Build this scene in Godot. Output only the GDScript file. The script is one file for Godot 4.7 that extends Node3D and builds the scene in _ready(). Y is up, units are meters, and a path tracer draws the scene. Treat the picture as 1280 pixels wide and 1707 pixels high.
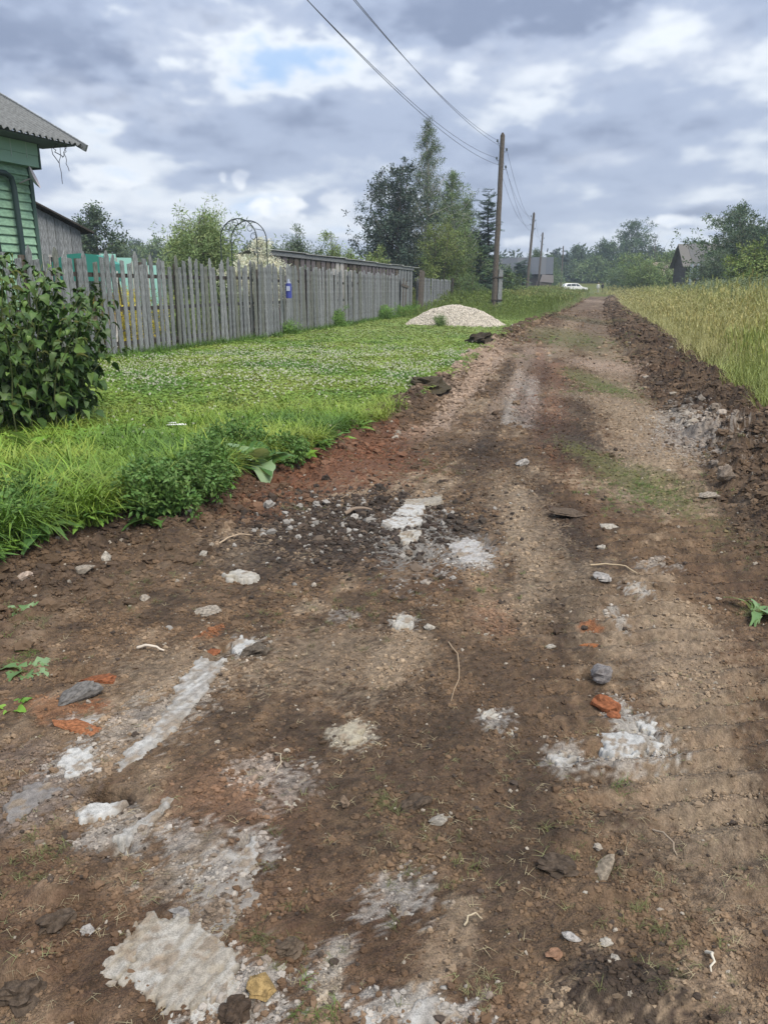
extends Node3D

# A churned earth track beside a picket fence in a village, under a broken overcast sky.

const DOWN := 16.149            # the camera looks this many degrees below the horizon
const EYE := Vector3(0, 1.5, 0)

# Plan of the track: x of an edge at each z.
var edge_left := PackedVector2Array([Vector2(8, -7.2), Vector2(2, -5.0), Vector2(0, -4.05), Vector2(-2, -3.1), Vector2(-4.0, -2.16), Vector2(-5.2, -1.48), Vector2(-6.6, -0.86), Vector2(-7.8, -0.3), Vector2(-10.1, 0.4), Vector2(-15.9, 1.72), Vector2(-26.3, 4.0), Vector2(-39, 7.5), Vector2(-60, 13.5), Vector2(-80, 19.2), Vector2(-115, 29.4)])
var berm_in := PackedVector2Array([Vector2(8, 1.5), Vector2(0, 1.75), Vector2(-3.75, 2.15), Vector2(-7.07, 3.0), Vector2(-9.1, 3.5), Vector2(-14.7, 4.8), Vector2(-26.3, 7.7), Vector2(-50, 14.1), Vector2(-74, 20.6), Vector2(-115, 32.2)])
var berm_out := PackedVector2Array([Vector2(8, 3.4), Vector2(0, 3.35), Vector2(-3.75, 3.5), Vector2(-6.0, 3.75), Vector2(-8.5, 4.35), Vector2(-10, 4.7), Vector2(-14.8, 5.95), Vector2(-24.5, 8.7), Vector2(-50.8, 15.6), Vector2(-75, 22.0), Vector2(-115, 33.2)])
var fence_line := PackedVector2Array([Vector2(8, -12.6), Vector2(-14.6, -5.7), Vector2(-21.4, -3.5), Vector2(-38, 0.6), Vector2(-52, 4.3), Vector2(-60, 6.5), Vector2(-115, 20.0)])

var mats := {}
var used_names := {}

func along(list: PackedVector2Array, z: float) -> float:
	var n := list.size()
	if z >= list[0].x: return list[0].y
	for i in range(1, n):
		if z >= list[i].x:
			var a := list[i - 1]
			var b := list[i]
			return lerpf(a.y, b.y, (a.x - z) / (a.x - b.x))
	return list[n - 1].y

func noise(seed_no: int, freq: float, octaves := 3, kind := FastNoiseLite.TYPE_SIMPLEX_SMOOTH) -> FastNoiseLite:
	var n := FastNoiseLite.new()
	n.seed = seed_no
	n.frequency = freq
	n.noise_type = kind
	n.fractal_type = FastNoiseLite.FRACTAL_FBM if octaves > 1 else FastNoiseLite.FRACTAL_NONE
	n.fractal_octaves = octaves
	return n

func rng_of(seed_no: int) -> RandomNumberGenerator:
	var r := RandomNumberGenerator.new()
	r.seed = seed_no
	return r

func lin(r: float, g: float, b: float) -> Color:
	return Color(r, g, b).linear_to_srgb()

func mat(called: String, c: Color, rough := 0.85, spec := 0.5) -> StandardMaterial3D:
	var m := StandardMaterial3D.new()
	m.resource_name = called
	m.albedo_color = c.linear_to_srgb()
	m.roughness = rough
	m.metallic_specular = spec
	m.cull_mode = BaseMaterial3D.CULL_DISABLED
	mats[called] = m
	return m

func numbered(called: String) -> String:
	var k: int = used_names.get(called, 0)
	used_names[called] = k + 1
	return called if k == 0 else "%s_%03d" % [called, k]

func thing(called: String, label: String, category: String, at := Vector3.ZERO, turn := 0.0, group := "") -> Node3D:
	var o := Node3D.new()
	o.name = numbered(called)
	add_child(o)
	o.position = at
	o.rotation.y = turn
	tag(o, label, category, group)
	return o

func tag(o: Node, label: String, category: String, group := "") -> void:
	o.set_meta("label", label)
	o.set_meta("category", category)
	if group: o.set_meta("group", group)

func obj(called: String, m: Mesh, material: Material, parent: Node = null, at := Vector3.ZERO) -> MeshInstance3D:
	var o := MeshInstance3D.new()
	o.mesh = m
	o.material_override = material
	if parent == null:
		o.name = numbered(called)
		add_child(o)
	else:
		o.name = called
		parent.add_child(o, true)
	o.position = at
	return o

func copies(called: String, m: Mesh, material: Material, places: Array[Transform3D], tints: PackedColorArray, parent: Node = null) -> MultiMeshInstance3D:
	var mm := MultiMesh.new()
	mm.transform_format = MultiMesh.TRANSFORM_3D
	mm.use_colors = tints.size() > 0
	mm.mesh = m
	mm.instance_count = places.size()
	for i in places.size():
		mm.set_instance_transform(i, places[i])
	if tints.size() > 0:
		for i in tints.size():
			mm.set_instance_color(i, tints[i])
	var o := MultiMeshInstance3D.new()
	o.multimesh = mm
	o.material_override = material
	if parent == null:
		o.name = numbered(called)
		add_child(o)
	else:
		o.name = called
		parent.add_child(o, true)
	o.set_meta("kind", "stuff")
	return o

# --- mesh builders -------------------------------------------------------------------------
class Soup:
	var v := PackedVector3Array()
	var n := PackedVector3Array()
	var c := PackedColorArray()
	var i := PackedInt32Array()
	func tri(a: Vector3, b: Vector3, d: Vector3) -> void:
		var k := v.size()
		v.append_array([a, b, d])
		i.append_array([k, k + 1, k + 2])
	func quad(a: Vector3, b: Vector3, d: Vector3, e: Vector3) -> void:      # clockwise seen from the front
		var k := v.size()
		v.append_array([a, b, d, e])
		i.append_array([k, k + 1, k + 2, k, k + 2, k + 3])
	func box(lo: Vector3, hi: Vector3, t := Transform3D()) -> void:
		var p: Array[Vector3] = []
		for k in 8: p.append(t * Vector3(hi.x if k & 1 else lo.x, hi.y if k & 2 else lo.y, hi.z if k & 4 else lo.z))
		quad(p[4], p[6], p[7], p[5]); quad(p[1], p[3], p[2], p[0])
		quad(p[5], p[7], p[3], p[1]); quad(p[0], p[2], p[6], p[4])
		quad(p[6], p[2], p[3], p[7]); quad(p[0], p[4], p[5], p[1])
	func prism(outline: PackedVector2Array, z0: float, z1: float, t := Transform3D()) -> void:   # outline anticlockwise in x, y; extruded z0 .. z1
		var m := outline.size()
		var f := Geometry2D.triangulate_polygon(outline)
		for k in range(0, f.size(), 3):
			var a := outline[f[k]]
			var b := outline[f[k + 1]]
			var d := outline[f[k + 2]]
			if (b - a).cross(d - a) < 0.0:
				var s := b
				b = d
				d = s
			tri(t * Vector3(a.x, a.y, z1), t * Vector3(d.x, d.y, z1), t * Vector3(b.x, b.y, z1))
			tri(t * Vector3(a.x, a.y, z0), t * Vector3(b.x, b.y, z0), t * Vector3(d.x, d.y, z0))
		for k in m:
			var a := outline[k]
			var b := outline[(k + 1) % m]
			quad(t * Vector3(a.x, a.y, z0), t * Vector3(a.x, a.y, z1), t * Vector3(b.x, b.y, z1), t * Vector3(b.x, b.y, z0))
	func mesh(smooth := false) -> ArrayMesh:
		var a := []
		a.resize(Mesh.ARRAY_MAX)
		a[Mesh.ARRAY_VERTEX] = v
		if n.size() == v.size(): a[Mesh.ARRAY_NORMAL] = n
		if c.size() == v.size(): a[Mesh.ARRAY_COLOR] = c
		a[Mesh.ARRAY_INDEX] = i
		var m := ArrayMesh.new()
		m.add_surface_from_arrays(Mesh.PRIMITIVE_TRIANGLES, a)
		if smooth:
			var st := SurfaceTool.new()
			st.create_from(m, 0)
			st.deindex()
			st.set_smooth_group(0)
			st.index()
			st.generate_normals()
			return st.commit()
		return m

# a tube with normals, through points with a radius each
func tube(s: Soup, pts: Array[Vector3], radii: PackedFloat32Array, sides := 6, cap := true) -> void:
	var first := s.v.size()
	var m := pts.size()
	var u := Vector3.ZERO
	for k in m:
		var d := (pts[mini(k + 1, m - 1)] - pts[maxi(k - 1, 0)]).normalized()
		if k == 0:
			u = d.cross(Vector3.RIGHT if absf(d.x) < 0.8 else Vector3.UP).normalized()
		else:
			u = (u - d * u.dot(d)).normalized()
		var w := d.cross(u)
		for j in sides:
			var a := TAU * j / sides
			var o := u * cos(a) + w * sin(a)
			s.v.append(pts[k] + o * radii[k])
			s.n.append(o)
	for k in m - 1:
		for j in sides:
			var a := first + k * sides + j
			var b := first + k * sides + (j + 1) % sides
			s.i.append_array([a, a + sides, b + sides, a, b + sides, b])
	if cap:
		for e in [0, m - 1]:
			var k := s.v.size()
			var d: Vector3 = (pts[m - 1] - pts[m - 2]).normalized() if e else (pts[0] - pts[1]).normalized()
			for j in sides:
				s.v.append(s.v[first + e * sides + j])
				s.n.append(d)
			for j in range(1, sides - 1):
				if e: s.i.append_array([k, k + j + 1, k + j])
				else: s.i.append_array([k, k + j, k + j + 1])

# an uneven lump: a once- or twice-divided icosahedron pushed in and out by noise
func lump(seed_no: int, divide: int, rough: float, flat := 1.0, angular := true) -> ArrayMesh:
	var sp := SphereMesh.new()
	sp.radius = 1.0
	sp.height = 2.0
	sp.radial_segments = 6 + 3 * divide
	sp.rings = 3 + 2 * divide
	var a := sp.get_mesh_arrays()
	var nn := noise(seed_no, 0.9, 3)
	var r := rng_of(seed_no)
	var cuts: Array[Vector3] = []
	for k in 7: cuts.append(Vector3(r.randfn(), r.randfn(), r.randfn()).normalized())
	var vs: PackedVector3Array = a[Mesh.ARRAY_VERTEX]
	for k in vs.size():
		var p := vs[k]
		p *= 1.0 + rough * nn.get_noise_3dv(p * 1.3) * 1.6
		if angular:
			for q in cuts:
				var over := p.dot(q) - 0.72
				if over > 0.0: p -= q * over
		p.y *= flat
		vs[k] = p
	var s := Soup.new()
	s.v = vs
	s.i = a[Mesh.ARRAY_INDEX]
	return s.mesh(false)

func grain_texture(seed_no: int, size: int, freq: float, lo: float, hi: float, octaves := 5, speck := 0.0) -> ImageTexture:
	var n := noise(seed_no, freq, octaves)
	var a := n.get_seamless_image(size, size)
	var out := Image.create(size, size, false, Image.FORMAT_L8)
	var src := a.get_data()
	var step := src.size() / (size * size)
	var n2 := noise(seed_no + 7, freq * 6.0, 2)
	var b := n2.get_seamless_image(size, size).get_data()
	var dst := PackedByteArray()
	dst.resize(size * size)
	for k in size * size:
		var x := src[k * step] / 255.0
		var y := b[k * step] / 255.0
		dst[k] = int(255.0 * clampf(lerpf(lo, hi, clampf((x - 0.5) * 1.5 + 0.5, 0.0, 1.0)) + speck * (y - 0.5), 0.0, 1.0))
	out.set_data(size, size, false, Image.FORMAT_L8, dst)
	return ImageTexture.create_from_image(out)

func smooth(a: float, b: float, x: float) -> float:
	var t := clampf((x - a) / (b - a), 0.0, 1.0)
	return t * t * (3.0 - 2.0 * t)

# --- sky: broken overcast, computed for every direction -----------------------------------------
# [azimuth, elevation, half width, half height (degrees), push of thickness, push of brightness]
const CLOUDS := [
	[-21.76, 14.53, 10.0, 4.5, 0.5, -0.05], [3.90, 17.07, 11.0, 2.4, 0.42, -0.05], [16.73, 16.19, 2.6, 2.4, -0.1, 0.0], [22.13, 15.53, 2.4, 2.2, 0.3, 0.0], [14.16, 16.68, 4.0, 1.6, 0.3, 0.0],
	[-6.73, 14.02, 7.0, 1.8, -0.42, 0.0], [-8.74, 12.79, 6.5, 1.3, -0.3, 0.0], [-5.14, 14.72, 5.5, 1.4, -0.28, 0.0], [-18.44, 9.79, 4.0, 1.0, -0.34, 0.0],
	[-19.71, 11.38, 8.0, 1.5, -0.12, 0.18], [-11.24, 15.93, 6.0, 2.0, -0.1, 0.15], [-13.24, 14.24, 5.0, 1.5, -0.1, 0.12],
	[17.92, 14.86, 3.8, 1.7, -0.14, 0.16], [21.89, 13.44, 4.5, 1.1, -0.14, 0.18], [8.32, 13.47, 7.0, 1.8, -0.15, 0.16], [0.00, 13.61, 4.0, 1.5, -0.1, 0.12],
	[-3.25, 10.29, 8.0, 2.4, 0.22, 0.0], [17.99, 10.66, 11.0, 2.2, 0.26, 0.0], [14.42, 8.76, 12.0, 2.2, 0.2, 0.0], [4.92, 8.28, 6.0, 2.0, 0.12, 0.0],
	[14.68, 5.29, 12.0, 1.4, 0.16, 0.0], [21.12, 4.93, 1.8, 0.5, 0.3, 0.0],
	[-18.17, 6.83, 2.6, 0.9, -0.12, 0.28], [-17.01, 7.24, 1.6, 0.8, -0.1, 0.2], [-7.46, 5.43, 2.2, 1.0, -0.2, 0.5], [-8.90, 5.22, 1.8, 0.7, -0.2, 0.3], [-9.90, 7.08, 0.55, 0.8, -0.1, 0.32], [-5.86, 4.09, 1.1, 0.5, -0.1, 0.4], [-3.99, 3.90, 0.9, 0.4, -0.1, 0.3], [-7.03, 6.00, 0.9, 0.7, -0.1, 0.3], [-11.01, 7.24, 0.25, 0.3, -0.1, 0.3],
	[-15.46, 5.27, 4.0, 0.9, -0.1, 0.22], [-20.71, 5.30, 3.0, 0.9, -0.1, 0.2], [-3.33, 5.85, 1.4, 0.9, -0.1, 0.25], [-12.44, 3.43, 5.0, 1.0, -0.1, 0.18], [-2.52, 4.10, 3.0, 1.0, -0.1, 0.15],
	[18.96, 4.40, 1.6, 0.45, -0.2, 0.4], [9.21, 3.08, 1.4, 0.5, -0.2, 0.32], [14.46, 8.23, 2.6, 0.7, -0.15, 0.2], [13.24, 3.42, 3.4, 1.0, -0.1, 0.2],
	[21.40, 5.63, 4.0, 0.8, -0.1, 0.12], [-12.48, 8.83, 7.0, 1.5, 0.08, 0.0], [-21.88, 7.72, 5.0, 1.4, 0.1, 0.0],
]

func sky_image(gain: float) -> Image:
	var w := 3072
	var h := 1536
	var half := h / 2
	var im := Image.create(w, h, false, Image.FORMAT_RGBF)
	var big := noise(11, 0.55, 4)
	var mid := noise(23, 1.7, 5)
	var edge := noise(31, 5.5, 4)
	var tuft := noise(43, 12.0, 3)
	var blue := Color(0.38, 0.54, 0.79)
	var white := Color(0.70, 0.755, 0.83)
	var grey := Color(0.385, 0.455, 0.60)
	var dark := Color(0.235, 0.290, 0.415)
	var data := PackedFloat32Array()
	data.resize(w * h * 3)
	# how much each cloud of the list adds, laid on the rows and columns that it covers
	var push := PackedFloat32Array()
	push.resize(w * half * 2)
	for c: Array in CLOUDS:
		var ca: float = c[0]
		var ce: float = c[1]
		var rx: float = c[2]
		var ry: float = c[3]
		for row in range(maxi(0, int((90.0 - ce - ry * 2.2) / 180.0 * h)), mini(half, int((90.0 - ce + ry * 2.2) / 180.0 * h) + 1)):
			var el := 90.0 - (row + 0.5) / h * 180.0
			for k in range(int(-rx * 2.2 / 360.0 * w), int(rx * 2.2 / 360.0 * w) + 1):
				var az := ca + k * 360.0 / w
				var wob := mid.get_noise_3d(az * 0.19, el * 0.42, ca) * 0.55 + edge.get_noise_3d(az * 0.12, el * 0.25, ca) * (0.4 if float(c[5]) > 0.24 else 0.12)
				var d := sqrt(pow((az - ca) / rx, 2.0) + pow((el - ce) / ry, 2.0)) + wob
				var g := smooth(1.05, 0.55, d) if float(c[5]) > 0.24 else smooth(1.5, 0.0, d)
				if g > 0.0:
					var col := posmod(int(roundf(az / 360.0 * w)), w)
					var at := (row * w + col) * 2
					push[at] += g * float(c[4])
					push[at + 1] += g * float(c[5])
	for row in half:
		var polar := (row + 0.5) / h * PI
		var dy := cos(polar)
		var flat := sin(polar)
		var squash := 1.0 / (dy + 0.11)
		var high := lerpf(1.0, 1.45, smooth(0.0, 1.0, dy))     # an overcast sky is brighter overhead than along the horizon
		for col in w:
			var a := TAU * col / w
			var px := sin(a) * flat
			var pz := -cos(a) * flat
			var qx := px * squash
			var qz := pz * squash
			var m := mid.get_noise_2d(qx, qz)
			var wx := qx + m * 0.25
			var wz := qz + m * 0.25
			var t := 0.5 + big.get_noise_2d(wx, wz) * 0.55 + m * 0.28 + edge.get_noise_3d(px * 3.0, dy * 7.0, pz * 3.0) * 0.15
			t += tuft.get_noise_3d(px * 2.5, dy * 6.0, pz * 2.5) * 0.025
			var at := (row * w + col) * 2
			t = clampf(lerpf(t, 0.55, 0.25) + push[at], 0.0, 1.0)
			var bright := push[at + 1] * (0.8 + 0.6 * edge.get_noise_3d(px * 5.0 + 9.0, dy * 10.0, pz * 5.0))
			var c: Color
			if t < 0.32: c = blue.lerp(white, smooth(-0.02, 0.36, t))
			elif t < 0.62: c = white.lerp(grey, smooth(0.32, 0.62, t))
			else: c = grey.lerp(dark, smooth(0.62, 1.0, t))
			c = c.lerp(Color(0.95, 0.97, 1.0), clampf(bright * 1.3, 0.0, 0.95))
			c = c.lerp(Color(0.60, 0.655, 0.72), 0.65 * exp(-maxf(dy, 0.0) * 16.0))      # air along the horizon
			var o := (row * w + col) * 3
			data[o] = c.r * gain * high
			data[o + 1] = c.g * gain * high
			data[o + 2] = c.b * gain * high
	for row in range(half, h):
		for col in w:
			var o := (row * w + col) * 3
			data[o] = 0.3 * gain
			data[o + 1] = 0.32 * gain
			data[o + 2] = 0.3 * gain
	im.set_data(w, h, false, Image.FORMAT_RGBF, data.to_byte_array())
	return im

func build_light() -> void:
	var cam := Camera3D.new()
	cam.name = "camera"
	cam.fov = 67.267
	cam.near = 0.05
	cam.far = 3000.0
	add_child(cam)
	cam.position = EYE
	cam.rotation_degrees = Vector3(-DOWN, 0, 0)
	cam.current = true
	var e := Environment.new()
	e.background_mode = Environment.BG_SKY
	var sky := Sky.new()
	var pano := PanoramaSkyMaterial.new()
	pano.panorama = ImageTexture.create_from_image(sky_image(0.50))
	sky.sky_material = pano
	e.sky = sky
	e.tonemap_mode = Environment.TONE_MAPPER_LINEAR
	e.tonemap_exposure = 2.35
	e.sdfgi_enabled = true
	e.ssao_enabled = true
	e.ssil_enabled = true
	e.fog_enabled = true
	e.fog_density = 0.0008
	e.fog_light_color = Color(0.80, 0.86, 0.93)
	var we := WorldEnvironment.new()
	we.name = "world_environment"
	we.environment = e
	add_child(we)
	var sun := DirectionalLight3D.new()
	sun.name = "sun"
	sun.light_energy = 0.55
	sun.light_color = Color(1.0, 0.965, 0.91)
	sun.light_angular_distance = 28.0
	sun.shadow_enabled = true
	add_child(sun)
	sun.rotation_degrees = Vector3(-56, 38, 0)

# --- the lie of the land -----------------------------------------------------------------------
var n_und := noise(101, 0.35, 3)
var n_edge := noise(103, 0.9, 3)
var n_clod: FastNoiseLite
var n_fine := noise(107, 9.0, 3)
var n_tint := noise(109, 0.55, 4)
var n_tint2 := noise(113, 4.5, 3)
var n_streak := noise(127, 1.0, 3)
var n_rid := noise(131, 2.3, 4)
var n_crumb: FastNoiseLite

var road_z := PackedFloat32Array()
var road_x0 := PackedFloat32Array()
var road_x1 := PackedFloat32Array()
var road_y := PackedFloat32Array()
var road_tint := PackedColorArray()
const COLS := 600

func rise(z: float) -> float:
	return 0.75 * smooth(55.0, 150.0, -z) + 2.2 * smooth(150.0, 182.0, -z)

func left_edge(z: float) -> float:
	return along(edge_left, z) + 0.16 * n_edge.get_noise_2d(z, 3.0) + 0.07 * n_edge.get_noise_2d(z * 4.0, 9.0)

func right_edge(z: float) -> float:
	return along(berm_out, z) + 0.22 * n_edge.get_noise_2d(z * 0.8, 23.0) + 0.08 * n_edge.get_noise_2d(z * 4.0, 29.0)

func land(x: float, z: float) -> float:
	var l := left_edge(z) - x
	var y := 0.10 + 0.03 * n_und.get_noise_2d(x, z) + rise(z)
	y += 0.05 * smooth(0.0, 4.0, l)
	if l < 0.0: y += 0.42 * smooth(0.8, 9.0, x - right_edge(z)) * smooth(-6.0, -14.0, z) * smooth(-110.0, -70.0, z)
	return y

# colours of earth: [x, z, half width, half depth, turn, colour, share, raggedness]
const RED := Color(0.170, 0.078, 0.046)
const DARK := Color(0.052, 0.039, 0.031)
const WET := Color(0.10, 0.080, 0.065)
const TAN := Color(0.340, 0.262, 0.184)
const PINK := Color(0.385, 0.290, 0.222)
const LIME := Color(0.48, 0.46, 0.425)
const MOSS := Color(0.145, 0.145, 0.062)
const ORANGE := Color(0.27, 0.115, 0.055)
const EARTH := [
	[-0.406, -6.486, 0.659, 1.011, -0.5, RED, 0.85, 0.7], [-0.721, -5.272, 0.339, 0.465, -0.5, RED, 0.6, 0.8], [0.000, -7.761, 0.333, 0.953, -0.35, RED, 0.7, 0.7],
	[-0.153, -4.791, 0.765, 0.768, 0.0, DARK, 0.95, 0.7], [-0.767, -4.243, 0.418, 0.313, -0.4, DARK, 0.55, 0.8], [0.448, -4.602, 0.262, 0.482, 0.0, DARK, 0.6, 0.8],
	[1.173, -14.413, 0.496, 6.437, -0.30, PINK, 0.75, 0.55], [2.250, -18.464, 0.331, 4.805, -0.25, PINK, 0.8, 0.5], [0.394, -8.365, 0.230, 0.555, -0.3, PINK, 0.4, 0.8],
	[0.868, -6.951, 0.244, 1.026, -0.1, DARK, 0.6, 0.8],
	[1.893, -10.209, 0.174, 1.075, -0.2, Color(0.36, 0.32, 0.28), 0.7, 0.9], [2.293, -12.982, 0.168, 1.698, -0.2, Color(0.34, 0.29, 0.25), 0.6, 0.9], [1.930, -12.084, 0.114, 3.165, -0.25, PINK, 0.5, 0.9], [3.309, -18.073, 0.238, 3.921, -0.2, PINK, 0.6, 0.6],
	[1.837, -9.160, 0.197, 2.822, -0.1, RED, 0.45, 0.7], [3.282, -16.479, 0.170, 5.515, -0.2, RED, 0.5, 0.6], [2.965, -14.236, 0.297, 4.643, -0.1, DARK, 0.4, 0.8],
	[1.937, -7.966, 0.333, 1.628, 0.0, DARK, 0.7, 0.8], [1.195, -5.090, 0.205, 1.718, 0.0, DARK, 0.45, 0.9], [0.812, -3.428, 0.182, 0.692, 0.0, DARK, 0.4, 0.9],
	[4.514, -16.031, 0.549, 1.672, 0.0, PINK, 0.8, 0.7], [3.558, -13.106, 0.297, 2.143, 0.0, MOSS, 0.85, 0.6], [6.021, -26.246, 1.035, 6.429, -0.1, MOSS, 0.65, 0.7], [10.165, -42.348, 0.884, 12.108, 0.0, MOSS, 0.4, 0.8],
	[3.153, -10.086, 0.338, 2.276, 0.2, TAN, 0.6, 0.6], [2.013, -6.459, 0.196, 1.517, 0.1, MOSS, 0.75, 0.75], [2.308, -6.205, 0.147, 0.731, 0.1, MOSS, 0.5, 0.8], [0.966, -5.180, 0.221, 1.158, 0.0, TAN, 0.5, 0.7],
	[9.915, -38.863, 0.496, 15.594, 0.0, DARK, 0.4, 0.7], [23.424, -99.513, 1.358, 30.419, 0.0, PINK, 0.5, 0.8],
	[1.259, -3.065, 0.321, 0.489, 0.1, TAN, 0.35, 0.8], [0.922, -1.955, 0.226, 0.399, 0.1, TAN, 0.35, 0.8], [-0.202, -2.973, 0.430, 0.331, 0.0, TAN, 0.45, 0.8], [-0.832, -2.851, 0.318, 0.232, -0.3, TAN, 0.5, 0.7],
	[-0.479, -2.038, 0.203, 0.175, -0.4, Color(0.25, 0.15, 0.095), 0.6, 0.7], [-0.406, -2.150, 0.087, 0.080, -0.4, PINK, 0.55, 0.8], [0.513, -3.383, 0.100, 0.209, 0.0, Color(0.28, 0.17, 0.11), 0.6, 0.7],
	[0.461, -2.742, 0.184, 0.562, 0.1, Color(0.125, 0.082, 0.052), 0.5, 0.8], [0.186, -2.084, 0.224, 0.270, 0.1, Color(0.115, 0.074, 0.047), 0.5, 0.9],
	[0.537, -1.367, 0.154, 0.116, 0.0, DARK, 0.92, 0.6], [-0.853, -2.043, 0.102, 0.035, -0.2, DARK, 0.95, 0.4], [-1.068, -2.036, 0.138, 0.160, -0.4, Color(0.20, 0.17, 0.155), 0.6, 0.7], [-1.204, -2.251, 0.110, 0.104, -0.3, Color(0.22, 0.17, 0.14), 0.5, 0.7],
	[-0.817, -1.840, 0.102, 0.074, -0.4, Color(0.14, 0.11, 0.09), 0.5, 0.8], [-0.527, -1.776, 0.107, 0.152, -0.5, Color(0.26, 0.22, 0.18), 0.55, 0.8], [-0.436, -1.580, 0.098, 0.097, -0.4, Color(0.27, 0.22, 0.17), 0.6, 0.8],
	[-1.186, -2.557, 0.168, 0.094, -0.3, Color(0.27, 0.14, 0.075), 0.75, 0.7], [-1.109, -2.589, 0.068, 0.039, -0.3, ORANGE, 0.8, 0.7], [-0.777, -3.207, 0.049, 0.070, -0.5, ORANGE, 0.8, 0.7], [0.962, -3.291, 0.047, 0.053, 0.0, ORANGE, 0.9, 0.6],
	[0.517, -4.350, 0.143, 0.328, -0.3, Color(0.30, 0.28, 0.26), 0.8, 0.6], [0.552, -4.174, 0.086, 0.132, 0.0, LIME, 0.6, 1.0], [0.910, -2.403, 0.074, 0.173, 0.2, LIME, 0.7, 0.9], [0.773, -2.214, 0.099, 0.050, 0.0, LIME, 0.45, 1.1],
	[-0.106, -2.394, 0.074, 0.077, 0.0, Color(0.55, 0.50, 0.40), 0.7, 0.8], [0.085, -3.333, 0.062, 0.082, 0.0, LIME, 0.6, 0.9], [0.413, -2.473, 0.054, 0.081, 0.0, LIME, 0.5, 1.1], [0.031, -1.637, 0.085, 0.072, 0.0, LIME, 0.5, 1.3],
	[0.078, -1.308, 0.124, 0.051, 0.0, LIME, 0.7, 0.9], [-0.411, -2.182, 0.108, 0.082, -0.4, LIME, 0.3, 1.2], [-0.302, -2.089, 0.057, 0.107, -0.5, LIME, 0.3, 1.2], [-0.113, -1.450, 0.042, 0.060, -0.4, LIME, 0.35, 1.2],
	[-0.308, -1.355, 0.100, 0.084, -0.3, LIME, 0.6, 1.1], [-0.412, -1.773, 0.074, 0.128, -0.5, LIME, 0.5, 1.1], [-0.765, -1.891, 0.113, 0.078, -0.4, LIME, 0.45, 1.2], [-0.601, -3.056, 0.078, 0.088, 0.0, LIME, 0.6, 0.9],
	[0.602, -2.248, 0.060, 0.069, 0.0, LIME, 0.45, 1.2], [0.187, -4.628, 0.205, 0.606, 0.0, LIME, 0.45, 1.2], [-0.578, -1.843, 0.051, 0.112, -0.5, LIME, 0.35, 1.2],
	[3.241, -7.928, 0.370, 0.992, -0.3, Color(0.40, 0.36, 0.32), 0.6, 1.0], [3.510, -9.215, 0.251, 0.885, -0.3, LIME, 0.35, 1.2], [1.551, -4.122, 0.102, 0.099, 0.0, LIME, 0.4, 1.1], [1.319, -3.714, 0.062, 0.091, 0.0, LIME, 0.6, 0.9],
	[1.111, -3.376, 0.034, 0.125, 0.0, LIME, 0.5, 1.0], [-0.848, -2.495, 0.130, 0.265, -0.5, LIME, 0.35, 1.0], [-1.087, -2.471, 0.065, 0.040, 0.0, LIME, 0.5, 1.1], [-1.037, -2.232, 0.080, 0.085, 0.0, LIME, 0.4, 1.1],
	[-0.355, -3.518, 0.089, 0.090, 0.0, TAN, 0.7, 0.8], [-0.201, -3.408, 0.058, 0.071, 0.0, LIME, 0.35, 1.1], [2.433, -5.027, 0.157, 1.098, 0.0, DARK, 0.4, 0.9],
]
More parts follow.
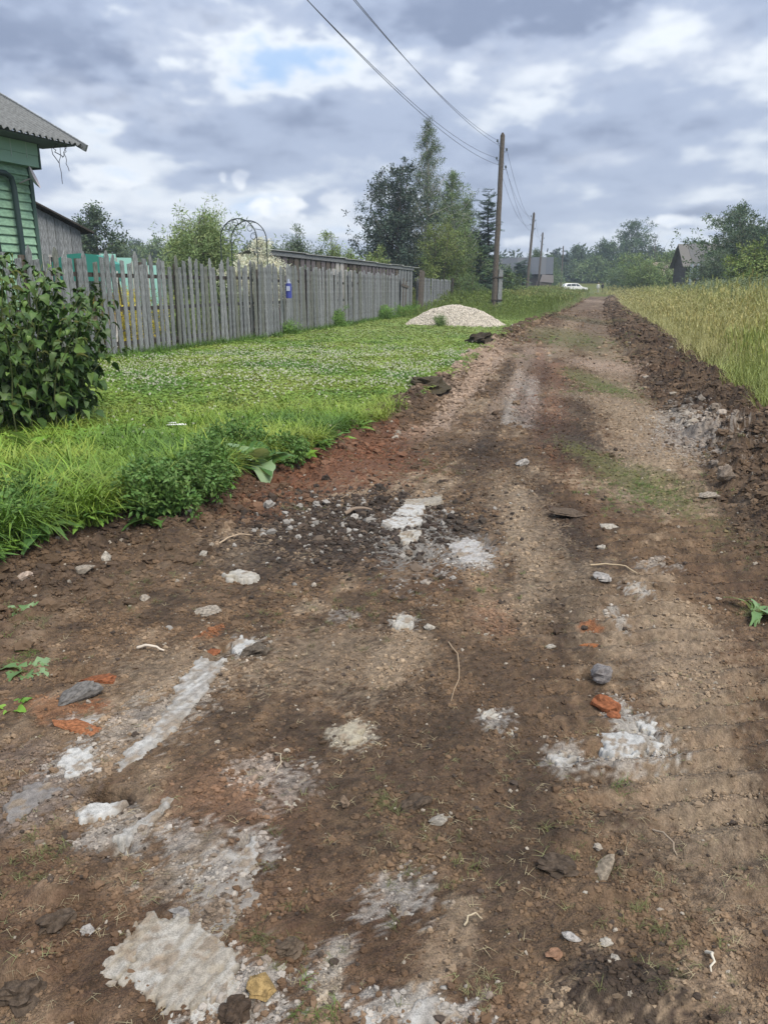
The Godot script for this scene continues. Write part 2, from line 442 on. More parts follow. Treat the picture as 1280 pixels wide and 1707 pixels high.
# long smears and wheel lines: [from, to, half width, colour, share, sink]
const LINES := [
	[Vector2(0.549, -8.522), Vector2(1.160, -11.502), 0.17, PINK, 0.85, 0.02], [Vector2(1.160, -11.502), Vector2(2.582, -18.124), 0.24, PINK, 0.85, 0.02], [Vector2(1.443, -8.984), Vector2(2.670, -15.227), 0.10, Color(0.38, 0.34, 0.30), 0.75, 0.0], [Vector2(1.623, -8.768), Vector2(2.716, -14.093), 0.15, Color(0.40, 0.36, 0.32), 0.8, 0.0], [Vector2(2.770, -14.093), Vector2(4.272, -21.114), 0.20, PINK, 0.6, 0.0],
	[Vector2(0.912, -7.197), Vector2(2.668, -16.553), 0.13, DARK, 0.5, 0.03], [Vector2(1.600, -9.210), Vector2(3.331, -18.124), 0.08, DARK, 0.5, 0.025], [Vector2(1.669, -7.997), Vector2(3.405, -16.553), 0.09, DARK, 0.45, 0.025], [Vector2(1.827, -7.997), Vector2(3.634, -16.553), 0.17, Color(0.28, 0.155, 0.10), 0.7, 0.0],
	[Vector2(1.736, -6.786), Vector2(2.811, -11.502), 0.24, DARK, 0.5, 0.0], [Vector2(2.342, -6.536), Vector2(3.700, -12.257), 0.34, TAN, 0.7, 0.0], [Vector2(3.700, -12.257), Vector2(8.917, -34.108), 0.40, TAN, 0.6, 0.0], [Vector2(0.843, -3.047), Vector2(1.335, -5.337), 0.11, DARK, 0.45, 0.015], [Vector2(0.765, -3.772), Vector2(1.047, -5.880), 0.09, TAN, 0.7, 0.0], [Vector2(0.739, -4.374), Vector2(1.094, -5.880), 0.05, TAN, 0.6, 0.0],
	[Vector2(3.956, -18.124), Vector2(9.838, -41.300), 0.35, TAN, 0.6, 0.0], [Vector2(5.278, -20.016), Vector2(13.808, -52.278), 0.4, Color(0.13, 0.095, 0.068), 0.6, 0.0], [Vector2(0.078, -1.312), Vector2(0.203, -1.589), 0.05, TAN, 0.55, 0.0], [Vector2(-0.125, -1.343), Vector2(-0.113, -1.476), 0.03, Color(0.42, 0.38, 0.31), 0.5, 0.0], [Vector2(0.000, -2.823), Vector2(0.134, -3.172), 0.10, TAN, 0.6, 0.0],
	[Vector2(-0.573, -1.652), Vector2(-0.495, -1.864), 0.05, Color(0.30, 0.23, 0.16), 0.6, 0.0], [Vector2(0.990, -1.944), Vector2(1.418, -3.449), 0.16, TAN, 0.45, 0.0], [Vector2(0.521, -3.449), Vector2(0.635, -4.880), 0.12, Color(0.30, 0.215, 0.145), 0.5, 0.0],
]
# hollows and humps of the surface: [x, z, half width, half depth, turn, height]
const RELIEF := [
	[-0.859, -2.049, 0.098, 0.030, -0.2, -0.13], [0.560, -4.559, 0.168, 0.119, 0.0, -0.06], [0.212, -4.277, 0.141, 0.117, 0.0, -0.045], [-0.679, -3.054, 0.065, 0.047, 0.0, -0.05], [-0.757, -1.814, 0.059, 0.036, -0.4, -0.04],
	[-0.391, -1.838, 0.034, 0.025, -0.5, -0.03], [0.548, -1.355, 0.134, 0.084, 0.0, 0.035], [-0.845, -1.657, 0.086, 0.052, 0.0, 0.03], [-0.824, -1.416, 0.069, 0.041, 0.0, 0.04], [-0.667, -1.279, 0.077, 0.028, 0.0, -0.03],
	[1.436, -5.562, 0.202, 0.121, 0.0, 0.03], [-0.254, -6.383, 0.304, 0.553, -0.4, 0.05], [-1.273, -2.837, 0.147, 0.077, 0.0, -0.05], [0.530, -1.851, 0.094, 0.050, 0.0, 0.03], [0.579, -1.656, 0.070, 0.031, 0.0, 0.025],
	[0.874, -2.810, 0.073, 0.050, 0.0, -0.03], [-0.236, -1.538, 0.089, 0.047, 0.0, 0.02], [2.076, -21.590, 0.119, 13.939, -0.22, -0.04], [1.141, -13.813, 0.263, 6.003, -0.3, -0.03],
]

# pale plates of stone and old concrete that show in the track: [label, outline, lift, two colours, seed, raggedness, scratches]
const PLATES := [
	["largest cream slab, scraped and cracked, at the lower left", [Vector2(-0.592, -1.595), Vector2(-0.526, -1.585), Vector2(-0.447, -1.522), Vector2(-0.354, -1.474), Vector2(-0.332, -1.399), Vector2(-0.357, -1.344), Vector2(-0.427, -1.292), Vector2(-0.494, -1.310), Vector2(-0.560, -1.367), Vector2(-0.649, -1.402), Vector2(-0.637, -1.501)], 0.010, Color(0.29, 0.25, 0.195), Color(0.42, 0.40, 0.36), 1001, 0.04, 0.9],
	["broken white slab beside the dark clod at the bottom left", [Vector2(-0.440, -1.292), Vector2(-0.361, -1.367), Vector2(-0.279, -1.431), Vector2(-0.235, -1.412), Vector2(-0.266, -1.344), Vector2(-0.301, -1.278), Vector2(-0.363, -1.237)], 0.006, Color(0.47, 0.465, 0.445), Color(0.375, 0.335, 0.265), 1002, 0.10, 0.6],
	["long narrow white slab running towards the orange brick", [Vector2(-0.776, -2.963), Vector2(-0.659, -2.952), Vector2(-0.690, -2.688), Vector2(-0.709, -2.620), Vector2(-0.734, -2.451), Vector2(-0.781, -2.325), Vector2(-0.861, -2.166), Vector2(-0.897, -2.240), Vector2(-0.831, -2.411), Vector2(-0.806, -2.597), Vector2(-0.819, -2.785)], 0.012, Color(0.27, 0.245, 0.215), Color(0.47, 0.465, 0.445), 1003, 0.04, 0.8],
	["small white slab left of the long narrow slab", [Vector2(-1.083, -2.219), Vector2(-1.064, -2.289), Vector2(-0.994, -2.303), Vector2(-0.965, -2.196), Vector2(-1.005, -2.147)], 0.010, Color(0.47, 0.465, 0.445), Color(0.47, 0.465, 0.445), 1004, 0.04, 0.4],
	["white slab edge under the black hollow at the left", [Vector2(-0.924, -1.963), Vector2(-0.894, -2.002), Vector2(-0.781, -2.020), Vector2(-0.808, -1.963), Vector2(-0.881, -1.920)], 0.022, Color(0.47, 0.465, 0.445), Color(0.47, 0.465, 0.445), 1005, 0.02, 0.3],
	["thin pale streak of slab below the black hollow", [Vector2(-0.765, -1.863), Vector2(-0.720, -1.941), Vector2(-0.667, -2.040), Vector2(-0.641, -2.025), Vector2(-0.684, -1.909), Vector2(-0.725, -1.843)], 0.010, Color(0.27, 0.245, 0.215), Color(0.47, 0.465, 0.445), 1006, 0.03, 0.4],
	["grey scraped slab above the largest cream slab", [Vector2(-0.485, -1.656), Vector2(-0.448, -1.743), Vector2(-0.387, -1.720), Vector2(-0.337, -1.615), Vector2(-0.360, -1.528), Vector2(-0.443, -1.537), Vector2(-0.501, -1.595)], 0.002, Color(0.26, 0.235, 0.21), Color(0.27, 0.245, 0.215), 1007, 0.10, 0.8],
	["white curved smear of slab above the grey scraped slab", [Vector2(-0.470, -1.826), Vector2(-0.448, -1.850), Vector2(-0.401, -1.778), Vector2(-0.372, -1.876), Vector2(-0.354, -1.838), Vector2(-0.354, -1.698), Vector2(-0.395, -1.720)], 0.006, Color(0.47, 0.465, 0.445), Color(0.27, 0.245, 0.215), 1008, 0.05, 0.3],
	["bright broken slab in the dark patch by the small hollow", [Vector2(-0.672, -3.083), Vector2(-0.641, -3.162), Vector2(-0.501, -3.054), Vector2(-0.531, -2.974), Vector2(-0.620, -2.985)], 0.016, Color(0.47, 0.465, 0.445), Color(0.47, 0.465, 0.445), 1009, 0.03, 0.3],
	["farthest flat slab of the row in the black soil", [Vector2(0.133, -5.491), Vector2(0.431, -5.629), Vector2(0.432, -5.458), Vector2(0.260, -5.360), Vector2(0.139, -5.360)], 0.024, Color(0.27, 0.245, 0.215), Color(0.375, 0.335, 0.265), 1010, 0.02, 0.5],
	["second white slab of the row in the black soil", [Vector2(0.062, -5.113), Vector2(0.139, -5.360), Vector2(0.285, -5.425), Vector2(0.290, -5.265), Vector2(0.226, -5.055)], 0.026, Color(0.47, 0.465, 0.445), Color(0.47, 0.465, 0.445), 1011, 0.02, 0.3],
	["long white slab of the row in the black soil", [Vector2(-0.016, -4.914), Vector2(0.061, -5.026), Vector2(0.255, -5.055), Vector2(0.262, -4.942), Vector2(0.157, -4.807), Vector2(0.020, -4.780)], 0.024, Color(0.47, 0.465, 0.445), Color(0.47, 0.465, 0.445), 1012, 0.02, 0.3],
	["nearest cream slab of the row in the black soil", [Vector2(0.076, -4.653), Vector2(0.162, -4.729), Vector2(0.240, -4.729), Vector2(0.217, -4.556), Vector2(0.117, -4.462)], 0.028, Color(0.375, 0.335, 0.265), Color(0.47, 0.465, 0.445), 1013, 0.02, 0.3],
	["wet grey slab with white rim right of the black soil", [Vector2(0.381, -4.416), Vector2(0.529, -4.616), Vector2(0.583, -4.497), Vector2(0.617, -4.274), Vector2(0.543, -4.100), Vector2(0.448, -4.170)], 0.020, Color(0.34, 0.32, 0.31), Color(0.47, 0.465, 0.445), 1014, 0.07, 0.5],
	["grey white slab below the orange brick on the right", [Vector2(0.755, -2.384), Vector2(0.849, -2.400), Vector2(0.908, -2.347), Vector2(0.845, -2.240), Vector2(0.773, -2.213), Vector2(0.746, -2.275)], 0.016, Color(0.47, 0.465, 0.445), Color(0.40, 0.40, 0.39), 1015, 0.03, 0.4],
	["bright white lime patch right of the grey white slab", [Vector2(0.902, -2.503), Vector2(0.989, -2.487), Vector2(0.944, -2.317), Vector2(0.905, -2.282), Vector2(0.933, -2.411)], 0.004, Color(0.47, 0.465, 0.445), Color(0.47, 0.465, 0.445), 1016, 0.07, 0.3],
	["small yellowish slab in the middle of the track", [Vector2(-0.165, -2.384), Vector2(-0.134, -2.455), Vector2(-0.058, -2.455), Vector2(-0.063, -2.362), Vector2(-0.124, -2.332)], 0.012, Color(0.37, 0.33, 0.24), Color(0.375, 0.335, 0.265), 1017, 0.03, 0.3],
	["small white slab in the middle of the track, farther off", [Vector2(0.045, -3.331), Vector2(0.092, -3.400), Vector2(0.143, -3.386), Vector2(0.133, -3.277), Vector2(0.061, -3.264)], 0.020, Color(0.47, 0.465, 0.445), Color(0.375, 0.335, 0.265), 1018, 0.03, 0.3],
	["white slab at the bottom edge of the track", [Vector2(-0.032, -1.278), Vector2(0.053, -1.336), Vector2(0.134, -1.359), Vector2(0.195, -1.324), Vector2(0.166, -1.268), Vector2(0.063, -1.244)], 0.004, Color(0.27, 0.245, 0.215), Color(0.47, 0.465, 0.445), 1019, 0.12, 0.6],
	["pale rubble patch left of the grey white slab", [Vector2(0.551, -2.240), Vector2(0.610, -2.282), Vector2(0.651, -2.240), Vector2(0.616, -2.180), Vector2(0.559, -2.186)], 0.002, Color(0.27, 0.245, 0.215), Color(0.47, 0.465, 0.445), 1020, 0.07, 0.3],
	["flat pale stone at the edge of the clods on the left", [Vector2(-0.879, -3.948), Vector2(-0.797, -4.004), Vector2(-0.682, -3.948), Vector2(-0.681, -3.858), Vector2(-0.832, -3.840)], 0.030, Color(0.375, 0.335, 0.265), Color(0.47, 0.465, 0.445), 1021, 0.02, 0.3],
	["mottled white patch near the bottom centre", [Vector2(-0.012, -1.625), Vector2(0.032, -1.688), Vector2(0.094, -1.656), Vector2(0.100, -1.595), Vector2(0.037, -1.566)], -0.002, Color(0.47, 0.465, 0.445), Color(0.27, 0.245, 0.215), 1022, 0.13, 0.3],
	["mottled pale patch left of the white stick", [Vector2(0.353, -2.512), Vector2(0.406, -2.545), Vector2(0.477, -2.487), Vector2(0.455, -2.392), Vector2(0.410, -2.415)], -0.001, Color(0.47, 0.465, 0.445), Color(0.375, 0.335, 0.265), 1023, 0.10, 0.3],
	["grey wet plate at the left edge of the track", [Vector2(-1.158, -1.983), Vector2(-1.125, -2.070), Vector2(-1.053, -2.147), Vector2(-0.996, -2.085), Vector2(-1.037, -1.997), Vector2(-1.084, -1.901)], 0.004, Color(0.185, 0.17, 0.16), Color(0.25, 0.23, 0.215), 1024, 0.06, 0.6],
	["grey slab corner at the very bottom left", [Vector2(-0.714, -1.268), Vector2(-0.678, -1.307), Vector2(-0.633, -1.292), Vector2(-0.631, -1.251)], 0.012, Color(0.42, 0.42, 0.40), Color(0.27, 0.245, 0.215), 1025, 0.05, 0.3],
	["white streak beside the largest slab's upper end", [Vector2(-1.120, -2.471), Vector2(-1.081, -2.512), Vector2(-1.029, -2.520), Vector2(-1.044, -2.471), Vector2(-1.086, -2.439)], 0.010, Color(0.47, 0.465, 0.445), Color(0.27, 0.245, 0.215), 1026, 0.03, 0.3],
	["pale yellowish smear in the red brown soil", [Vector2(-0.453, -2.085), Vector2(-0.411, -2.180), Vector2(-0.335, -2.196), Vector2(-0.353, -2.116), Vector2(-0.410, -2.055)], -0.004, Color(0.375, 0.335, 0.265), Color(0.27, 0.245, 0.215), 1027, 0.10, 0.6],
	["pale yellowish smear right of the red brown soil", [Vector2(-0.317, -2.055), Vector2(-0.276, -2.196), Vector2(-0.239, -2.230), Vector2(-0.258, -2.116), Vector2(-0.291, -2.025)], -0.004, Color(0.375, 0.335, 0.265), Color(0.27, 0.245, 0.215), 1028, 0.10, 0.6],
]
var plate_level := {}

func road_row(z: float) -> int:
	var lo := 0
	var hi := road_z.size() - 1
	while hi - lo > 1:
		var mid := (lo + hi) / 2
		if road_z[mid] > z: lo = mid
		else: hi = mid
	return lo

func road_at(x: float, z: float) -> int:          # number of the nearest grid point
	var k := road_row(z)
	var t := clampf((x - road_x0[k]) / (road_x1[k] - road_x0[k]), 0.0, 1.0)
	return k * COLS + int(t * (COLS - 1))

func road_height(x: float, z: float) -> float:
	return road_y[road_at(x, z)]

func surface(x: float, z: float) -> float:        # whatever one would stand on
	if z < 7.9 and z > -112.0 and x > left_edge(z) - 0.1 and x < right_edge(z) + 0.1:
		return maxf(road_height(x, z), -0.2)
	return land(x, z)

func each_patch(x: float, z: float, rx: float, rz: float, reach: float) -> Vector4i:      # rows and columns that an ellipse can touch
	var r := maxf(rx, rz) * reach
	var k0 := road_row(z + r)
	var k1 := road_row(z - r)
	var ka := road_row(z)
	var w := road_x1[ka] - road_x0[ka]
	var shift := absf(road_x0[k0] - road_x0[k1]) + 0.1
	var c0 := clampi(int((x - r - shift - road_x0[ka]) / w * COLS), 0, COLS - 1)
	var c1 := clampi(int((x + r + shift - road_x0[ka]) / w * COLS), 0, COLS - 1)
	return Vector4i(k0, k1, c0, c1)

func build_road() -> void:
	n_clod = noise(149, 5.0, 1, FastNoiseLite.TYPE_CELLULAR)
	n_clod.cellular_return_type = FastNoiseLite.RETURN_DISTANCE
	n_crumb = noise(151, 17.0, 1, FastNoiseLite.TYPE_CELLULAR)
	n_crumb.cellular_return_type = FastNoiseLite.RETURN_DISTANCE
	var z := 8.0
	while z > -1.0:
		road_z.append(z)
		z -= 0.3 if z > 1.0 else 0.05
	while z > -5.6:
		road_z.append(z)
		z -= 0.0125
	while z > -114.0:
		road_z.append(z)
		z += z * 0.0048
	var rows := road_z.size()
	road_y.resize(rows * COLS)
	road_tint.resize(rows * COLS)
	var pos := PackedVector3Array()
	pos.resize(rows * COLS)
	var base := Color(0.172, 0.115, 0.072)
	for k in rows:
		z = road_z[k]
		var xl := left_edge(z)
		var xi := along(berm_in, z) + 0.10 * n_edge.get_noise_2d(z * 1.2, 43.0)
		var xo := right_edge(z)
		road_x0.append(xl - 0.6)
		road_x1.append(xo + 0.5)
		var up := rise(z)
		var wl := clampf(1.25 - (-z - 4.2) * 0.22, 0.28, 1.25)
		var hb := (0.135 + 0.13 * n_edge.get_noise_2d(z * 0.7, 61.0) + 0.10 * n_edge.get_noise_2d(z * 2.3, 67.0)) * lerpf(0.75, 1.0, smooth(-3.0, -9.0, z))
		for j in COLS:
			var x := lerpf(xl - 0.6, xo + 0.5, float(j) / (COLS - 1))
			var l := x - xl
			var r := xi - x
			var und := n_und.get_noise_2d(x * 3.0, z * 1.6)
			var fine := n_fine.get_noise_2d(x, z)
			var rid := n_rid.get_noise_2d(x, z)
			var dis := maxf(smooth(wl, wl * 0.35, l + 0.2 * rid), smooth(0.35, -0.15, r + 0.25 * rid))
			var lumps := 1.0 - n_clod.get_noise_2d(x + 0.08 * fine, z) * 1.0 - 1.0       # cellular distance runs -1 .. about 0
			var crumbs := -n_crumb.get_noise_2d(x + 0.03 * rid, z + 0.03 * fine)
			var loose := smooth(-0.25, 0.45, rid)
			var y := und * 0.018 + fine * (0.005 + 0.012 * dis) + crumbs * (0.004 + 0.006 * loose + 0.020 * dis) + lumps * (0.002 + 0.085 * dis * smooth(-0.3, 0.4, und + rid)) - 0.012
			y += rid * 0.035 * dis
			# the cut edge of the lawn, then down under the turf
			y += smooth(0.30, -0.06, l + 0.12 * rid) * 0.13 - smooth(-0.12, -0.45, l) * 0.5
			# the ridge of spoil on the right
			if r < 0.3:
				var u := clampf((x - xi) / maxf(xo - xi, 0.2), -0.3, 1.6)
				var ridge := maxf(0.0, sin(PI * clampf(u * 0.86 + 0.06, 0.0, 1.0)))
				y += hb * pow(ridge, 0.8) * (1.0 + 0.5 * rid + 0.25 * fine)
				y += 0.10 * smooth(0.55, 1.0, u) - smooth(0.12, 0.45, x - xo) * 0.6
			# bars pressed in by tracks on the right-hand side, and wheel lines along the road
			var side := smooth(1.6, 1.2, r) * smooth(0.05, 0.3, r)
			var bars := sin((z + 0.12 * x) * TAU / 0.135 + 1.5 * rid + 2.0 * und)
			y += side * smooth(-0.3, 0.25, und + 0.15) * bars * 0.017
			var q := (x - xl) / maxf(xi - xl, 1.0)
			var streak := n_streak.get_noise_2d(q * 26.0, z * 0.45)
			y += streak * 0.010 * (1.0 - dis)
			y += up - 0.02 * smooth(0.12, 0.0, absf(q - 0.42)) * smooth(-7.0, -12.0, z) - 0.02 * smooth(0.10, 0.0, absf(q - 0.78)) * smooth(-9.0, -14.0, z)
			road_y[k * COLS + j] = y
			pos[k * COLS + j] = Vector3(x, y, z)
			# colour of the earth itself
			var t := n_tint.get_noise_2d(x, z)
			var t2 := n_tint2.get_noise_2d(x, z)
			var speck := n_tint2.get_noise_2d(x * 7.0 + 11.0, z * 7.0)
			var c := base.lerp(TAN, smooth(0.0, 0.6, t + 0.35 * t2 + 0.35 * streak) * 0.75 * (1.0 - 0.7 * dis))
			c = c.lerp(DARK, clampf(smooth(0.05, 0.6, -t - 0.5 * t2 + 0.6 * fine + 0.9 * speck - 0.35 * streak) * 0.6 + 0.6 * dis * smooth(-0.45, 0.3, t2 + rid), 0.0, 0.9))
			c = c.lerp(Color(0.115, 0.065, 0.040), 0.45 * smooth(0.0, 0.5, n_tint.get_noise_2d(x + 40.0, z)))
			c = c * (1.0 + 0.35 * t2 + 0.30 * speck)
			road_tint[k * COLS + j] = c
	for h: Array in RELIEF:
		var v := each_patch(h[0], h[1], h[2], h[3], 1.6)
		for k in range(v.x, v.y + 1):
			for j in range(v.z, v.w + 1):
				var p := pos[k * COLS + j]
				var d := Vector2(p.x - float(h[0]), p.z - float(h[1])).rotated(float(h[4]))
				var e := sqrt(pow(d.x / float(h[2]), 2.0) + pow(d.y / float(h[3]), 2.0)) + 0.35 * n_rid.get_noise_2d(p.x * 2.0, p.z * 2.0)
				if e < 1.2:
					road_y[k * COLS + j] += float(h[5]) * smooth(1.2, 0.35, e)
					pos[k * COLS + j].y = road_y[k * COLS + j]
	# the earth lies lower over the bedded plates, so that each shows as one piece
	for h: Array in PLATES:
		var poly := PackedVector2Array(h[1])
		var lo := poly[0]
		var hi := poly[0]
		for p in poly:
			lo = lo.min(p)
			hi = hi.max(p)
		var c := (lo + hi) / 2
		var sum := 0.0
		for k in 9: sum += road_y[road_at(lerpf(lo.x, hi.x, 0.25 + 0.25 * (k % 3)), lerpf(lo.y, hi.y, 0.25 + 0.25 * (k / 3)))]
		plate_level[h[5]] = sum / 9.0
		if float(h[6]) > 0.09: continue
		var v := each_patch(c.x, c.y, (hi.x - lo.x) / 2, (hi.y - lo.y) / 2, 1.2)
		for k in range(v.x, v.y + 1):
			for j in range(v.z, v.w + 1):
				var p := Vector2(pos[k * COLS + j].x, pos[k * COLS + j].z)
				if not Geometry2D.is_point_in_polygon(p, poly): continue
				var d := 1e9
				for m in poly.size(): d = minf(d, Geometry2D.get_closest_point_to_segment(p, poly[m], poly[(m + 1) % poly.size()]).distance_to(p))
				road_y[k * COLS + j] -= 0.030 * smooth(0.0, 0.03, d + 0.03 * n_rid.get_noise_2d(p.x * 3.0, p.y * 3.0))
				pos[k * COLS + j].y = road_y[k * COLS + j]
	for h: Array in LINES:
		var a: Vector2 = h[0]
		var b: Vector2 = h[1]
		var wide: float = h[2]
		var col: Color = h[3]
		var k0 := road_row(maxf(a.y, b.y) + wide)
		var k1 := road_row(minf(a.y, b.y) - wide)
		for k in range(k0, k1 + 1):
			for j in COLS:
				var p := pos[k * COLS + j]
				var q := Vector2(p.x, p.z)
				if q.x < minf(a.x, b.x) - 2.0 * wide or q.x > maxf(a.x, b.x) + 2.0 * wide: continue
				var e := Geometry2D.get_closest_point_to_segment(q, a, b).distance_to(q) / wide
				if e > 2.0: continue
				e += 0.8 * n_tint2.get_noise_2d(p.x * 1.5, p.z * 0.5) + 0.5 * n_fine.get_noise_2d(p.x, p.z * 0.4) + 0.8 * n_fine.get_noise_2d(p.x * 4.0, p.z * 2.0)
				var g := smooth(1.2, 0.6, e) * float(h[4])
				if g <= 0.0: continue
				road_tint[k * COLS + j] = road_tint[k * COLS + j].lerp(col * (0.85 + 0.5 * (0.5 + n_fine.get_noise_2d(p.x * 3.0, p.z * 3.0)) - 0.1), g)
				road_y[k * COLS + j] -= float(h[5]) * g
				pos[k * COLS + j].y = road_y[k * COLS + j]
	for h: Array in EARTH:
		var v := each_patch(h[0], h[1], h[2], h[3], 1.9)
		var rag: float = h[7]
		var col: Color = h[5]
		for k in range(v.x, v.y + 1):
			for j in range(v.z, v.w + 1):
				var p := pos[k * COLS + j]
				var d := Vector2(p.x - float(h[0]), p.z - float(h[1])).rotated(float(h[4]))
				var e := sqrt(pow(d.x / float(h[2]), 2.0) + pow(d.y / float(h[3]), 2.0))
				if e < 1.9:
					e += rag * (0.6 * n_tint2.get_noise_2d(p.x * 2.0, p.z * 2.0) + 0.5 * n_fine.get_noise_2d(p.x * 1.4, p.z * 1.4) + 0.35 * n_rid.get_noise_2d(p.x, p.z))
					e += (1.3 if rag > 0.85 else 0.8) * n_fine.get_noise_2d(p.x * 4.0, p.z * 4.0)
					var g := smooth(1.15, 0.7, e) * float(h[6])
					if g > 0.0:
						var old := road_tint[k * COLS + j]
						road_tint[k * COLS + j] = old.lerp(col * (0.8 + 0.4 * (0.5 + n_fine.get_noise_2d(p.x * 3.0, p.z * 3.0))), g)
	var s := Soup.new()
	s.v = pos
	s.c = road_tint
	var nrm := PackedVector3Array()
	nrm.resize(rows * COLS)
	for k in rows:
		var ka := maxi(k - 1, 0) * COLS
		var kb := mini(k + 1, rows - 1) * COLS
		for j in COLS:
			var a := pos[kb + j] - pos[ka + j]
			var b := pos[k * COLS + mini(j + 1, COLS - 1)] - pos[k * COLS + maxi(j - 1, 0)]
			nrm[k * COLS + j] = b.cross(a).normalized()
	s.n = nrm
	var idx := PackedInt32Array()
	idx.resize((rows - 1) * (COLS - 1) * 6)
	var o := 0
	for k in rows - 1:
		for j in COLS - 1:
			var a := k * COLS + j
			idx[o] = a; idx[o + 1] = a + COLS; idx[o + 2] = a + COLS + 1
			idx[o + 3] = a; idx[o + 4] = a + COLS + 1; idx[o + 5] = a + 1
			o += 6
	s.i = idx
	var road := obj("dirt_road", s.mesh(), mats.soil)
	road.set_meta("kind", "structure")
	road.set_meta("label", "churned brown earth track with ruts and spoil ridge")

func build_ground() -> void:
	var s := Soup.new()
	var offs: Array[float] = []
	for d: float in [900.0, 500.0, 300.0, 180.0, 120.0, 85.0, 62.0, 46.0, 35.0, 27.0, 21.0, 16.5, 13.0, 10.5, 8.5, 7.0, 5.8, 4.8, 4.0, 3.3, 2.7, 2.2, 1.8, 1.4, 1.1, 0.85, 0.65, 0.48, 0.34, 0.22, 0.12, 0.02]:
		offs.append(d)
	var zs: Array[float] = [60.0, 40.0, 25.0, 15.0, 10.0, 8.0]
	var z := 7.0
	while z > -900.0:
		zs.append(z)
		z -= maxf(0.16, absf(z) * 0.028)
	zs.append(-900.0)
	var cols := offs.size() * 2 + 4
	for zz in zs:
		var xl := left_edge(zz)
		var xr := right_edge(zz)
		var cut := smooth(-113.5, -109.0, zz) * (1.0 if zz < 7.5 else 0.0)
		for j in cols:
			var x: float
			var deep := 0.0
			if j < offs.size(): x = xl - offs[j]
			elif j >= cols - offs.size(): x = xr + offs[cols - 1 - j]
			else:
				x = lerpf(xl + 0.2, xr - 0.2, (j - offs.size()) / 3.0)
				deep = 0.55 * cut
			s.v.append(Vector3(x, land(x, zz) - deep, zz))
			var t := n_tint.get_noise_2d(x * 0.3, zz * 0.3)
			var t2 := n_tint2.get_noise_2d(x * 0.3, zz * 0.3)
			var c := Color(0.075, 0.085, 0.030).lerp(Color(0.060, 0.048, 0.030), smooth(0.0, 0.6, t2) * 0.6)
			c = c.lerp(Color(0.165, 0.195, 0.058), smooth(-35.0, -90.0, zz))
			c = c.lerp(Color(0.21, 0.19, 0.075), smooth(0.05, 0.5, t) * 0.5 * smooth(-30.0, -80.0, zz))
			s.c.append(c)
	for k in zs.size() - 1:
		for j in cols - 1:
			var a := k * cols + j
			s.i.append_array([a, a + cols, a + cols + 1, a, a + cols + 1, a + 1])
	var g := obj("ground", s.mesh(true), mats.turf)
	g.set_meta("kind", "structure")

func build_surface_materials() -> void:
	var soil := mat("soil", Color(1, 1, 1), 0.92, 0.35)
	soil.vertex_color_use_as_albedo = true
	soil.albedo_texture = grain_texture(201, 1024, 0.012, 0.74, 1.0, 6, 0.4)
	soil.uv1_triplanar = true
	soil.uv1_world_triplanar = true
	soil.uv1_scale = Vector3(1.7, 1.7, 1.7)
	soil.heightmap_enabled = true
	soil.heightmap_texture = grain_texture(203, 1024, 0.02, 0.1, 0.9, 5, 0.5)
	soil.heightmap_scale = 0.9
	var turf := mat("turf", Color(1, 1, 1), 0.95, 0.2)
	turf.vertex_color_use_as_albedo = true
	turf.albedo_texture = grain_texture(207, 512, 0.02, 0.55, 1.0, 5, 0.5)
	turf.uv1_triplanar = true
	turf.uv1_world_triplanar = true
	turf.uv1_scale = Vector3(0.6, 0.6, 0.6)

# --- fences, buildings, poles ----------------------------------------------------------------------
func build_wood() -> void:
	var g := grain_texture(301, 512, 0.03, 0.55, 1.0, 5, 0.35)
	var tones := {"wood_grey": Color(0.325, 0.345, 0.355), "wood_pale": Color(0.41, 0.43, 0.44), "wood_brown": Color(0.200, 0.172, 0.145), "wood_dark": Color(0.105, 0.092, 0.080), "wood_green": Color(0.28, 0.295, 0.265), "wood_white": Color(0.68, 0.66, 0.62), "wood_plum": Color(0.235, 0.21, 0.215)}
	for k: String in tones:
		for way: String in ["", "_flat"]:
			var m := mat(k + way, tones[k], 0.9, 0.3)
			m.albedo_texture = g
			m.uv1_triplanar = true
			m.uv1_world_triplanar = true
			m.uv1_triplanar_sharpness = 4.0
			m.uv1_scale = Vector3(5.0, 0.35, 5.0) if way == "" else Vector3(1.2, 6.0, 0.4)

func picket_mesh(kind: int, w: float, h: float, t: float) -> ArrayMesh:
	var s := Soup.new()
	var o: PackedVector2Array
	var a := w / 2
	match kind:
		0: o = [Vector2(-a, 0), Vector2(a, 0), Vector2(a, h - w * 0.85), Vector2(a * 0.12, h), Vector2(-a * 0.12, h), Vector2(-a, h - w * 0.85)]
		1: o = [Vector2(-a, 0), Vector2(a, 0), Vector2(a, h - w * 1.15), Vector2(-a * 0.55, h), Vector2(-a, h - w * 0.2)]
		2: o = [Vector2(-a, 0), Vector2(a, 0), Vector2(a, h - 0.012), Vector2(a * 0.7, h), Vector2(-a * 0.8, h - 0.01), Vector2(-a, h - 0.02)]
		3: o = [Vector2(-a, 0), Vector2(a, 0), Vector2(a, h - w * 0.55), Vector2(a * 0.5, h - w * 0.15), Vector2(0, h), Vector2(-a * 0.5, h - w * 0.12), Vector2(-a, h - w * 0.5)]
		_: o = [Vector2(-a, 0), Vector2(a, 0), Vector2(a, h - 0.02), Vector2(-a, h)]
	s.prism(o, -t / 2, t / 2)
	return s.mesh()

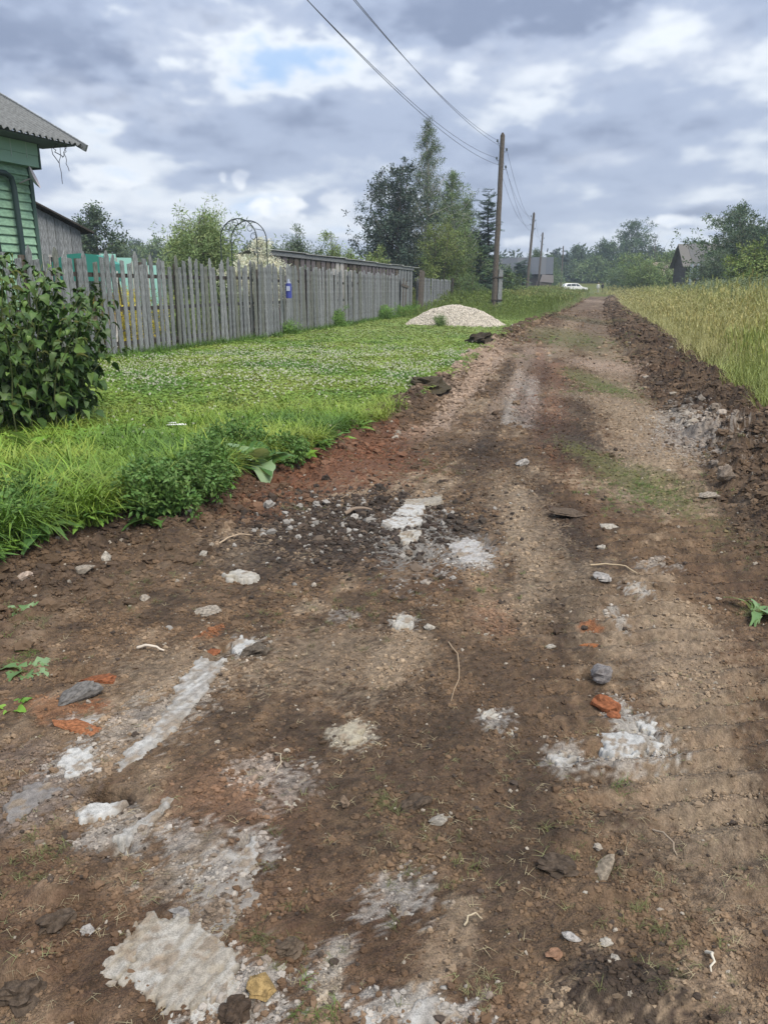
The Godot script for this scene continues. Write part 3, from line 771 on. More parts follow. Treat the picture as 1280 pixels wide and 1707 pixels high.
func fence(label: String, pts: Array[Vector2], step: float, width: float, high: float, kinds: Array[int], shorts: Array[float], woods: Array[String], seed_no: int, lean := 0.012) -> Node3D:
	var r := rng_of(seed_no)
	var f := thing("picket_fence", label, "fence", Vector3(pts[0].x, land(pts[0].x, pts[0].y), pts[0].y))
	var meshes := {}
	var length := 0.0
	for k in pts.size() - 1: length += pts[k].distance_to(pts[k + 1])
	var d := 0.0
	var n := 0
	while d < length:
		var left := d
		var k := 0
		while k < pts.size() - 2 and left > pts[k].distance_to(pts[k + 1]):
			left -= pts[k].distance_to(pts[k + 1])
			k += 1
		var dir := (pts[k + 1] - pts[k]).normalized()
		var p := pts[k] + dir * left
		var pick := kinds[n % kinds.size()]
		var variant := r.randi() % 2
		var key := Vector2i(n % kinds.size(), variant)
		if not meshes.has(key):
			meshes[key] = picket_mesh(pick, width * (1.0 if variant else 0.9), high - shorts[n % kinds.size()], 0.024)
		var o := obj("picket", meshes[key], mats[woods[r.randi() % woods.size()]], f)
		var y := land(p.x, p.y) - 0.03
		o.position = Vector3(p.x, y, p.y) - f.position
		o.rotation = Vector3(r.randfn() * lean, atan2(-dir.y, dir.x) + PI + r.randfn() * 0.04, r.randfn() * lean * 1.2)
		o.scale.y = 1.0 + r.randfn() * 0.012
		d += step * (1.0 + 0.12 * r.randfn())
		n += 1
	for k in pts.size() - 1:
		var dir := (pts[k + 1] - pts[k]).normalized()
		var len := pts[k].distance_to(pts[k + 1])
		var back := Vector2(dir.y, -dir.x) * 0.045                  # rails run behind the pickets, on the garden side
		if back.x > 0.0: back = -back
		var y0 := land(pts[k].x, pts[k].y)
		var y1 := land(pts[k + 1].x, pts[k + 1].y)
		for hh: float in [0.30, 0.98, high - 0.48]:
			var s := Soup.new()
			var t := Transform3D(Basis(Vector3.UP, atan2(-dir.y, dir.x)) * Basis(Vector3.BACK, atan2(y1 - y0, len)), Vector3(pts[k].x + back.x, y0 + hh, pts[k].y + back.y))
			s.box(Vector3(0, -0.04, -0.02), Vector3(len, 0.04, 0.02), t)
			obj("rail", s.mesh(), mats.wood_dark_flat, f, -f.position)
		var posts := int(len / 2.6)
		for q in posts + 1:
			var p := pts[k] + dir * (len * (q + 0.2) / (posts + 0.6)) + back * 2.6
			var s := Soup.new()
			tube(s, [Vector3(0, -0.1, 0), Vector3(0, high - 0.2, 0)], [0.065, 0.06], 8)
			obj("post", s.mesh(), mats.wood_brown, f, Vector3(p.x, land(p.x, p.y), p.y) - f.position)
	return f

func build_fences() -> void:
	fence("near grey picket fence with open gaps, beside the green house", [Vector2(-7.7, -8.4), Vector2(-5.7, -14.6), Vector2(-4.72, -17.6), Vector2(-3.5, -21.4)], 0.215, 0.128, 2.1, [0, 1, 2, 4, 0, 4, 2], [0.0, 0.03, 0.17, 0.20, 0.01, 0.22, 0.12], ["wood_grey", "wood_grey", "wood_pale", "wood_green"], 5)
	fence("close-set grey picket fence with rounded tips in front of the long shed", [Vector2(-3.42, -21.25), Vector2(-1.4, -29.5), Vector2(0.72, -38.4)], 0.228, 0.17, 2.05, [3, 3, 3, 2, 3, 3], [0.0, 0.02, 0.0, 0.10, 0.03, 0.0], ["wood_grey", "wood_pale", "wood_green", "wood_grey"], 6)
	var f := fence("short far picket fence between the leaning door and the dark post", [Vector2(1.75, -41.9), Vector2(4.3, -52.0)], 0.20, 0.165, 1.95, [3, 4, 3], [0.0, 0.03, 0.02], ["wood_grey", "wood_pale", "wood_grey"], 7)
	var s := Soup.new()
	tube(s, [Vector3(0, -0.1, 0), Vector3(0.02, 2.05, 0)], [0.10, 0.09], 10)
	var e := obj("end_post", s.mesh(), mats.wood_dark, f, Vector3(4.42, land(4.42, -52.1), -52.1) - f.position)
	e.set_meta("label", "dark round end post")
	# the little blue container hung on the pickets
	var b := thing("hanging_bottle", "small blue plastic bottle with pale neck hung on the fence", "bottle", Vector3(-2.798, 1.251, -23.000) + Vector3(0.08, 0, 0.12))
	s = Soup.new()
	var pts: Array[Vector3] = []
	var rad := PackedFloat32Array()
	for q: Array in [[0.0, 0.06], [0.01, 0.082], [0.03, 0.09], [0.16, 0.09], [0.19, 0.083], [0.22, 0.09], [0.37, 0.088], [0.41, 0.072]]:
		pts.append(Vector3(0, q[0], 0))
		rad.append(q[1])
	tube(s, pts, rad, 14)
	obj("body", s.mesh(), mat("blue_plastic", Color(0.05, 0.065, 0.30), 0.4), b)
	s = Soup.new()
	tube(s, [Vector3(0, 0.40, 0), Vector3(0, 0.45, 0), Vector3(0, 0.47, 0), Vector3(0, 0.53, 0)], [0.074, 0.05, 0.03, 0.03], 12)
	obj("neck", s.mesh(), mat("pale_plastic", Color(0.42, 0.46, 0.60), 0.5), b)
	s = Soup.new()
	s.box(Vector3(-0.05, 0.20, 0.085), Vector3(0.05, 0.33, 0.095))
	obj("paper_label", s.mesh(), mats.pale_plastic, b)

func board_wall(parent: Node3D, called: String, from: Vector3, to: Vector3, h0: float, h1: float, w: float, gap: float, thick: float, woods: Array[String], r: RandomNumberGenerator, drop := 0.0) -> void:
	# upright boards from one point to another; the tops run from h0 to h1
	var d := to - from
	var len := d.length()
	var n := int(len / (w + gap))
	var turn := atan2(-d.z, d.x)
	for k in n:
		var t := (k + 0.5) / n
		var h := lerpf(h0, h1, t) + r.randf_range(-drop, 0.0)
		var ww := w * r.randf_range(0.90, 1.03)
		var s := Soup.new()
		s.prism(PackedVector2Array([Vector2(-ww / 2, 0), Vector2(ww / 2, 0), Vector2(ww / 2, h + (h1 - h0) / n * 0.45), Vector2(-ww / 2, h - (h1 - h0) / n * 0.45)]), -thick / 2, thick / 2)
		var o := obj(called, s.mesh(), mats[woods[r.randi() % woods.size()]], parent, from + d * t + Vector3(0, 0, r.randf_range(-0.006, 0.006)))
		o.rotation.y = turn
		o.rotation.z = r.randfn() * 0.006

func roof_sheet(wave: float, depth: float, across: float, slope_len: float, steps: int) -> ArrayMesh:
	# corrugated sheet: x across the waves, z down the slope, a few millimetres thick
	var s := Soup.new()
	var per := 8
	var n := int(across / wave * per)
	for side in 2:
		for j in steps + 1:
			for k in n + 1:
				var x := across * k / n
				s.v.append(Vector3(x, depth * sin(TAU * x / wave) - 0.008 * side + 0.006 * sin(j * 1.7 + x), slope_len * j / steps))
		var first := side * (n + 1) * (steps + 1)
		for j in steps:
			for k in n:
				var a := first + j * (n + 1) + k
				var b := a + n + 1
				if side == 0: s.i.append_array([a, a + 1, b + 1, a, b + 1, b])
				else: s.i.append_array([a, b + 1, a + 1, a, b, b + 1])
	return s.mesh(true)

func build_green_house() -> void:
	var corner := Vector3(-6.877, 1.985, -16.200)
	corner.y = land(corner.x, corner.z)
	var dir := Vector3(-0.36, 0, 0.933).normalized()
	var h := thing("green_house", "green board house with corrugated grey roof behind the near fence", "house", corner, atan2(-dir.z, dir.x))
	var r := rng_of(77)
	# local axes: x along the wall towards the camera, -z out towards the track
	var tones: Array[StandardMaterial3D] = []
	var paint := grain_texture(311, 512, 0.02, 0.78, 1.0, 5, 0.22)
	for k in 3:
		var m := mat("green_paint_%d" % k, [Color(0.34, 0.55, 0.385), Color(0.36, 0.58, 0.405), Color(0.32, 0.53, 0.37)][k], 0.6, 0.4)
		m.albedo_texture = paint
		m.uv1_triplanar = true
		m.uv1_world_triplanar = true
		m.uv1_scale = Vector3(0.7, 1.6, 0.7)
		tones.append(m)
	var top := 3.62
	var step := 0.158
	var s := Soup.new()
	s.box(Vector3(0, 0, 0.03), Vector3(7.6, 4.2, 6.0))
	obj("log_core", s.mesh(), mats.wood_dark_flat, h)
	s = Soup.new()                       # one lapped board, used for all
	s.prism(PackedVector2Array([Vector2(0.03, 0.0), Vector2(0.03, step + 0.015), Vector2(0.012, step + 0.015), Vector2(-0.022, 0.012), Vector2(-0.018, 0.0)]), -7.55, -0.06, Transform3D(Basis(Vector3(0, 0, 1), Vector3(0, 1, 0), Vector3(-1, 0, 0)), Vector3.ZERO))
	var board := s.mesh()
	var y := 0.45
	while y < top:
		var o := obj("board", board, tones[r.randi() % 3], h, Vector3(0, y, 0))
		o.rotation.x = r.randfn() * 0.004
		y += step
	s = Soup.new()
	s.box(Vector3(-0.03, 0.3, -0.035), Vector3(0.055, top, 0.12))
	obj("corner_board", s.mesh(), mat("dark_green_paint", Color(0.055, 0.105, 0.085), 0.6), h)
	s = Soup.new()                       # boxed band under the eaves
	s.box(Vector3(-0.10, top, -0.16), Vector3(7.6, top + 0.20, 0.12))
	obj("frieze_board", s.mesh(), mat("frieze_paint", Color(0.29, 0.46, 0.36), 0.7), h)
	s = Soup.new()
	s.box(Vector3(-0.10, top + 0.205, -0.165), Vector3(7.6, top + 0.42, 0.12))
	obj("frieze_board", s.mesh(), mats.frieze_paint, h)
	s = Soup.new()
	s.box(Vector3(-0.14, top - 0.03, -0.175), Vector3(-0.104, top + 0.42, 0.13))
	obj("frieze_end", s.mesh(), mats.dark_green_paint, h)
	s = Soup.new()                       # bleached runs on the band
	for q in 9:
		var x := 0.1 + q * 0.38 + r.randf_range(-0.1, 0.1)
		s.box(Vector3(x, top + 0.42 - r.randf_range(0.2, 0.38), -0.168), Vector3(x + r.randf_range(0.012, 0.03), top + 0.415, -0.15))
	var runs := obj("paint_runs", s.mesh(), mat("pale_green_paint", Color(0.42, 0.52, 0.48), 0.7), h)
	runs.set_meta("kind", "stuff")
	# soffit, then the roof
	s = Soup.new()
	s.box(Vector3(-0.62, top + 0.43, -0.62), Vector3(7.6, top + 0.46, 0.2))
	obj("soffit", s.mesh(), mat("soffit_paint", Color(0.13, 0.15, 0.19), 0.8), h)
	var pitch := deg_to_rad(28.0)
	for side in 2:
		var sh := obj("roof_sheet", roof_sheet(0.15, 0.026, 8.7, 4.6, 6), mat("roof_slate_%d" % side, Color(0.17, 0.178, 0.178), 0.85), h)
		var up := Vector3(0, sin(pitch), cos(pitch))
		if side == 0: sh.transform = Transform3D(Basis(Vector3(1, 0, 0), Vector3(0, cos(pitch), -sin(pitch)), Vector3(0, -sin(pitch), -cos(pitch))) * Basis.from_scale(Vector3(1, 1, 1)), Vector3(-0.70, top + 0.46, -0.72) + up * 4.6)
		else: sh.transform = Transform3D(Basis(Vector3(1, 0, 0), Vector3(0, cos(pitch), sin(pitch)), Vector3(0, -sin(pitch), cos(pitch))), Vector3(-0.70, top + 0.46, -0.72) + up * 4.6)
		(mats["roof_slate_%d" % side] as StandardMaterial3D).albedo_texture = paint
		(mats["roof_slate_%d" % side] as StandardMaterial3D).uv1_triplanar = true
	s = Soup.new()
	s.box(Vector3(-0.76, 0, -0.03), Vector3(-0.71, 0.13, 4.55), Transform3D(Basis(Vector3.RIGHT, -pitch), Vector3(0, top + 0.36, -0.74)))
	obj("verge_board", s.mesh(), mats.wood_grey_flat, h)
	s = Soup.new()
	s.prism(PackedVector2Array([Vector2(-0.1, top + 0.46), Vector2(6.2, top + 0.46), Vector2(3.05, top + 2.05)]), -7.5, 0.0, Transform3D(Basis(Vector3(0, 0, 1), Vector3(0, 1, 0), Vector3(-1, 0, 0)), Vector3.ZERO))
	obj("gable_wall", s.mesh(), tones[0], h)
	# dark downpipe: a short run under the band, then down the wall
	s = Soup.new()
	tube(s, [Vector3(2.6, 3.45, -0.12), Vector3(0.72, 3.42, -0.12), Vector3(0.60, 3.36, -0.12), Vector3(0.56, 3.2, -0.12), Vector3(0.5, 0.4, -0.12)], [0.055, 0.055, 0.055, 0.055, 0.055], 10)
	obj("downpipe", s.mesh(), mat("pipe_green", Color(0.022, 0.045, 0.045), 0.5), h)
	s = Soup.new()
	tube(s, [Vector3(1.05, 3.3, -0.06), Vector3(1.1, 2.9, -0.07), Vector3(1.0, 2.1, -0.05), Vector3(0.92, 1.2, -0.06)], [0.022, 0.02, 0.02, 0.02], 6)
	obj("cable", s.mesh(), mats.pipe_green, h)
	# small dish under the band
	var dish := obj("satellite_dish", dish_mesh(), mat("dish_paint", Color(0.55, 0.50, 0.53), 0.5), h, Vector3(0.26, 3.38, -0.28))
	dish.rotation = Vector3(-1.2, 0.4, 0.2)
	s = Soup.new()
	tube(s, [Vector3(0.26, 3.38, -0.26), Vector3(0.3, 3.30, 0.0)], [0.015, 0.015], 6)
	obj("dish_bracket", s.mesh(), mats.dish_paint, h)
	# loose wires hanging from the corner of the eaves
	s = Soup.new()
	for q: Array in [[-0.30, 0.34, 0.3], [-0.42, 0.7, 0.1], [-0.52, 0.22, -0.2], [-0.58, 0.45, 0.16], [-0.36, 0.2, 0.4]]:
		var pts: Array[Vector3] = []
		var rad := PackedFloat32Array()
		for m in 8:
			var t := m / 7.0
			pts.append(Vector3(q[0] + q[2] * 0.3 * sin(t * 4.0) + r.randfn() * 0.02, top + 0.44 - q[1] * t, -0.45 + 0.05 * t + r.randfn() * 0.015))
			rad.append(0.008)
		tube(s, pts, rad, 4)
	var wires := obj("loose_wires", s.mesh(), mat("black_cable", Color(0.05, 0.05, 0.055), 0.6), h)
	wires.set_meta("kind", "stuff")

func dish_mesh() -> ArrayMesh:
	var s := Soup.new()
	for side in 2:
		for k in 5:
			for j in 20:
				var a := TAU * j / 20.0
				var q := k / 4.0
				s.v.append(Vector3(cos(a) * 0.24 * q, 0.07 * q * q - 0.008 * side, sin(a) * 0.20 * q))
		for k in 4:
			for j in 20:
				var a := side * 100 + k * 20 + j
				var b := side * 100 + k * 20 + (j + 1) % 20
				s.i.append_array([a, a + 20, b + 20, a, b + 20, b] if side else [a, b + 20, a + 20, a, b, b + 20])
	return s.mesh(true)

func build_plank_shed() -> void:
	var a := Vector3(-9.819, 2.174, -22.500)
	var b := Vector3(-9.074, 2.234, -24.500)
	a.y = land(a.x, a.z)
	b.y = land(b.x, b.z)
	var top_a := Vector3(-9.607, 3.838, -22.500)
	var top_b := Vector3(-8.968, 3.209, -24.500)
	var r := rng_of(81)
	var h := thing("plank_shed", "small grey shed of upright boards with sloping roof behind the green house", "shed", a)
	board_wall(h, "plank", Vector3.ZERO, b - a, top_a.y - a.y - 0.05, top_b.y - b.y - 0.05, 0.145, 0.004, 0.03, ["wood_pale", "wood_pale", "wood_grey"], r)
	var s := Soup.new()
	var d := (b - a).normalized()
	var inn := Vector3(d.z, 0, -d.x)
	if inn.z > 0.0: inn = -inn
	var len := (b - a).length()
	s.quad(inn * 0.05 + Vector3(0, 0, 0), inn * 0.05 + Vector3(0, top_a.y - a.y - 0.1, 0), inn * 0.05 + d * len + Vector3(0, top_b.y - b.y - 0.1, 0), inn * 0.05 + d * len)
	s.quad(inn * 3.5 + d * len, inn * 3.5 + d * len + Vector3(0, top_b.y - b.y - 0.1, 0), inn * 3.5 + Vector3(0, top_a.y - a.y - 0.1, 0), inn * 3.5)
	s.quad(d * len + inn * 0.05, d * len + inn * 0.05 + Vector3(0, top_b.y - b.y - 0.1, 0), d * len + inn * 3.5 + Vector3(0, top_b.y - b.y - 0.1, 0), d * len + inn * 3.5)
	obj("wall", s.mesh(), mats.wood_brown, h)
	s = Soup.new()
	var e0 := Vector3(0, top_a.y - a.y, 0) - d * 0.1 - inn * 0.22 + Vector3(0, 0.02, 0)
	var e1 := d * (len + 0.32) + Vector3(0, top_b.y - b.y - 0.10, 0) - inn * 0.22
	for k in 2:
		var y := Vector3(0, 0.05 * k, 0)
		if k: s.quad(e0 + y, e0 + y + inn * 4.0, e1 + y + inn * 4.0, e1 + y)
		else: s.quad(e1, e1 + inn * 4.0, e0 + inn * 4.0, e0)
	s.quad(e0, e0 + Vector3(0, 0.05, 0), e1 + Vector3(0, 0.05, 0), e1)
	s.quad(e1, e1 + Vector3(0, 0.05, 0), e1 + inn * 4.0 + Vector3(0, 0.05, 0), e1 + inn * 4.0)
	obj("roof", s.mesh(), mats.wood_dark_flat, h)
	# white window frame low on the wall
	var w := obj("window", window_mesh(0.62, 0.95, 0.06, true), mats.wood_white, h, d * 0.66 - inn * 0.06 + Vector3(0, 1.35, 0))
	w.rotation.y = atan2(-d.z, d.x)
	var g := obj("pane", window_mesh(0.52, 0.85, 0.0, false), mat("window_glass", Color(0.04, 0.05, 0.055), 0.1, 0.6), w)
	g.position = Vector3(0, 0.05, 0)

func window_mesh(w: float, h: float, bar: float, frame: bool) -> ArrayMesh:
	var s := Soup.new()
	if not frame:
		s.box(Vector3(-w / 2, 0, -0.005), Vector3(w / 2, h, 0.005))
		return s.mesh()
	for q: Array in [[-w / 2, 0, -w / 2 + bar, h], [w / 2 - bar, 0, w / 2, h], [-w / 2 + bar, 0, w / 2 - bar, bar], [-w / 2 + bar, h - bar, w / 2 - bar, h], [-bar / 4, bar, bar / 4, h - bar]]:
		s.box(Vector3(q[0], q[1], -0.03), Vector3(q[2], q[3], 0.03))
	return s.mesh()

func build_long_shed() -> void:
	var a := Vector2(-4.05, -25.6)
	var b := Vector2(1.45, -41.0)
	var A := Vector3(a.x, land(a.x, a.y), a.y)
	var B := Vector3(b.x, land(b.x, b.y), b.y)
	var ta := Vector3(-3.496, 2.734, -25.600)
	var tb := Vector3(2.011, 2.554, -41.000)
	var r := rng_of(91)
	var h := thing("long_shed", "long low shed of spaced weathered boards behind the close-set fence", "shed", A)
	var d := B - A
	var dir := Vector3(d.x, 0, d.z).normalized()
	var inn := Vector3(-dir.z, 0, dir.x)
	if inn.x > 0.0: inn = -inn
	var n := 36
	var turn := atan2(-dir.z, dir.x)
	for k in n:
		var t := (k + 0.5) / n
		var top := lerpf(ta.y - A.y, tb.y - B.y, t) - 0.10
		var w := 0.33 * r.randf_range(0.92, 1.06)
		var s := Soup.new()
		s.prism(PackedVector2Array([Vector2(-w / 2, 0), Vector2(w / 2, 0), Vector2(w / 2, top), Vector2(-w / 2, top)]), -0.013, 0.013)
		var pick: String = ["wood_plum", "wood_dark", "wood_plum", "wood_brown"][r.randi() % 4]
		if k in [14, 15]: pick = "wood_white"
		if k in [0, 1]: pick = "wood_grey"
		if k >= 31: pick = "wood_grey"
		var o := obj("plank", s.mesh(), mats[pick], h, d * t)
		o.rotation.y = turn
		o.rotation.z = r.randfn() * 0.008
		if k in [13, 16, 17]:
			s = Soup.new()
			s.box(Vector3(-w * 0.42, top - 0.75, 0.014), Vector3(w * 0.42, top - 0.30, 0.020))
			s.box(Vector3(-w * 0.42, top - 1.35, 0.014), Vector3(w * 0.42, top - 0.98, 0.020))
			var p := obj("paint_patch", s.mesh(), mats.wood_white, o)
			p.set_meta("label", "patch of old white paint")
	for yy: float in [0.5, 1.45, 2.25]:
		var s := Soup.new()
		s.box(Vector3(0, -0.05, -0.03), Vector3(d.length(), 0.05, 0.03), Transform3D(Basis(Vector3.UP, turn), inn * 0.06 + Vector3(0, yy, 0)))
		obj("rail", s.mesh(), mats.wood_dark_flat, h)
	# roof: thin sheets on a top board, falling away from the track
	var s2 := Soup.new()
	s2.box(Vector3(-0.1, -0.13, 0.016), Vector3(d.length() + 0.1, 0.0, 0.05), Transform3D(Basis(Vector3.UP, turn) * Basis(Vector3.BACK, asin((tb.y - B.y - ta.y + A.y) / d.length())), Vector3(0, ta.y - A.y - 0.02, 0)))
	obj("top_board", s2.mesh(), mats.wood_grey_flat, h)
	for k in 9:
		var t0 := (k - 0.05) / 9.0
		var t1 := (k + 1.06) / 9.0 + (0.05 if k == 8 else 0.0)
		s2 = Soup.new()
		var p0 := d * t0 + Vector3(0, lerpf(ta.y - A.y, tb.y - B.y, t0) + 0.012 * (k % 2), 0) - inn * 0.10
		var p1 := d * t1 + Vector3(0, lerpf(ta.y - A.y, tb.y - B.y, t1) + 0.012 * (k % 2) + r.randf_range(-0.02, 0.03), 0) - inn * 0.10
		var fall := inn * 0.75 + Vector3(0, -0.18, 0)
		var th := Vector3(0, 0.02, 0)
		s2.quad(p0 + th, p0 + fall + th, p1 + fall + th, p1 + th)
		s2.quad(p1, p1 + fall, p0 + fall, p0)
		s2.quad(p0, p0 + th, p1 + th, p1)
		s2.quad(p1, p1 + th, p1 + fall + th, p1 + fall)
		obj("roof_sheet", s2.mesh(), mat("tin_roof_%d" % k, Color(0.42, 0.43, 0.43) * r.randf_range(0.8, 1.1), 0.5), h)
	# end and back walls close it in
	s2 = Soup.new()
	s2.box(Vector3(0.0, 0, -0.02), Vector3(0.6, ta.y - A.y - 0.3, 0.02), Transform3D(Basis(Vector3.UP, atan2(-inn.z, inn.x)), Vector3.ZERO))
	s2.box(Vector3(0.0, 0, -0.02), Vector3(0.6, tb.y - B.y - 0.3, 0.02), Transform3D(Basis(Vector3.UP, atan2(-inn.z, inn.x)), d))
	s2.box(Vector3(0.0, 0, -0.02), Vector3(d.length(), tb.y - B.y - 0.35, 0.02), Transform3D(Basis(Vector3.UP, turn), inn * 0.6))
	obj("wall", s2.mesh(), mats.wood_dark, h)
	# the leaning door in the gap between the two fences
	var g := thing("leaning_door", "plank door leaning aslant in the gap between the fences", "door", Vector3(0.78, land(0.78, -38.7), -38.7), turn)
	for k in 5:
		var s := Soup.new()
		s.box(Vector3(k * 0.21, 0.02, -0.015), Vector3(k * 0.21 + 0.20, 1.95 - 0.04 * k, 0.015))
		var o := obj("plank", s.mesh(), mats[["wood_grey", "wood_brown"][k % 2]], g)
		o.rotation.z = -0.10
	for yy: float in [0.4, 1.5]:
		var s := Soup.new()
		s.box(Vector3(0.02, yy, 0.018), Vector3(1.04, yy + 0.12, 0.045))
		obj("ledge", s.mesh(), mats.wood_brown_flat, g).rotation.z = -0.10
	g = thing("door_post", "thick grey post leaning against the long shed by the door", "post", Vector3(1.85, land(1.85, -41.2), -41.2), turn)
	var s3 := Soup.new()
	s3.box(Vector3(-0.28, -0.05, -0.06), Vector3(0.28, 2.3, 0.06))
	var dp := obj("board", s3.mesh(), mats.wood_brown, g)
	dp.rotation.z = -0.16

func build_garden() -> void:
	# iron arch over the garden path
	var r := rng_of(97)
	var p := Vector3(-4.122, 1.707, -24.000)
	var gy := land(p.x, p.z)
	var a := thing("garden_arch", "dark wrought iron garden arch rising above the fence", "arch", Vector3(p.x, gy, p.z), -0.25)
	var iron := mat("iron", Color(0.035, 0.05, 0.045), 0.5)
	var top := Vector3(-4.035, 3.455, -24.000).y - gy
	var half := 0.57
	for side in 2:
		var pts: Array[Vector3] = []
		var rad := PackedFloat32Array()
		var zz := -0.36 + 0.72 * side
		pts.append(Vector3(-half, -0.05, zz)); pts.append(Vector3(-half, top - half * 1.0, zz))
		for k in range(1, 16):
			var t := PI - PI * k / 16.0
			pts.append(Vector3(cos(t) * half, top - half + sin(t) * half, zz))
		pts.append(Vector3(half, top - half, zz)); pts.append(Vector3(half, -0.05, zz))
		for k in pts.size(): rad.append(0.016)
		var s := Soup.new()
		tube(s, pts, rad, 6)
		obj("hoop", s.mesh(), iron, a)
	for k in 7:
		var t := PI * k / 6.0
		var s := Soup.new()
		var c := Vector3(cos(t) * half, top - half + sin(t) * half, 0)
		tube(s, [c + Vector3(0, 0, -0.36), c + Vector3(0, 0, 0.36)], [0.009, 0.009], 5)
		obj("rung", s.mesh(), iron, a)
	for k in 5:
		var t := PI * (k + 0.2) / 6.0
		var c := Vector3(cos(t) * half * 0.86, top - half + sin(t) * half * 0.86, 0.36)
		var pts: Array[Vector3] = []
		var rad := PackedFloat32Array()
		for m in 15:
			var q := m / 14.0
			var ang := t + 1.2 + q * 7.0
			pts.append(c + Vector3(cos(ang), sin(ang), 0) * (0.13 - 0.10 * q) + Vector3(-sin(t), cos(t), 0) * 0.06 * q)
			rad.append(0.009)
		var s := Soup.new()
		tube(s, pts, rad, 5)
		obj("scroll", s.mesh(), iron, a)
	# garden swing with a teal canopy, and a low aqua greenhouse, half seen through the gaps
	var c := Vector3(-7.135, 1.946, -19.500)
	gy = land(c.x, c.z)
	var w := thing("garden_swing", "garden swing with teal fabric canopy behind the near fence", "swing", Vector3(c.x, gy, c.z), 0.1)
	var teal := mat("teal_fabric", Color(0.03, 0.235, 0.195), 0.8)
	teal.rim_enabled = true
	teal.rim = 0.3
	var s4 := Soup.new()
	var ct := Vector3(-7.097, 2.304, -19.500).y - gy
	s4.prism(PackedVector2Array([Vector2(-0.65, ct - 0.62), Vector2(0.65, ct - 0.62), Vector2(0.66, ct - 0.22), Vector2(0.35, ct - 0.03), Vector2(0.0, ct), Vector2(-0.35, ct - 0.03), Vector2(-0.66, ct - 0.2)]), -0.6, 0.6)
	obj("canopy", s4.mesh(), teal, w)
	for x: float in [-0.66, 0.66]:
		s4 = Soup.new()
		tube(s4, [Vector3(x, 0, -0.7), Vector3(x, ct - 0.4, 0.0), Vector3(x, 0, 0.7)], [0.025, 0.025, 0.025], 8)
		obj("frame", s4.mesh(), mats.wood_white, w)
	s4 = Soup.new()
	s4.box(Vector3(-0.6, 0.5, -0.25), Vector3(0.6, 0.62, 0.25))
	obj("seat", s4.mesh(), mat("beige_cushion", Color(0.45, 0.37, 0.25), 0.9), w)
	s4 = Soup.new()
	s4.box(Vector3(-0.6, 0.62, -0.28), Vector3(0.6, 1.25, -0.18))
	obj("backrest", s4.mesh(), mats.beige_cushion, w)
	c = Vector3(-6.684, 1.991, -21.500)
	gy = land(c.x, c.z)
	w = thing("greenhouse", "low greenhouse of pale aqua panels behind the near fence", "greenhouse", Vector3(c.x, gy, c.z), 0.55)
	ct = Vector3(-6.648, 2.386, -21.500).y - gy
	var aqua := mat("aqua_panel", Color(0.30, 0.58, 0.52), 0.35)
	for k in 4:
		s4 = Soup.new()
		s4.box(Vector3(-0.8 + k * 0.4, 0.9, -0.01), Vector3(-0.8 + k * 0.4 + 0.385, ct - 0.09 * k, 0.01))
		obj("panel", s4.mesh(), aqua, w)
	for k in 5:
		s4 = Soup.new()
		s4.box(Vector3(-0.83 + k * 0.4, 0, -0.03), Vector3(-0.80 + k * 0.4, ct - 0.09 * k, 0.03))
		obj("upright", s4.mesh(), mats.wood_white, w)
	s4 = Soup.new()
	s4.box(Vector3(-0.8, 0.0, -1.6), Vector3(0.8, 0.9, -0.03))
	obj("bed_box", s4.mesh(), mats.wood_pale_flat, w)

func pole(at: Vector3, high: float, lean: Vector3, label: String, stub: bool, girth := 0.14) -> Node3D:
	var p := thing("utility_pole", label, "pole", at, 0.0, "wooden poles along the track")
	var s := Soup.new()
	var pts: Array[Vector3] = []
	var rad := PackedFloat32Array()
	var r := rng_of(int(at.x * 100.0))
	for k in 13:
		var t := k / 12.0
		pts.append(Vector3(lean.x * t + 0.008 * r.randfn() * sin(PI * t), high * t - 0.1, lean.z * t))
		rad.append(lerpf(girth, girth * 0.72, t))
	pts.append(pts[12] + Vector3(0, 0.14, 0))
	rad.append(girth * 0.25)
	tube(s, pts, rad, 12)
	obj("shaft", s.mesh(), mats.wood_brown, p)
	if stub:
		s = Soup.new()
		s.prism(PackedVector2Array([Vector2(0.17, -0.1), Vector2(0.40, -0.1), Vector2(0.42, 2.35), Vector2(0.21, 2.42)]), -0.12, 0.12)
		obj("footing_stub", s.mesh(), mats.wood_pale, p)
		for yy: float in [0.75, 1.95]:
			s = Soup.new()
			s.box(Vector3(-0.17, yy, -0.17), Vector3(0.45, yy + 0.06, 0.17))
			obj("band", s.mesh(), mats.wood_dark, p)
	for k in 4:
		var side := -1.0 if k % 2 == 0 else 1.0
		var y := high - 0.45 - 0.42 * k
		var t := y / high
		s = Soup.new()
		var root := Vector3(lean.x * t, y, lean.z * t)
		tube(s, [root, root + Vector3(side * 0.22, -0.02, 0), root + Vector3(side * 0.25, 0.08, 0)], [0.012, 0.012, 0.012], 5)
		var hook := obj("hook", s.mesh(), mats.iron, p)
		s = Soup.new()
		tube(s, [Vector3.ZERO, Vector3(0, 0.02, 0), Vector3(0, 0.05, 0), Vector3(0, 0.07, 0), Vector3(0, 0.12, 0)], [0.05, 0.055, 0.04, 0.045, 0.03], 10)
		obj("insulator", s.mesh(), mats.iron, hook, root + Vector3(side * 0.25, 0.05, 0))
	return p

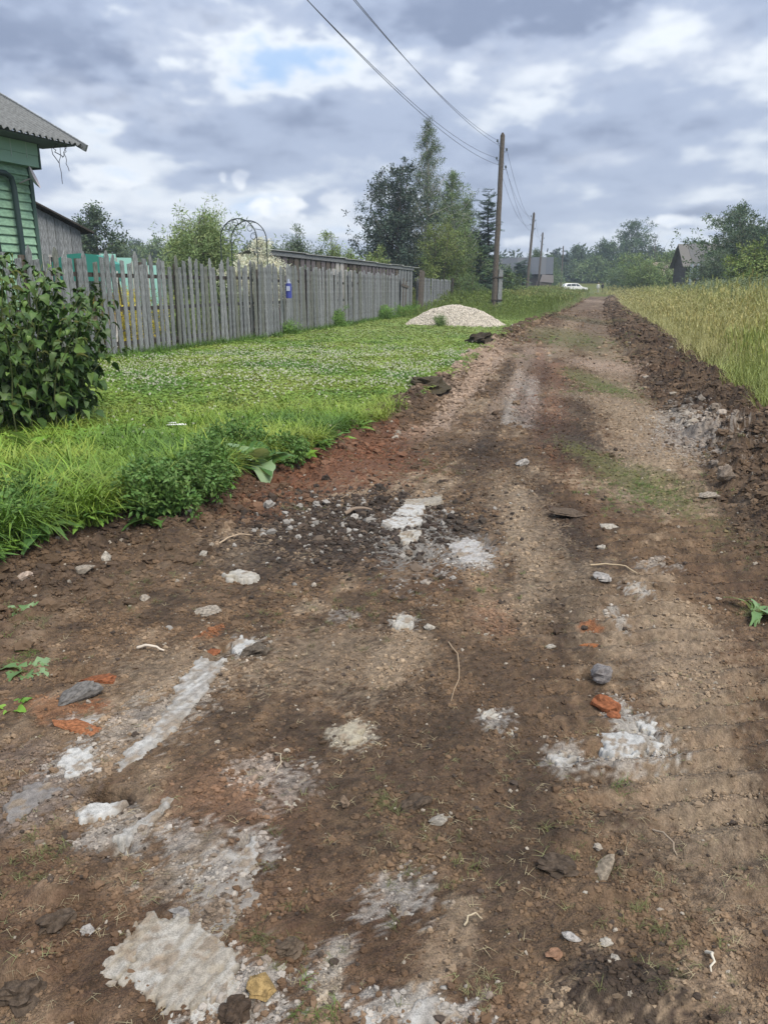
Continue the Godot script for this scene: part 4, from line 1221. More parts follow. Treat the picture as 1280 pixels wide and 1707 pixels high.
func wire(a: Vector3, b: Vector3, sag: float, label: String, thick := 0.009, group := "") -> void:
	var pts: Array[Vector3] = []
	var rad := PackedFloat32Array()
	var mid := (a + b) / 2
	for k in 41:
		var t := k / 40.0
		pts.append(a.lerp(b, t) - Vector3(0, sag * 4.0 * t * (1.0 - t), 0) - mid)
		rad.append(thick)
	var s := Soup.new()
	tube(s, pts, rad, 5)
	var o := obj("power_line", s.mesh(), mats.black_cable, null, mid)
	tag(o, label, "wire", group)

func build_poles() -> void:
	var at: Array[Vector3] = [Vector3(-5.6, 0, -1.5), Vector3(6.057, 0.769, -44.000), Vector3(15.608, 1.627, -88.000), Vector3(22.415, 1.668, -117.000), Vector3(34.103, 1.723, -155.000)]
	var high: Array[float] = [9.0, 9.15, 9.0, 8.6, 8.4]
	var lean: Array[Vector3] = [Vector3.ZERO, Vector3(0.12, 0, 0), Vector3(0.42, 0, 0), Vector3(0.3, 0, 0), Vector3(0.05, 0, 0)]
	var said: Array[String] = ["wooden pole at the lawn corner carrying the wires, outside the view", "tall dark wooden pole with squared footing beside the tall grass", "second wooden pole along the track, in front of the dark barn", "third and thinner wooden pole, beside the dark barn", "farthest thin pole among the trees beyond the barn"]
	for k in 5:
		at[k].y = land(at[k].x, at[k].z)
		pole(at[k], high[k], lean[k], said[k], k == 1, [0.15, 0.165, 0.17, 0.16, 0.15][k])
	var names := ["upper left overhead wire crossing the sky", "upper right overhead wire crossing the sky", "lower left overhead wire crossing the sky", "lower right overhead wire crossing the sky"]
	for span in 3:
		for k in 4:
			if span == 2 and k > 1: continue
			var side := -1.0 if k % 2 == 0 else 1.0
			var ends: Array[Vector3] = []
			for e: int in [span, span + 1]:
				var y: float = high[e] - 0.45 - 0.42 * k
				ends.append(at[e] + Vector3(lean[e].x * y / high[e] + side * 0.25, y + 0.12, 0))
			var label: String = names[k] if span == 0 else ["highest", "second", "third", "lowest"][k] + (" of the faint sagging wires between the first and second pole" if span == 1 else " of the faint wires between the second and third pole")
			wire(ends[0], ends[1], 1.05 + 0.06 * k, label, 0.0075 if span == 0 else 0.008, "" if span == 0 else "faint far wires %d" % span)

func gable_house(called: String, label: String, at: Vector3, turn: float, w: float, d: float, wall_h: float, roof_h: float, wall_m: Material, roof_m: StandardMaterial3D, course: float) -> Node3D:
	var roof_b := roof_m.duplicate() as StandardMaterial3D
	roof_b.albedo_color = roof_m.albedo_color * Color(1.1, 1.08, 1.05)
	# x along the ridge; eaves on the +z and -z sides
	var h := thing(called, label, "house", at, turn)
	var y := 0.0
	while y < wall_h:
		var s := Soup.new()
		s.box(Vector3(-w / 2, y, -d / 2), Vector3(w / 2, minf(y + course - 0.02, wall_h), d / 2))
		obj("log_course", s.mesh(), wall_m, h)
		y += course
	var s2 := Soup.new()
	s2.box(Vector3(-w / 2 + 0.05, 0, -d / 2 + 0.05), Vector3(w / 2 - 0.05, wall_h - 0.01, d / 2 - 0.05))
	s2.prism(PackedVector2Array([Vector2(-d / 2, wall_h), Vector2(d / 2, wall_h), Vector2(0, wall_h + roof_h)]), -w / 2, w / 2, Transform3D(Basis(Vector3(0, 0, 1), Vector3(0, 1, 0), Vector3(-1, 0, 0)), Vector3.ZERO))
	obj("gable", s2.mesh(), mats.wood_dark, h)
	var up := Vector2(d / 2 + 0.35, roof_h * (d / 2 + 0.35) / (d / 2))
	for side: float in [-1.0, 1.0]:
		var n := int((w + 0.9) / 1.0)
		for k in n:
			var x0 := -w / 2 - 0.45 + (w + 0.9) * k / n
			var x1 := -w / 2 - 0.45 + (w + 0.9) * (k + 1) / n - 0.015
			var lo := Vector3(0, wall_h + roof_h - up.y + 0.03 * (k % 2), side * up.x)
			var hi := Vector3(0, wall_h + roof_h + 0.06 + 0.03 * (k % 2), 0)
			var s := Soup.new()
			var th := Vector3(0, 0.05, 0)
			s.quad(lo + Vector3(x0, 0.05, 0), hi + Vector3(x0, 0.05, 0), hi + Vector3(x1, 0.05, 0), lo + Vector3(x1, 0.05, 0))
			s.quad(lo + Vector3(x1, 0, 0), hi + Vector3(x1, 0, 0), hi + Vector3(x0, 0, 0), lo + Vector3(x0, 0, 0))
			s.quad(lo + Vector3(x0, 0, 0), lo + Vector3(x0, 0.05, 0), lo + Vector3(x1, 0.05, 0), lo + Vector3(x1, 0, 0))
			for x: float in [x0, x1]: s.quad(lo + Vector3(x, 0, 0), hi + Vector3(x, 0, 0), hi + th + Vector3(x, 0, 0), lo + th + Vector3(x, 0, 0))
			obj("roof_sheet", s.mesh(), roof_m if (k * 7) % 3 else roof_b, h)
	return h

func build_far_houses() -> void:
	var slate := mat("slate", Color(0.125, 0.125, 0.124), 0.95, 0.15)
	var tin := mat("tin", Color(0.085, 0.095, 0.11), 0.9, 0.15)
	var p := Vector3(35.957, 1.627, -88.000)
	p.y = land(p.x, p.z)
	var h := gable_house("log_house", "dark log house with grey slate gable roof among the right-hand trees", p, -0.12, 7.2, 5.6, 3.45, 2.1, mat("log_dark", Color(0.05, 0.045, 0.042), 0.9), slate, 0.3)
	var s := Soup.new()
	s.box(Vector3(1.6, 4.8, -0.9), Vector3(2.1, 6.2, -0.4))
	obj("chimney", s.mesh(), mat("chimney_brick", Color(0.42, 0.38, 0.36), 0.9), h)
	for x: float in [-3.3, -2.6]:
		s = Soup.new()
		s.box(Vector3(x, 0, 3.1), Vector3(x + 0.28, 3.5, 3.3))
		obj("porch_post", s.mesh(), mat("blue_grey_paint", Color(0.30, 0.36, 0.42), 0.7), h)
	var w := obj("window", window_mesh(1.1, 1.3, 0.12, true), mats.wood_white, h, Vector3(-0.6, 1.5, 2.84))
	obj("pane", window_mesh(0.9, 1.1, 0.0, false), mats.window_glass, w, Vector3(0, 0.1, 0))
	p = Vector3(36.424, 1.650, -104.000)
	p.y = land(p.x, p.z)
	gable_house("small_outbuilding", "small tan roofed outbuilding left of the dark log house", p, 0.2, 3.4, 3.4, 2.6, 1.6, mats.wood_brown_flat, mat("tan_roof", Color(0.19, 0.155, 0.135), 0.8), 0.3)
	p = Vector3(21.008, 1.674, -121.000)
	p.y = land(p.x, p.z)
	h = gable_house("old_barn", "dark old barn with streaked metal roof behind the far poles", p, -0.2, 7.6, 5.0, 3.1, 2.1, mats.log_dark, tin, 0.3)
	for k in 4:
		s = Soup.new()
		s.box(Vector3(-3.2 + k * 1.7, 0.1, 2.505), Vector3(-3.2 + k * 1.7 + 0.9, 1.9, 2.53))
		obj("doorway", s.mesh(), mats.wood_plum, h)
	p = Vector3(23.265, 1.667, -116.000)
	p.y = land(p.x, p.z)
	h = thing("lean_to", "small pale lean-to leaning beside the dark barn", "shed", p, -0.2)
	s = Soup.new()
	s.prism(PackedVector2Array([Vector2(-0.7, 0), Vector2(0.8, 0), Vector2(0.95, 1.7), Vector2(-0.55, 1.9)]), -0.6, 0.6)
	obj("wall", s.mesh(), mats.wood_brown, h)
	s = Soup.new()
	s.prism(PackedVector2Array([Vector2(-0.8, 1.86), Vector2(1.15, 1.68), Vector2(1.1, 2.75), Vector2(-0.5, 2.85)]), -0.7, 0.7)
	obj("roof", s.mesh(), mat("pink_grey_roof", Color(0.25, 0.225, 0.225), 0.8), h)
	# pale cross road at the end of the track
	s = Soup.new()
	for k in 41:
		var x := -40.0 + k * 4.0
		for q in 2:
			s.v.append(Vector3(x, land(x, -148.0) + 0.16, -146.2 - 3.6 * q))
	for k in 40: s.i.append_array([k * 2, k * 2 + 1, k * 2 + 3, k * 2, k * 2 + 3, k * 2 + 2])
	var road := obj("cross_road", s.mesh(), mat("pale_gravel", Color(0.40, 0.38, 0.34), 0.95))
	road.set_meta("kind", "structure")

# --- plants -----------------------------------------------------------------------------------------
func leaf_material(called: String, through := 0.5, rough := 0.55) -> StandardMaterial3D:
	var m := mat(called, Color(1, 1, 1), rough, 0.4)
	m.vertex_color_use_as_albedo = true
	m.backlight_enabled = true
	m.backlight = Color(through, through, through * 0.6)
	return m

func leaf(s: Soup, at: Vector3, along_: Vector3, side: Vector3, length: float, width: float, fold: float, c: Color) -> void:
	# a folded pointed leaf, four triangles
	var up := along_.cross(side).normalized()
	var mid := at + along_ * length * 0.45 - up * width * fold
	var tip := at + along_ * length
	var l := at + along_ * length * 0.42 + side * width * 0.5
	var r := at + along_ * length * 0.42 - side * width * 0.5
	var k := s.v.size()
	s.v.append_array([at, l, tip, r, mid])
	for q in 5: s.c.append(c)
	s.i.append_array([k, k + 1, k + 4, k + 1, k + 2, k + 4, k + 2, k + 3, k + 4, k + 3, k, k + 4])

func blade(s: Soup, at: Vector3, out: Vector3, length: float, width: float, droop: float, segs: int, c: Color) -> void:
	var flat := Vector3(out.x, 0, out.z).normalized()
	var side := Vector3(-flat.z, 0, flat.x)
	var k := s.v.size()
	var p := at
	var d := out.normalized()
	for q in segs:
		var w := width * (1.0 - 0.75 * float(q) / segs) * 0.5
		s.v.append(p - side * w)
		s.v.append(p + side * w)
		s.c.append(c); s.c.append(c)
		p += d * (length / segs)
		d = (d + (flat * 0.6 + Vector3.DOWN) * droop * (q + 1.0) / segs).normalized()
	s.v.append(p)
	s.c.append(c)
	for q in segs - 1:
		var a := k + q * 2
		s.i.append_array([a, a + 2, a + 3, a, a + 3, a + 1])
	var e := k + (segs - 1) * 2
	s.i.append_array([e, e + 2, e + 1])

func tuft_mesh(seed_no: int, count: int, spread: float, h0: float, h1: float, width: float, droop: float, segs: int, extra := "") -> ArrayMesh:
	var r := rng_of(seed_no)
	var s := Soup.new()
	for k in count:
		var a := r.randf() * TAU
		var q := sqrt(r.randf()) * spread
		var at := Vector3(cos(a) * q, -0.012, sin(a) * q)
		var b := r.randf() * TAU
		var out := Vector3(cos(b), r.randf_range(1.2, 3.2), sin(b))
		var shade := r.randf_range(0.78, 1.2)
		blade(s, at, out, r.randf_range(h0, h1), width * r.randf_range(0.7, 1.2), droop * r.randf_range(0.5, 1.5), segs, Color(shade * r.randf_range(0.92, 1.12), shade, shade * 0.95))
	if extra == "clover":
		for k in 12:
			var a := r.randf() * TAU
			var q := sqrt(r.randf()) * spread * 1.1
			var c := Vector3(cos(a) * q, r.randf_range(0.03, h1 * 0.75), sin(a) * q)
			var tilt := Vector3(r.randfn() * 0.3, 1, r.randfn() * 0.3).normalized()
			var u := tilt.cross(Vector3.RIGHT).normalized()
			var w := tilt.cross(u)
			for m in 3:
				var ang := TAU * m / 3.0 + a
				var d := u * cos(ang) + w * sin(ang)
				leaf(s, c, d, d.cross(tilt), 0.017, 0.017, 0.1, Color(0.72, 0.92, 0.8))
	elif extra == "seed":
		for k in 5:
			var a := r.randf() * TAU
			var q := sqrt(r.randf()) * spread
			var at := Vector3(cos(a) * q, 0, sin(a) * q)
			var b := r.randf() * TAU
			var lean := Vector3(cos(b) * 0.16, 1, sin(b) * 0.16).normalized()
			var hh := r.randf_range(h1 * 0.95, h1 * 1.35)
			var col := Color(1.28, 1.08, 0.98) * r.randf_range(0.85, 1.2)
			blade(s, at, lean, hh, width * 0.6, 0.05, 3, col)
			var tip := at + lean * hh * 0.86
			for m in 5:
				var ang := TAU * m / 5.0
				blade(s, tip + lean * 0.02 * m, lean * 2.5 + Vector3(cos(ang), 0, sin(ang)) * 0.6, 0.11, 0.014, 0.1, 2, col)
	return s.mesh()

func clump_mesh(seed_no: int, count: int, size: float, slim: float, flat := 1.0) -> ArrayMesh:
	# leaves of one spray, within a ball of radius one
	var r := rng_of(seed_no)
	var s := Soup.new()
	for k in count:
		var p := Vector3(r.randfn(), r.randfn() * flat, r.randfn()) * 0.42
		var d := (Vector3(r.randfn(), r.randfn() * 0.6 - 0.2, r.randfn()) + p * 1.2).normalized()
		var side := d.cross(Vector3(r.randfn(), 1.2, r.randfn())).normalized()
		var sh := r.randf_range(0.75, 1.25)
		leaf(s, p, d, side, size * r.randf_range(0.7, 1.3), size * slim, 0.16, Color(sh * r.randf_range(0.9, 1.12), sh, sh * 0.95))
	return s.mesh()

func needle_mesh(seed_no: int) -> ArrayMesh:
	# a flat spruce spray: short shoots to both sides of a stem along +x
	var r := rng_of(seed_no)
	var s := Soup.new()
	for k in 9:
		var x := -0.9 + k * 0.22
		for side: float in [-1.0, 1.0]:
			var d := Vector3(0.8, -0.15 + r.randfn() * 0.12, side * (0.9 + 0.1 * r.randfn())).normalized()
			var len := (1.0 - absf(x) * 0.45) * 0.62
			var sh := r.randf_range(0.75, 1.2)
			leaf(s, Vector3(x, r.randfn() * 0.05, 0), d, d.cross(Vector3.UP).normalized(), len, 0.16, 0.3, Color(sh, sh, sh))
			leaf(s, Vector3(x, r.randfn() * 0.05, 0), (d + Vector3(0, -0.6, 0)).normalized(), Vector3.UP.cross(d).normalized(), len * 0.6, 0.13, 0.3, Color(sh, sh, sh) * 0.9)
	return s.mesh()

var sprays := {}

# A tree: tapered trunk, limbs, twigs; sprays of leaves sit on the outer halves of the twigs.
# shape: radius of the crown at each tenth of its height, as a share of `wide`
func tree(called: String, label: String, at: Vector3, high: float, wide: float, shape: Array, low: float, limbs: int, spray: String, tint: Color, size: float, seed_no: int, category := "tree", rise_ := 0.55, group := "", twigs := 7, stems := 1) -> Node3D:
	var r := rng_of(seed_no)
	var t := thing(called, label, category, at, 0.0, group)
	var s := Soup.new()
	var places: Array[Transform3D] = []
	var tints := PackedColorArray()
	var nn := noise(seed_no, 0.9, 2)
	var fat := clampf(high / 4.0, 0.12, 1.0)
	for stem in stems:
		var foot := Vector3.ZERO if stems == 1 else Vector3(r.randfn() * 0.16 * wide, 0, r.randfn() * 0.16 * wide)
		var lean := Vector3(r.randfn() * 0.03 * high, 0, r.randfn() * 0.03 * high) + (foot * 1.6 if stems > 1 else Vector3.ZERO)
		var base_r := (0.014 * high + 0.02 * fat) / (1.0 if stems == 1 else 2.0)
		var tall := high * (1.0 if stem == 0 else r.randf_range(0.7, 0.97))
		var pts: Array[Vector3] = []
		var rad := PackedFloat32Array()
		for k in 9:
			var u := k / 8.0
			pts.append(foot + lean * u + Vector3(r.randfn() * 0.006 * high * u, u * tall * 0.97 - 0.1, r.randfn() * 0.006 * high * u))
			rad.append(base_r * pow(1.0 - u, 0.8) + 0.012 * fat)
		tube(s, pts, rad, 8, false)
		for k in limbs / stems:
			var u := low + (1.0 - low) * pow((k + r.randf()) / (limbs / stems), 0.9)
			var f := clampf((u - low) / (1.0 - low), 0.0, 0.999)
			var si := f * (shape.size() - 1)
			var width: float = lerpf(shape[int(si)], shape[mini(int(si) + 1, shape.size() - 1)], si - int(si)) * wide
			var a := r.randf() * TAU
			var out := width * (0.80 + 0.75 * nn.get_noise_2d(cos(a) * 1.5 + seed_no, sin(a) * 1.5 + f * 4.0) + 0.18 * r.randfn())
			out = maxf(out, 0.05 * wide)
			var start := foot + lean * u + Vector3(0, u * tall * 0.97 - out * rise_ * 0.55, 0)
			start.y = maxf(start.y, 0.05 * high)
			var end := start + Vector3(cos(a) * out, out * rise_, sin(a) * out)
			var bend := Vector3(0, -0.12 * out * rise_, 0) + Vector3(r.randfn(), r.randfn(), r.randfn()) * 0.05 * out
			var m := start.lerp(end, 0.5) + bend
			tube(s, [start, m, end], [base_r * (1.0 - u) * 0.45 + 0.012 * fat, base_r * (1.0 - u) * 0.25 + 0.008 * fat, 0.005 * fat], 5, false)
			for q in maxi(2, int(twigs * (1.0 - 0.6 * f * f))):
				var v := r.randf_range(0.30, 1.0)
				var p := start.lerp(m, v * 2.0) if v < 0.5 else m.lerp(end, v * 2.0 - 1.0)
				var tw := Vector3(r.randfn(), r.randfn() * 0.7 + 0.15, r.randfn()) * (0.05 * wide + 0.20 * out)
				if spray == "spruce":
					tw = Vector3(r.randfn() * 0.04 * wide, -0.05 * wide * v, r.randfn() * 0.04 * wide)
				elif q < 3:
					tube(s, [p, p + tw], [0.010 * fat, 0.004 * fat], 4, false)
				for w in (1 if spray == "spruce" else 3):
					var c := p + tw * (0.55 + 0.3 * w) + Vector3(r.randfn(), r.randfn(), r.randfn()) * size * 0.35
					var b := Basis.from_euler(Vector3(r.randf() * TAU, r.randf() * TAU, r.randf() * TAU))
					var scl := size * r.randf_range(0.7, 1.25) * (1.0 - 0.3 * f)
					if spray == "spruce":
						b = Basis(Vector3.UP, -a + r.randfn() * 0.35) * Basis(Vector3.BACK, -0.25 + 0.5 * f + r.randfn() * 0.15)
					places.append(Transform3D(b.scaled(Vector3.ONE * scl), c))
					var g := 1.5 * r.randf_range(0.82, 1.2) * (1.0 + 0.25 * nn.get_noise_3dv(c * 0.6))
					tints.append(Color(tint.r * g * r.randf_range(0.92, 1.1), tint.g * g, tint.b * g))
	obj("trunk", s.mesh(), mats.birch_bark if called.begins_with("birch") else mats.green_stem if high < 1.2 else mats.bark, t)
	if spray != "": copies("crown", sprays[spray], mats.leaf, places, tints, t)
	return t

const ROUND := [0.35, 0.75, 0.95, 1.0, 0.98, 0.92, 0.82, 0.68, 0.48, 0.22]
const BROAD := [0.55, 0.9, 1.0, 1.0, 0.97, 0.9, 0.8, 0.66, 0.48, 0.2]
const TOWER := [0.8, 1.0, 0.98, 0.88, 0.76, 0.62, 0.48, 0.34, 0.2, 0.04]
const SPIRE := [1.0, 0.95, 0.86, 0.76, 0.65, 0.53, 0.41, 0.29, 0.17, 0.05]
const VASE := [0.3, 0.5, 0.7, 0.85, 0.95, 1.0, 0.96, 0.85, 0.6, 0.3]

func on_land(p: Vector3) -> Vector3:
	return Vector3(p.x, land(p.x, p.z) - 0.05, p.z)

func build_trees() -> void:
	mat("green_stem", Color(0.10, 0.14, 0.05), 0.8, 0.3)
	mat("bark", Color(0.13, 0.11, 0.09), 0.95, 0.2)
	mat("birch_bark", Color(0.48, 0.46, 0.43), 0.9, 0.2)
	leaf_material("leaf", 0.45)
	sprays["round"] = clump_mesh(401, 12, 0.62, 0.55)
	sprays["fine"] = clump_mesh(402, 16, 0.46, 0.42)
	sprays["long"] = clump_mesh(403, 14, 0.75, 0.24)
	sprays["spruce"] = needle_mesh(404)
	var dark := Color(0.050, 0.080, 0.042)
	var green := Color(0.078, 0.118, 0.042)
	var light := Color(0.130, 0.175, 0.056)
	var grey := Color(0.075, 0.105, 0.058)
	# beyond the garden
	tree("garden_tree", "dark round-topped tree right of the grey plank shed", on_land(Vector3(-20.400, 1.583, -58.000)), 7.1, 1.75, ROUND, 0.18, 46, "round", dark, 0.42, 1, "tree", 0.5)
	var far: Array = [[-48.83, 8.49, -150.0, 3.6], [-53.74, 8.22, -176.0, 3.9], [-42.43, 9.12, -150.0, 4.2], [-47.42, 8.01, -180.0, 4.0], [-38.53, 9.04, -156.0, 4.4], [-57.25, 8.49, -150.0, 5.0], [-23.98, 7.36, -178.0, 4.4], [-24.94, 8.39, -155.0, 4.2]]
	var words: Array[String] = ["leftmost of the far round trees above the near fence", "second of the far round trees above the near fence", "third and tallest of the far round trees above the near fence", "fourth of the far round trees, next to the pale willow", "far round tree seen through the pale willow", "far round tree hidden behind the plank shed", "far round tree behind the garden arch", "far round tree behind the white blossoming bush"]
	for k in far.size():
		var q: Array = far[k]
		var p := Vector3(q[0], 0, q[2])
		tree("distant_tree", words[k], on_land(p), q[1], q[3] * 1.1, BROAD, 0.08, 40, "round", [green, dark, green, grey][k % 4], 0.95, 20 + k, "tree", 0.4, "distant trees on the left")
	tree("willow_bush", "tall pale green willow bush behind the near fence", on_land(Vector3(-7.162, 1.547, -33.000)), 4.65, 1.62, [0.5, 0.8, 0.95, 1.0, 1.0, 0.95, 0.85, 0.72, 0.55, 0.3], 0.12, 110, "long", Color(0.140, 0.195, 0.075), 0.28, 3, "bush", 1.1, "", 11, 6)
	tree("blossoming_bush", "creamy white blossoming bush between the arch and the long shed", on_land(Vector3(-3.900, 1.537, -25.800)), 3.0, 0.62, ROUND, 0.45, 90, "fine", Color(0.46, 0.46, 0.38), 0.16, 4, "bush", 0.7, "", 9, 3)
	tree("yellow_flower_bush", "yellow flowering bush seen through the near fence", on_land(Vector3(-6.7, 0, -20.6)), 1.55, 0.85, BROAD, 0.1, 50, "fine", Color(0.42, 0.36, 0.035), 0.13, 5, "bush", 0.6, "", 6, 4)
	tree("leafy_garden_bush", "green leafy bush low behind the near fence", on_land(Vector3(-5.7, 0, -21.6)), 1.4, 0.9, BROAD, 0.1, 40, "fine", light, 0.14, 6, "bush", 0.6, "", 6, 4)
	tree("shrub", "grey green shrub behind the left end of the long shed", on_land(Vector3(-5.051, 1.572, -50.000)), 5.0, 1.8, BROAD, 0.1, 50, "fine", grey, 0.36, 7, "shrub", 0.6, "", 10, 4)
	tree("shrub", "light green shrub behind the middle of the long shed", on_land(Vector3(-2.694, 1.572, -50.000)), 4.9, 1.5, BROAD, 0.1, 46, "fine", light, 0.34, 8, "shrub", 0.6, "", 10, 4)
	tree("shrub", "low bright shrub between the long shed and the dark tree", on_land(Vector3(-0.674, 1.572, -50.000)), 3.9, 1.0, BROAD, 0.1, 36, "round", light, 0.28, 9, "shrub", 0.6, "", 10, 4)
	# the stand of trees at the end of the fence
	tree("plum_tree", "dense dark bushy tree left of the tall birch", on_land(Vector3(0.225, 1.586, -60.000)), 10.4, 2.7, BROAD, 0.10, 120, "round", Color(0.036, 0.056, 0.040), 0.36, 10, "tree", 1.0, "", 8, 5)
	tree("birch_tree", "tallest slender birch in the stand beyond the fence", on_land(Vector3(3.496, 1.592, -64.000)), 13.8, 3.2, TOWER, 0.06, 140, "fine", Color(0.075, 0.105, 0.050), 0.30, 11, "tree", 1.3, "", 7)
	tree("birch_tree", "pale green birch just right of the tallest birch", on_land(Vector3(5.197, 1.589, -62.000)), 10.0, 2.9, TOWER, 0.03, 120, "fine", Color(0.100, 0.142, 0.058), 0.32, 12, "tree", 1.2, "", 7)
	tree("birch_tree", "shorter green birch between the pale birch and the spruce", on_land(Vector3(6.956, 1.593, -65.000)), 8.4, 2.4, TOWER, 0.03, 100, "fine", Color(0.078, 0.118, 0.048), 0.32, 13, "tree", 1.0, "", 7)
	tree("spruce_tree", "dark spruce with thin spike just left of the tall pole", on_land(Vector3(8.190, 1.592, -64.000)), 8.9, 2.0, SPIRE, 0.04, 80, "spruce", Color(0.034, 0.062, 0.040), 0.62, 14, "tree", -0.1, "", 6)
	tree("young_birch", "yellow green young birch in front of the dark bushy tree", on_land(Vector3(3.688, 1.581, -56.000)), 6.2, 1.7, BROAD, 0.03, 100, "fine", Color(0.118, 0.150, 0.040), 0.28, 15, "tree", 0.9, "", 7, 3)
	tree("young_birch", "young green birch in front of the shorter birch", on_land(Vector3(5.460, 1.582, -57.000)), 5.6, 1.6, BROAD, 0.03, 90, "fine", Color(0.085, 0.125, 0.040), 0.28, 16, "tree", 0.9, "", 7, 3)
	tree("shrub", "low dark shrub at the foot of the stand by the dark post", on_land(Vector3(5.313, 1.572, -50.000)), 2.4, 0.95, BROAD, 0.05, 44, "fine", green, 0.22, 17, "shrub", 0.8, "", 6, 4)
	tree("shrub", "leafy shrub right behind the tall pole", on_land(Vector3(11.001, 1.601, -70.000)), 3.1, 1.1, BROAD, 0.05, 50, "round", green, 0.34, 18, "shrub", 0.8, "", 6, 3)
	tree("spruce_tree", "small spruce in the shade behind the young birches", on_land(Vector3(6.945, 1.583, -58.000)), 4.4, 1.5, SPIRE, 0.03, 70, "spruce", Color(0.036, 0.066, 0.040), 0.5, 19, "tree", -0.1, "", 5)
	# around the far barn and along the end of the track
	var row: Array = [
		["spruce_tree", "young spruce in front of the barn roof", 19.11, 4.48, -112.0, 1.5, "s"], ["birch_tree", "birch right behind the barn roof", 25.56, 7.00, -135.0, 2.4, "t"], ["birch_tree", "slim birch behind the third pole", 30.87, 6.81, -150.0, 2.6, "t"],
		["spruce_tree", "far spruce with thin top right of the third pole", 38.48, 7.13, -183.0, 3.2, "s"], ["spruce_tree", "far dark spruce left of the lone round tree", 42.21, 6.71, -188.0, 3.4, "s"], ["round_tree", "lone far tree with airy tufts above the white car", 46.64, 8.43, -196.0, 2.8, "a"],
		["round_tree", "dark leafy tree under the lone airy tree", 44.08, 4.12, -190.0, 4.2, "r"], ["round_tree", "rounded tree directly behind the white car", 39.67, 3.21, -186.0, 3.6, "r"],
		["willow_tree", "broad willow left of the tall central tree", 49.30, 8.79, -183.0, 4.6, "r"], ["willow_tree", "lower willow at the left foot of the central trees", 45.44, 4.90, -176.0, 3.4, "r"], ["central_tree", "tallest tree at the end of the track", 56.70, 13.49, -188.0, 4.8, "a"],
		["willow_bush", "bright willow bush right of the two walkers", 40.42, 6.01, -128.0, 4.4, "b"], ["willow_bush", "broad willow bush beside the tan outbuilding", 32.81, 5.07, -97.0, 3.3, "b"], ["willow_bush", "low dark bush right behind the black clad walker", 40.30, 3.98, -136.0, 2.6, "b"],
		["round_tree", "small round tree seen just left of the log house roof", 45.80, 7.43, -120.0, 2.8, "r"], ["round_tree", "tree filling the gap behind the tan outbuilding", 50.50, 6.82, -140.0, 4.2, "r"], ["round_tree", "tree behind the broad willow bush", 63.26, 7.60, -193.0, 5.4, "r"],
		["birch_tree", "pale bush at the foot of the far spruces", 29.19, 4.38, -150.0, 3.0, "b"], ["willow_bush", "bush closing the view behind the lone airy tree", 47.86, 3.16, -195.0, 4.0, "b"],
	]
	for k in row.size():
		var q: Array = row[k]
		var z: float = q[4]
		var p := Vector3(q[2], 0, z)
		var h: float = q[3]
		var w: float = q[5]
		match q[6]:
			"s": tree(q[0], q[1], on_land(p), h, w, SPIRE, 0.04, 90, "spruce", Color(0.040, 0.070, 0.044), 0.9, 200 + k, "tree", -0.05, "", 5)
			"t": tree(q[0], q[1], on_land(p), h, w, TOWER, 0.06, 70, "fine", Color(0.075, 0.112, 0.05), 0.62, 200 + k, "tree", 1.0, "", 6)
			"a": tree(q[0], q[1], on_land(p), h, w, ROUND, 0.30, 54, "round", Color(0.052, 0.086, 0.042), 0.75, 200 + k, "tree", 0.7, "", 6)
			"r": tree(q[0], q[1], on_land(p), h, w, BROAD, 0.06, 60, "round", [green, dark, Color(0.05, 0.085, 0.034)][k % 3], 0.85, 200 + k, "tree", 0.5, "", 6)
			_: tree(q[0], q[1], on_land(p), h, w, BROAD, 0.03, 76, "fine", [light, green][k % 2].lerp(green, 0.35), 0.62, 200 + k, "bush", 0.6, "", 6, 4)
	tree("bare_tree", "leafless grey tree rising behind the willow bushes", on_land(Vector3(50.290, 1.716, -150.000)), 10.6, 2.6, VASE, 0.35, 40, "", grey, 0.5, 60, "tree", 1.6, "", 3)
	# the right-hand side
	tree("broad_tree", "large broad tree right of the log house", on_land(Vector3(33.670, 1.609, -76.000)), 8.6, 3.7, BROAD, 0.06, 150, "round", Color(0.066, 0.105, 0.042), 0.46, 61, "tree", 0.55, "", 8, 3)
	tree("broad_tree", "darker sparse tree at the right edge behind the bright shrub", on_land(Vector3(34.050, 1.601, -70.000)), 7.9, 2.9, BROAD, 0.08, 100, "round", dark, 0.40, 62, "tree", 0.8, "", 7, 3)
	tree("shrub", "bright green shrub in the tall weeds at the right edge", on_land(Vector3(21.412, 1.566, -46.000)), 3.9, 1.75, BROAD, 0.04, 80, "round", Color(0.120, 0.165, 0.042), 0.30, 63, "shrub", 0.7, "", 7, 4)
	tree("shrub", "olive shrub hiding the right part of the log house", on_land(Vector3(29.336, 1.601, -70.000)), 4.4, 1.7, BROAD, 0.04, 60, "fine", grey, 0.36, 64, "shrub", 0.7, "", 7, 4)
	# the woods that close the horizon
	var r := rng_of(700)
	var places: Array[Transform3D] = []
	var tints := PackedColorArray()
	for k in 5200:
		var x := r.randf_range(-330.0, 330.0)
		var z := -r.randf_range(225.0, 320.0)
		var h := 8.5 + 3.0 * n_und.get_noise_2d(x * 0.12, 5.0) + 2.5 * n_und.get_noise_2d(x * 0.5, 9.0)
		places.append(Transform3D(Basis.from_euler(Vector3(r.randf() * 6.0, r.randf() * 6.0, r.randf() * 6.0)).scaled(Vector3.ONE * r.randf_range(1.3, 2.6)), Vector3(x, land(x, z) + pow(r.randf(), 0.6) * h, z)))
		var g := r.randf_range(0.8, 1.2)
		tints.append(Color(0.048, 0.076, 0.042) * g)
	var w := copies("distant_wood", sprays.round, mats.leaf, places, tints)
	tag(w, "far wood closing the horizon", "wood")

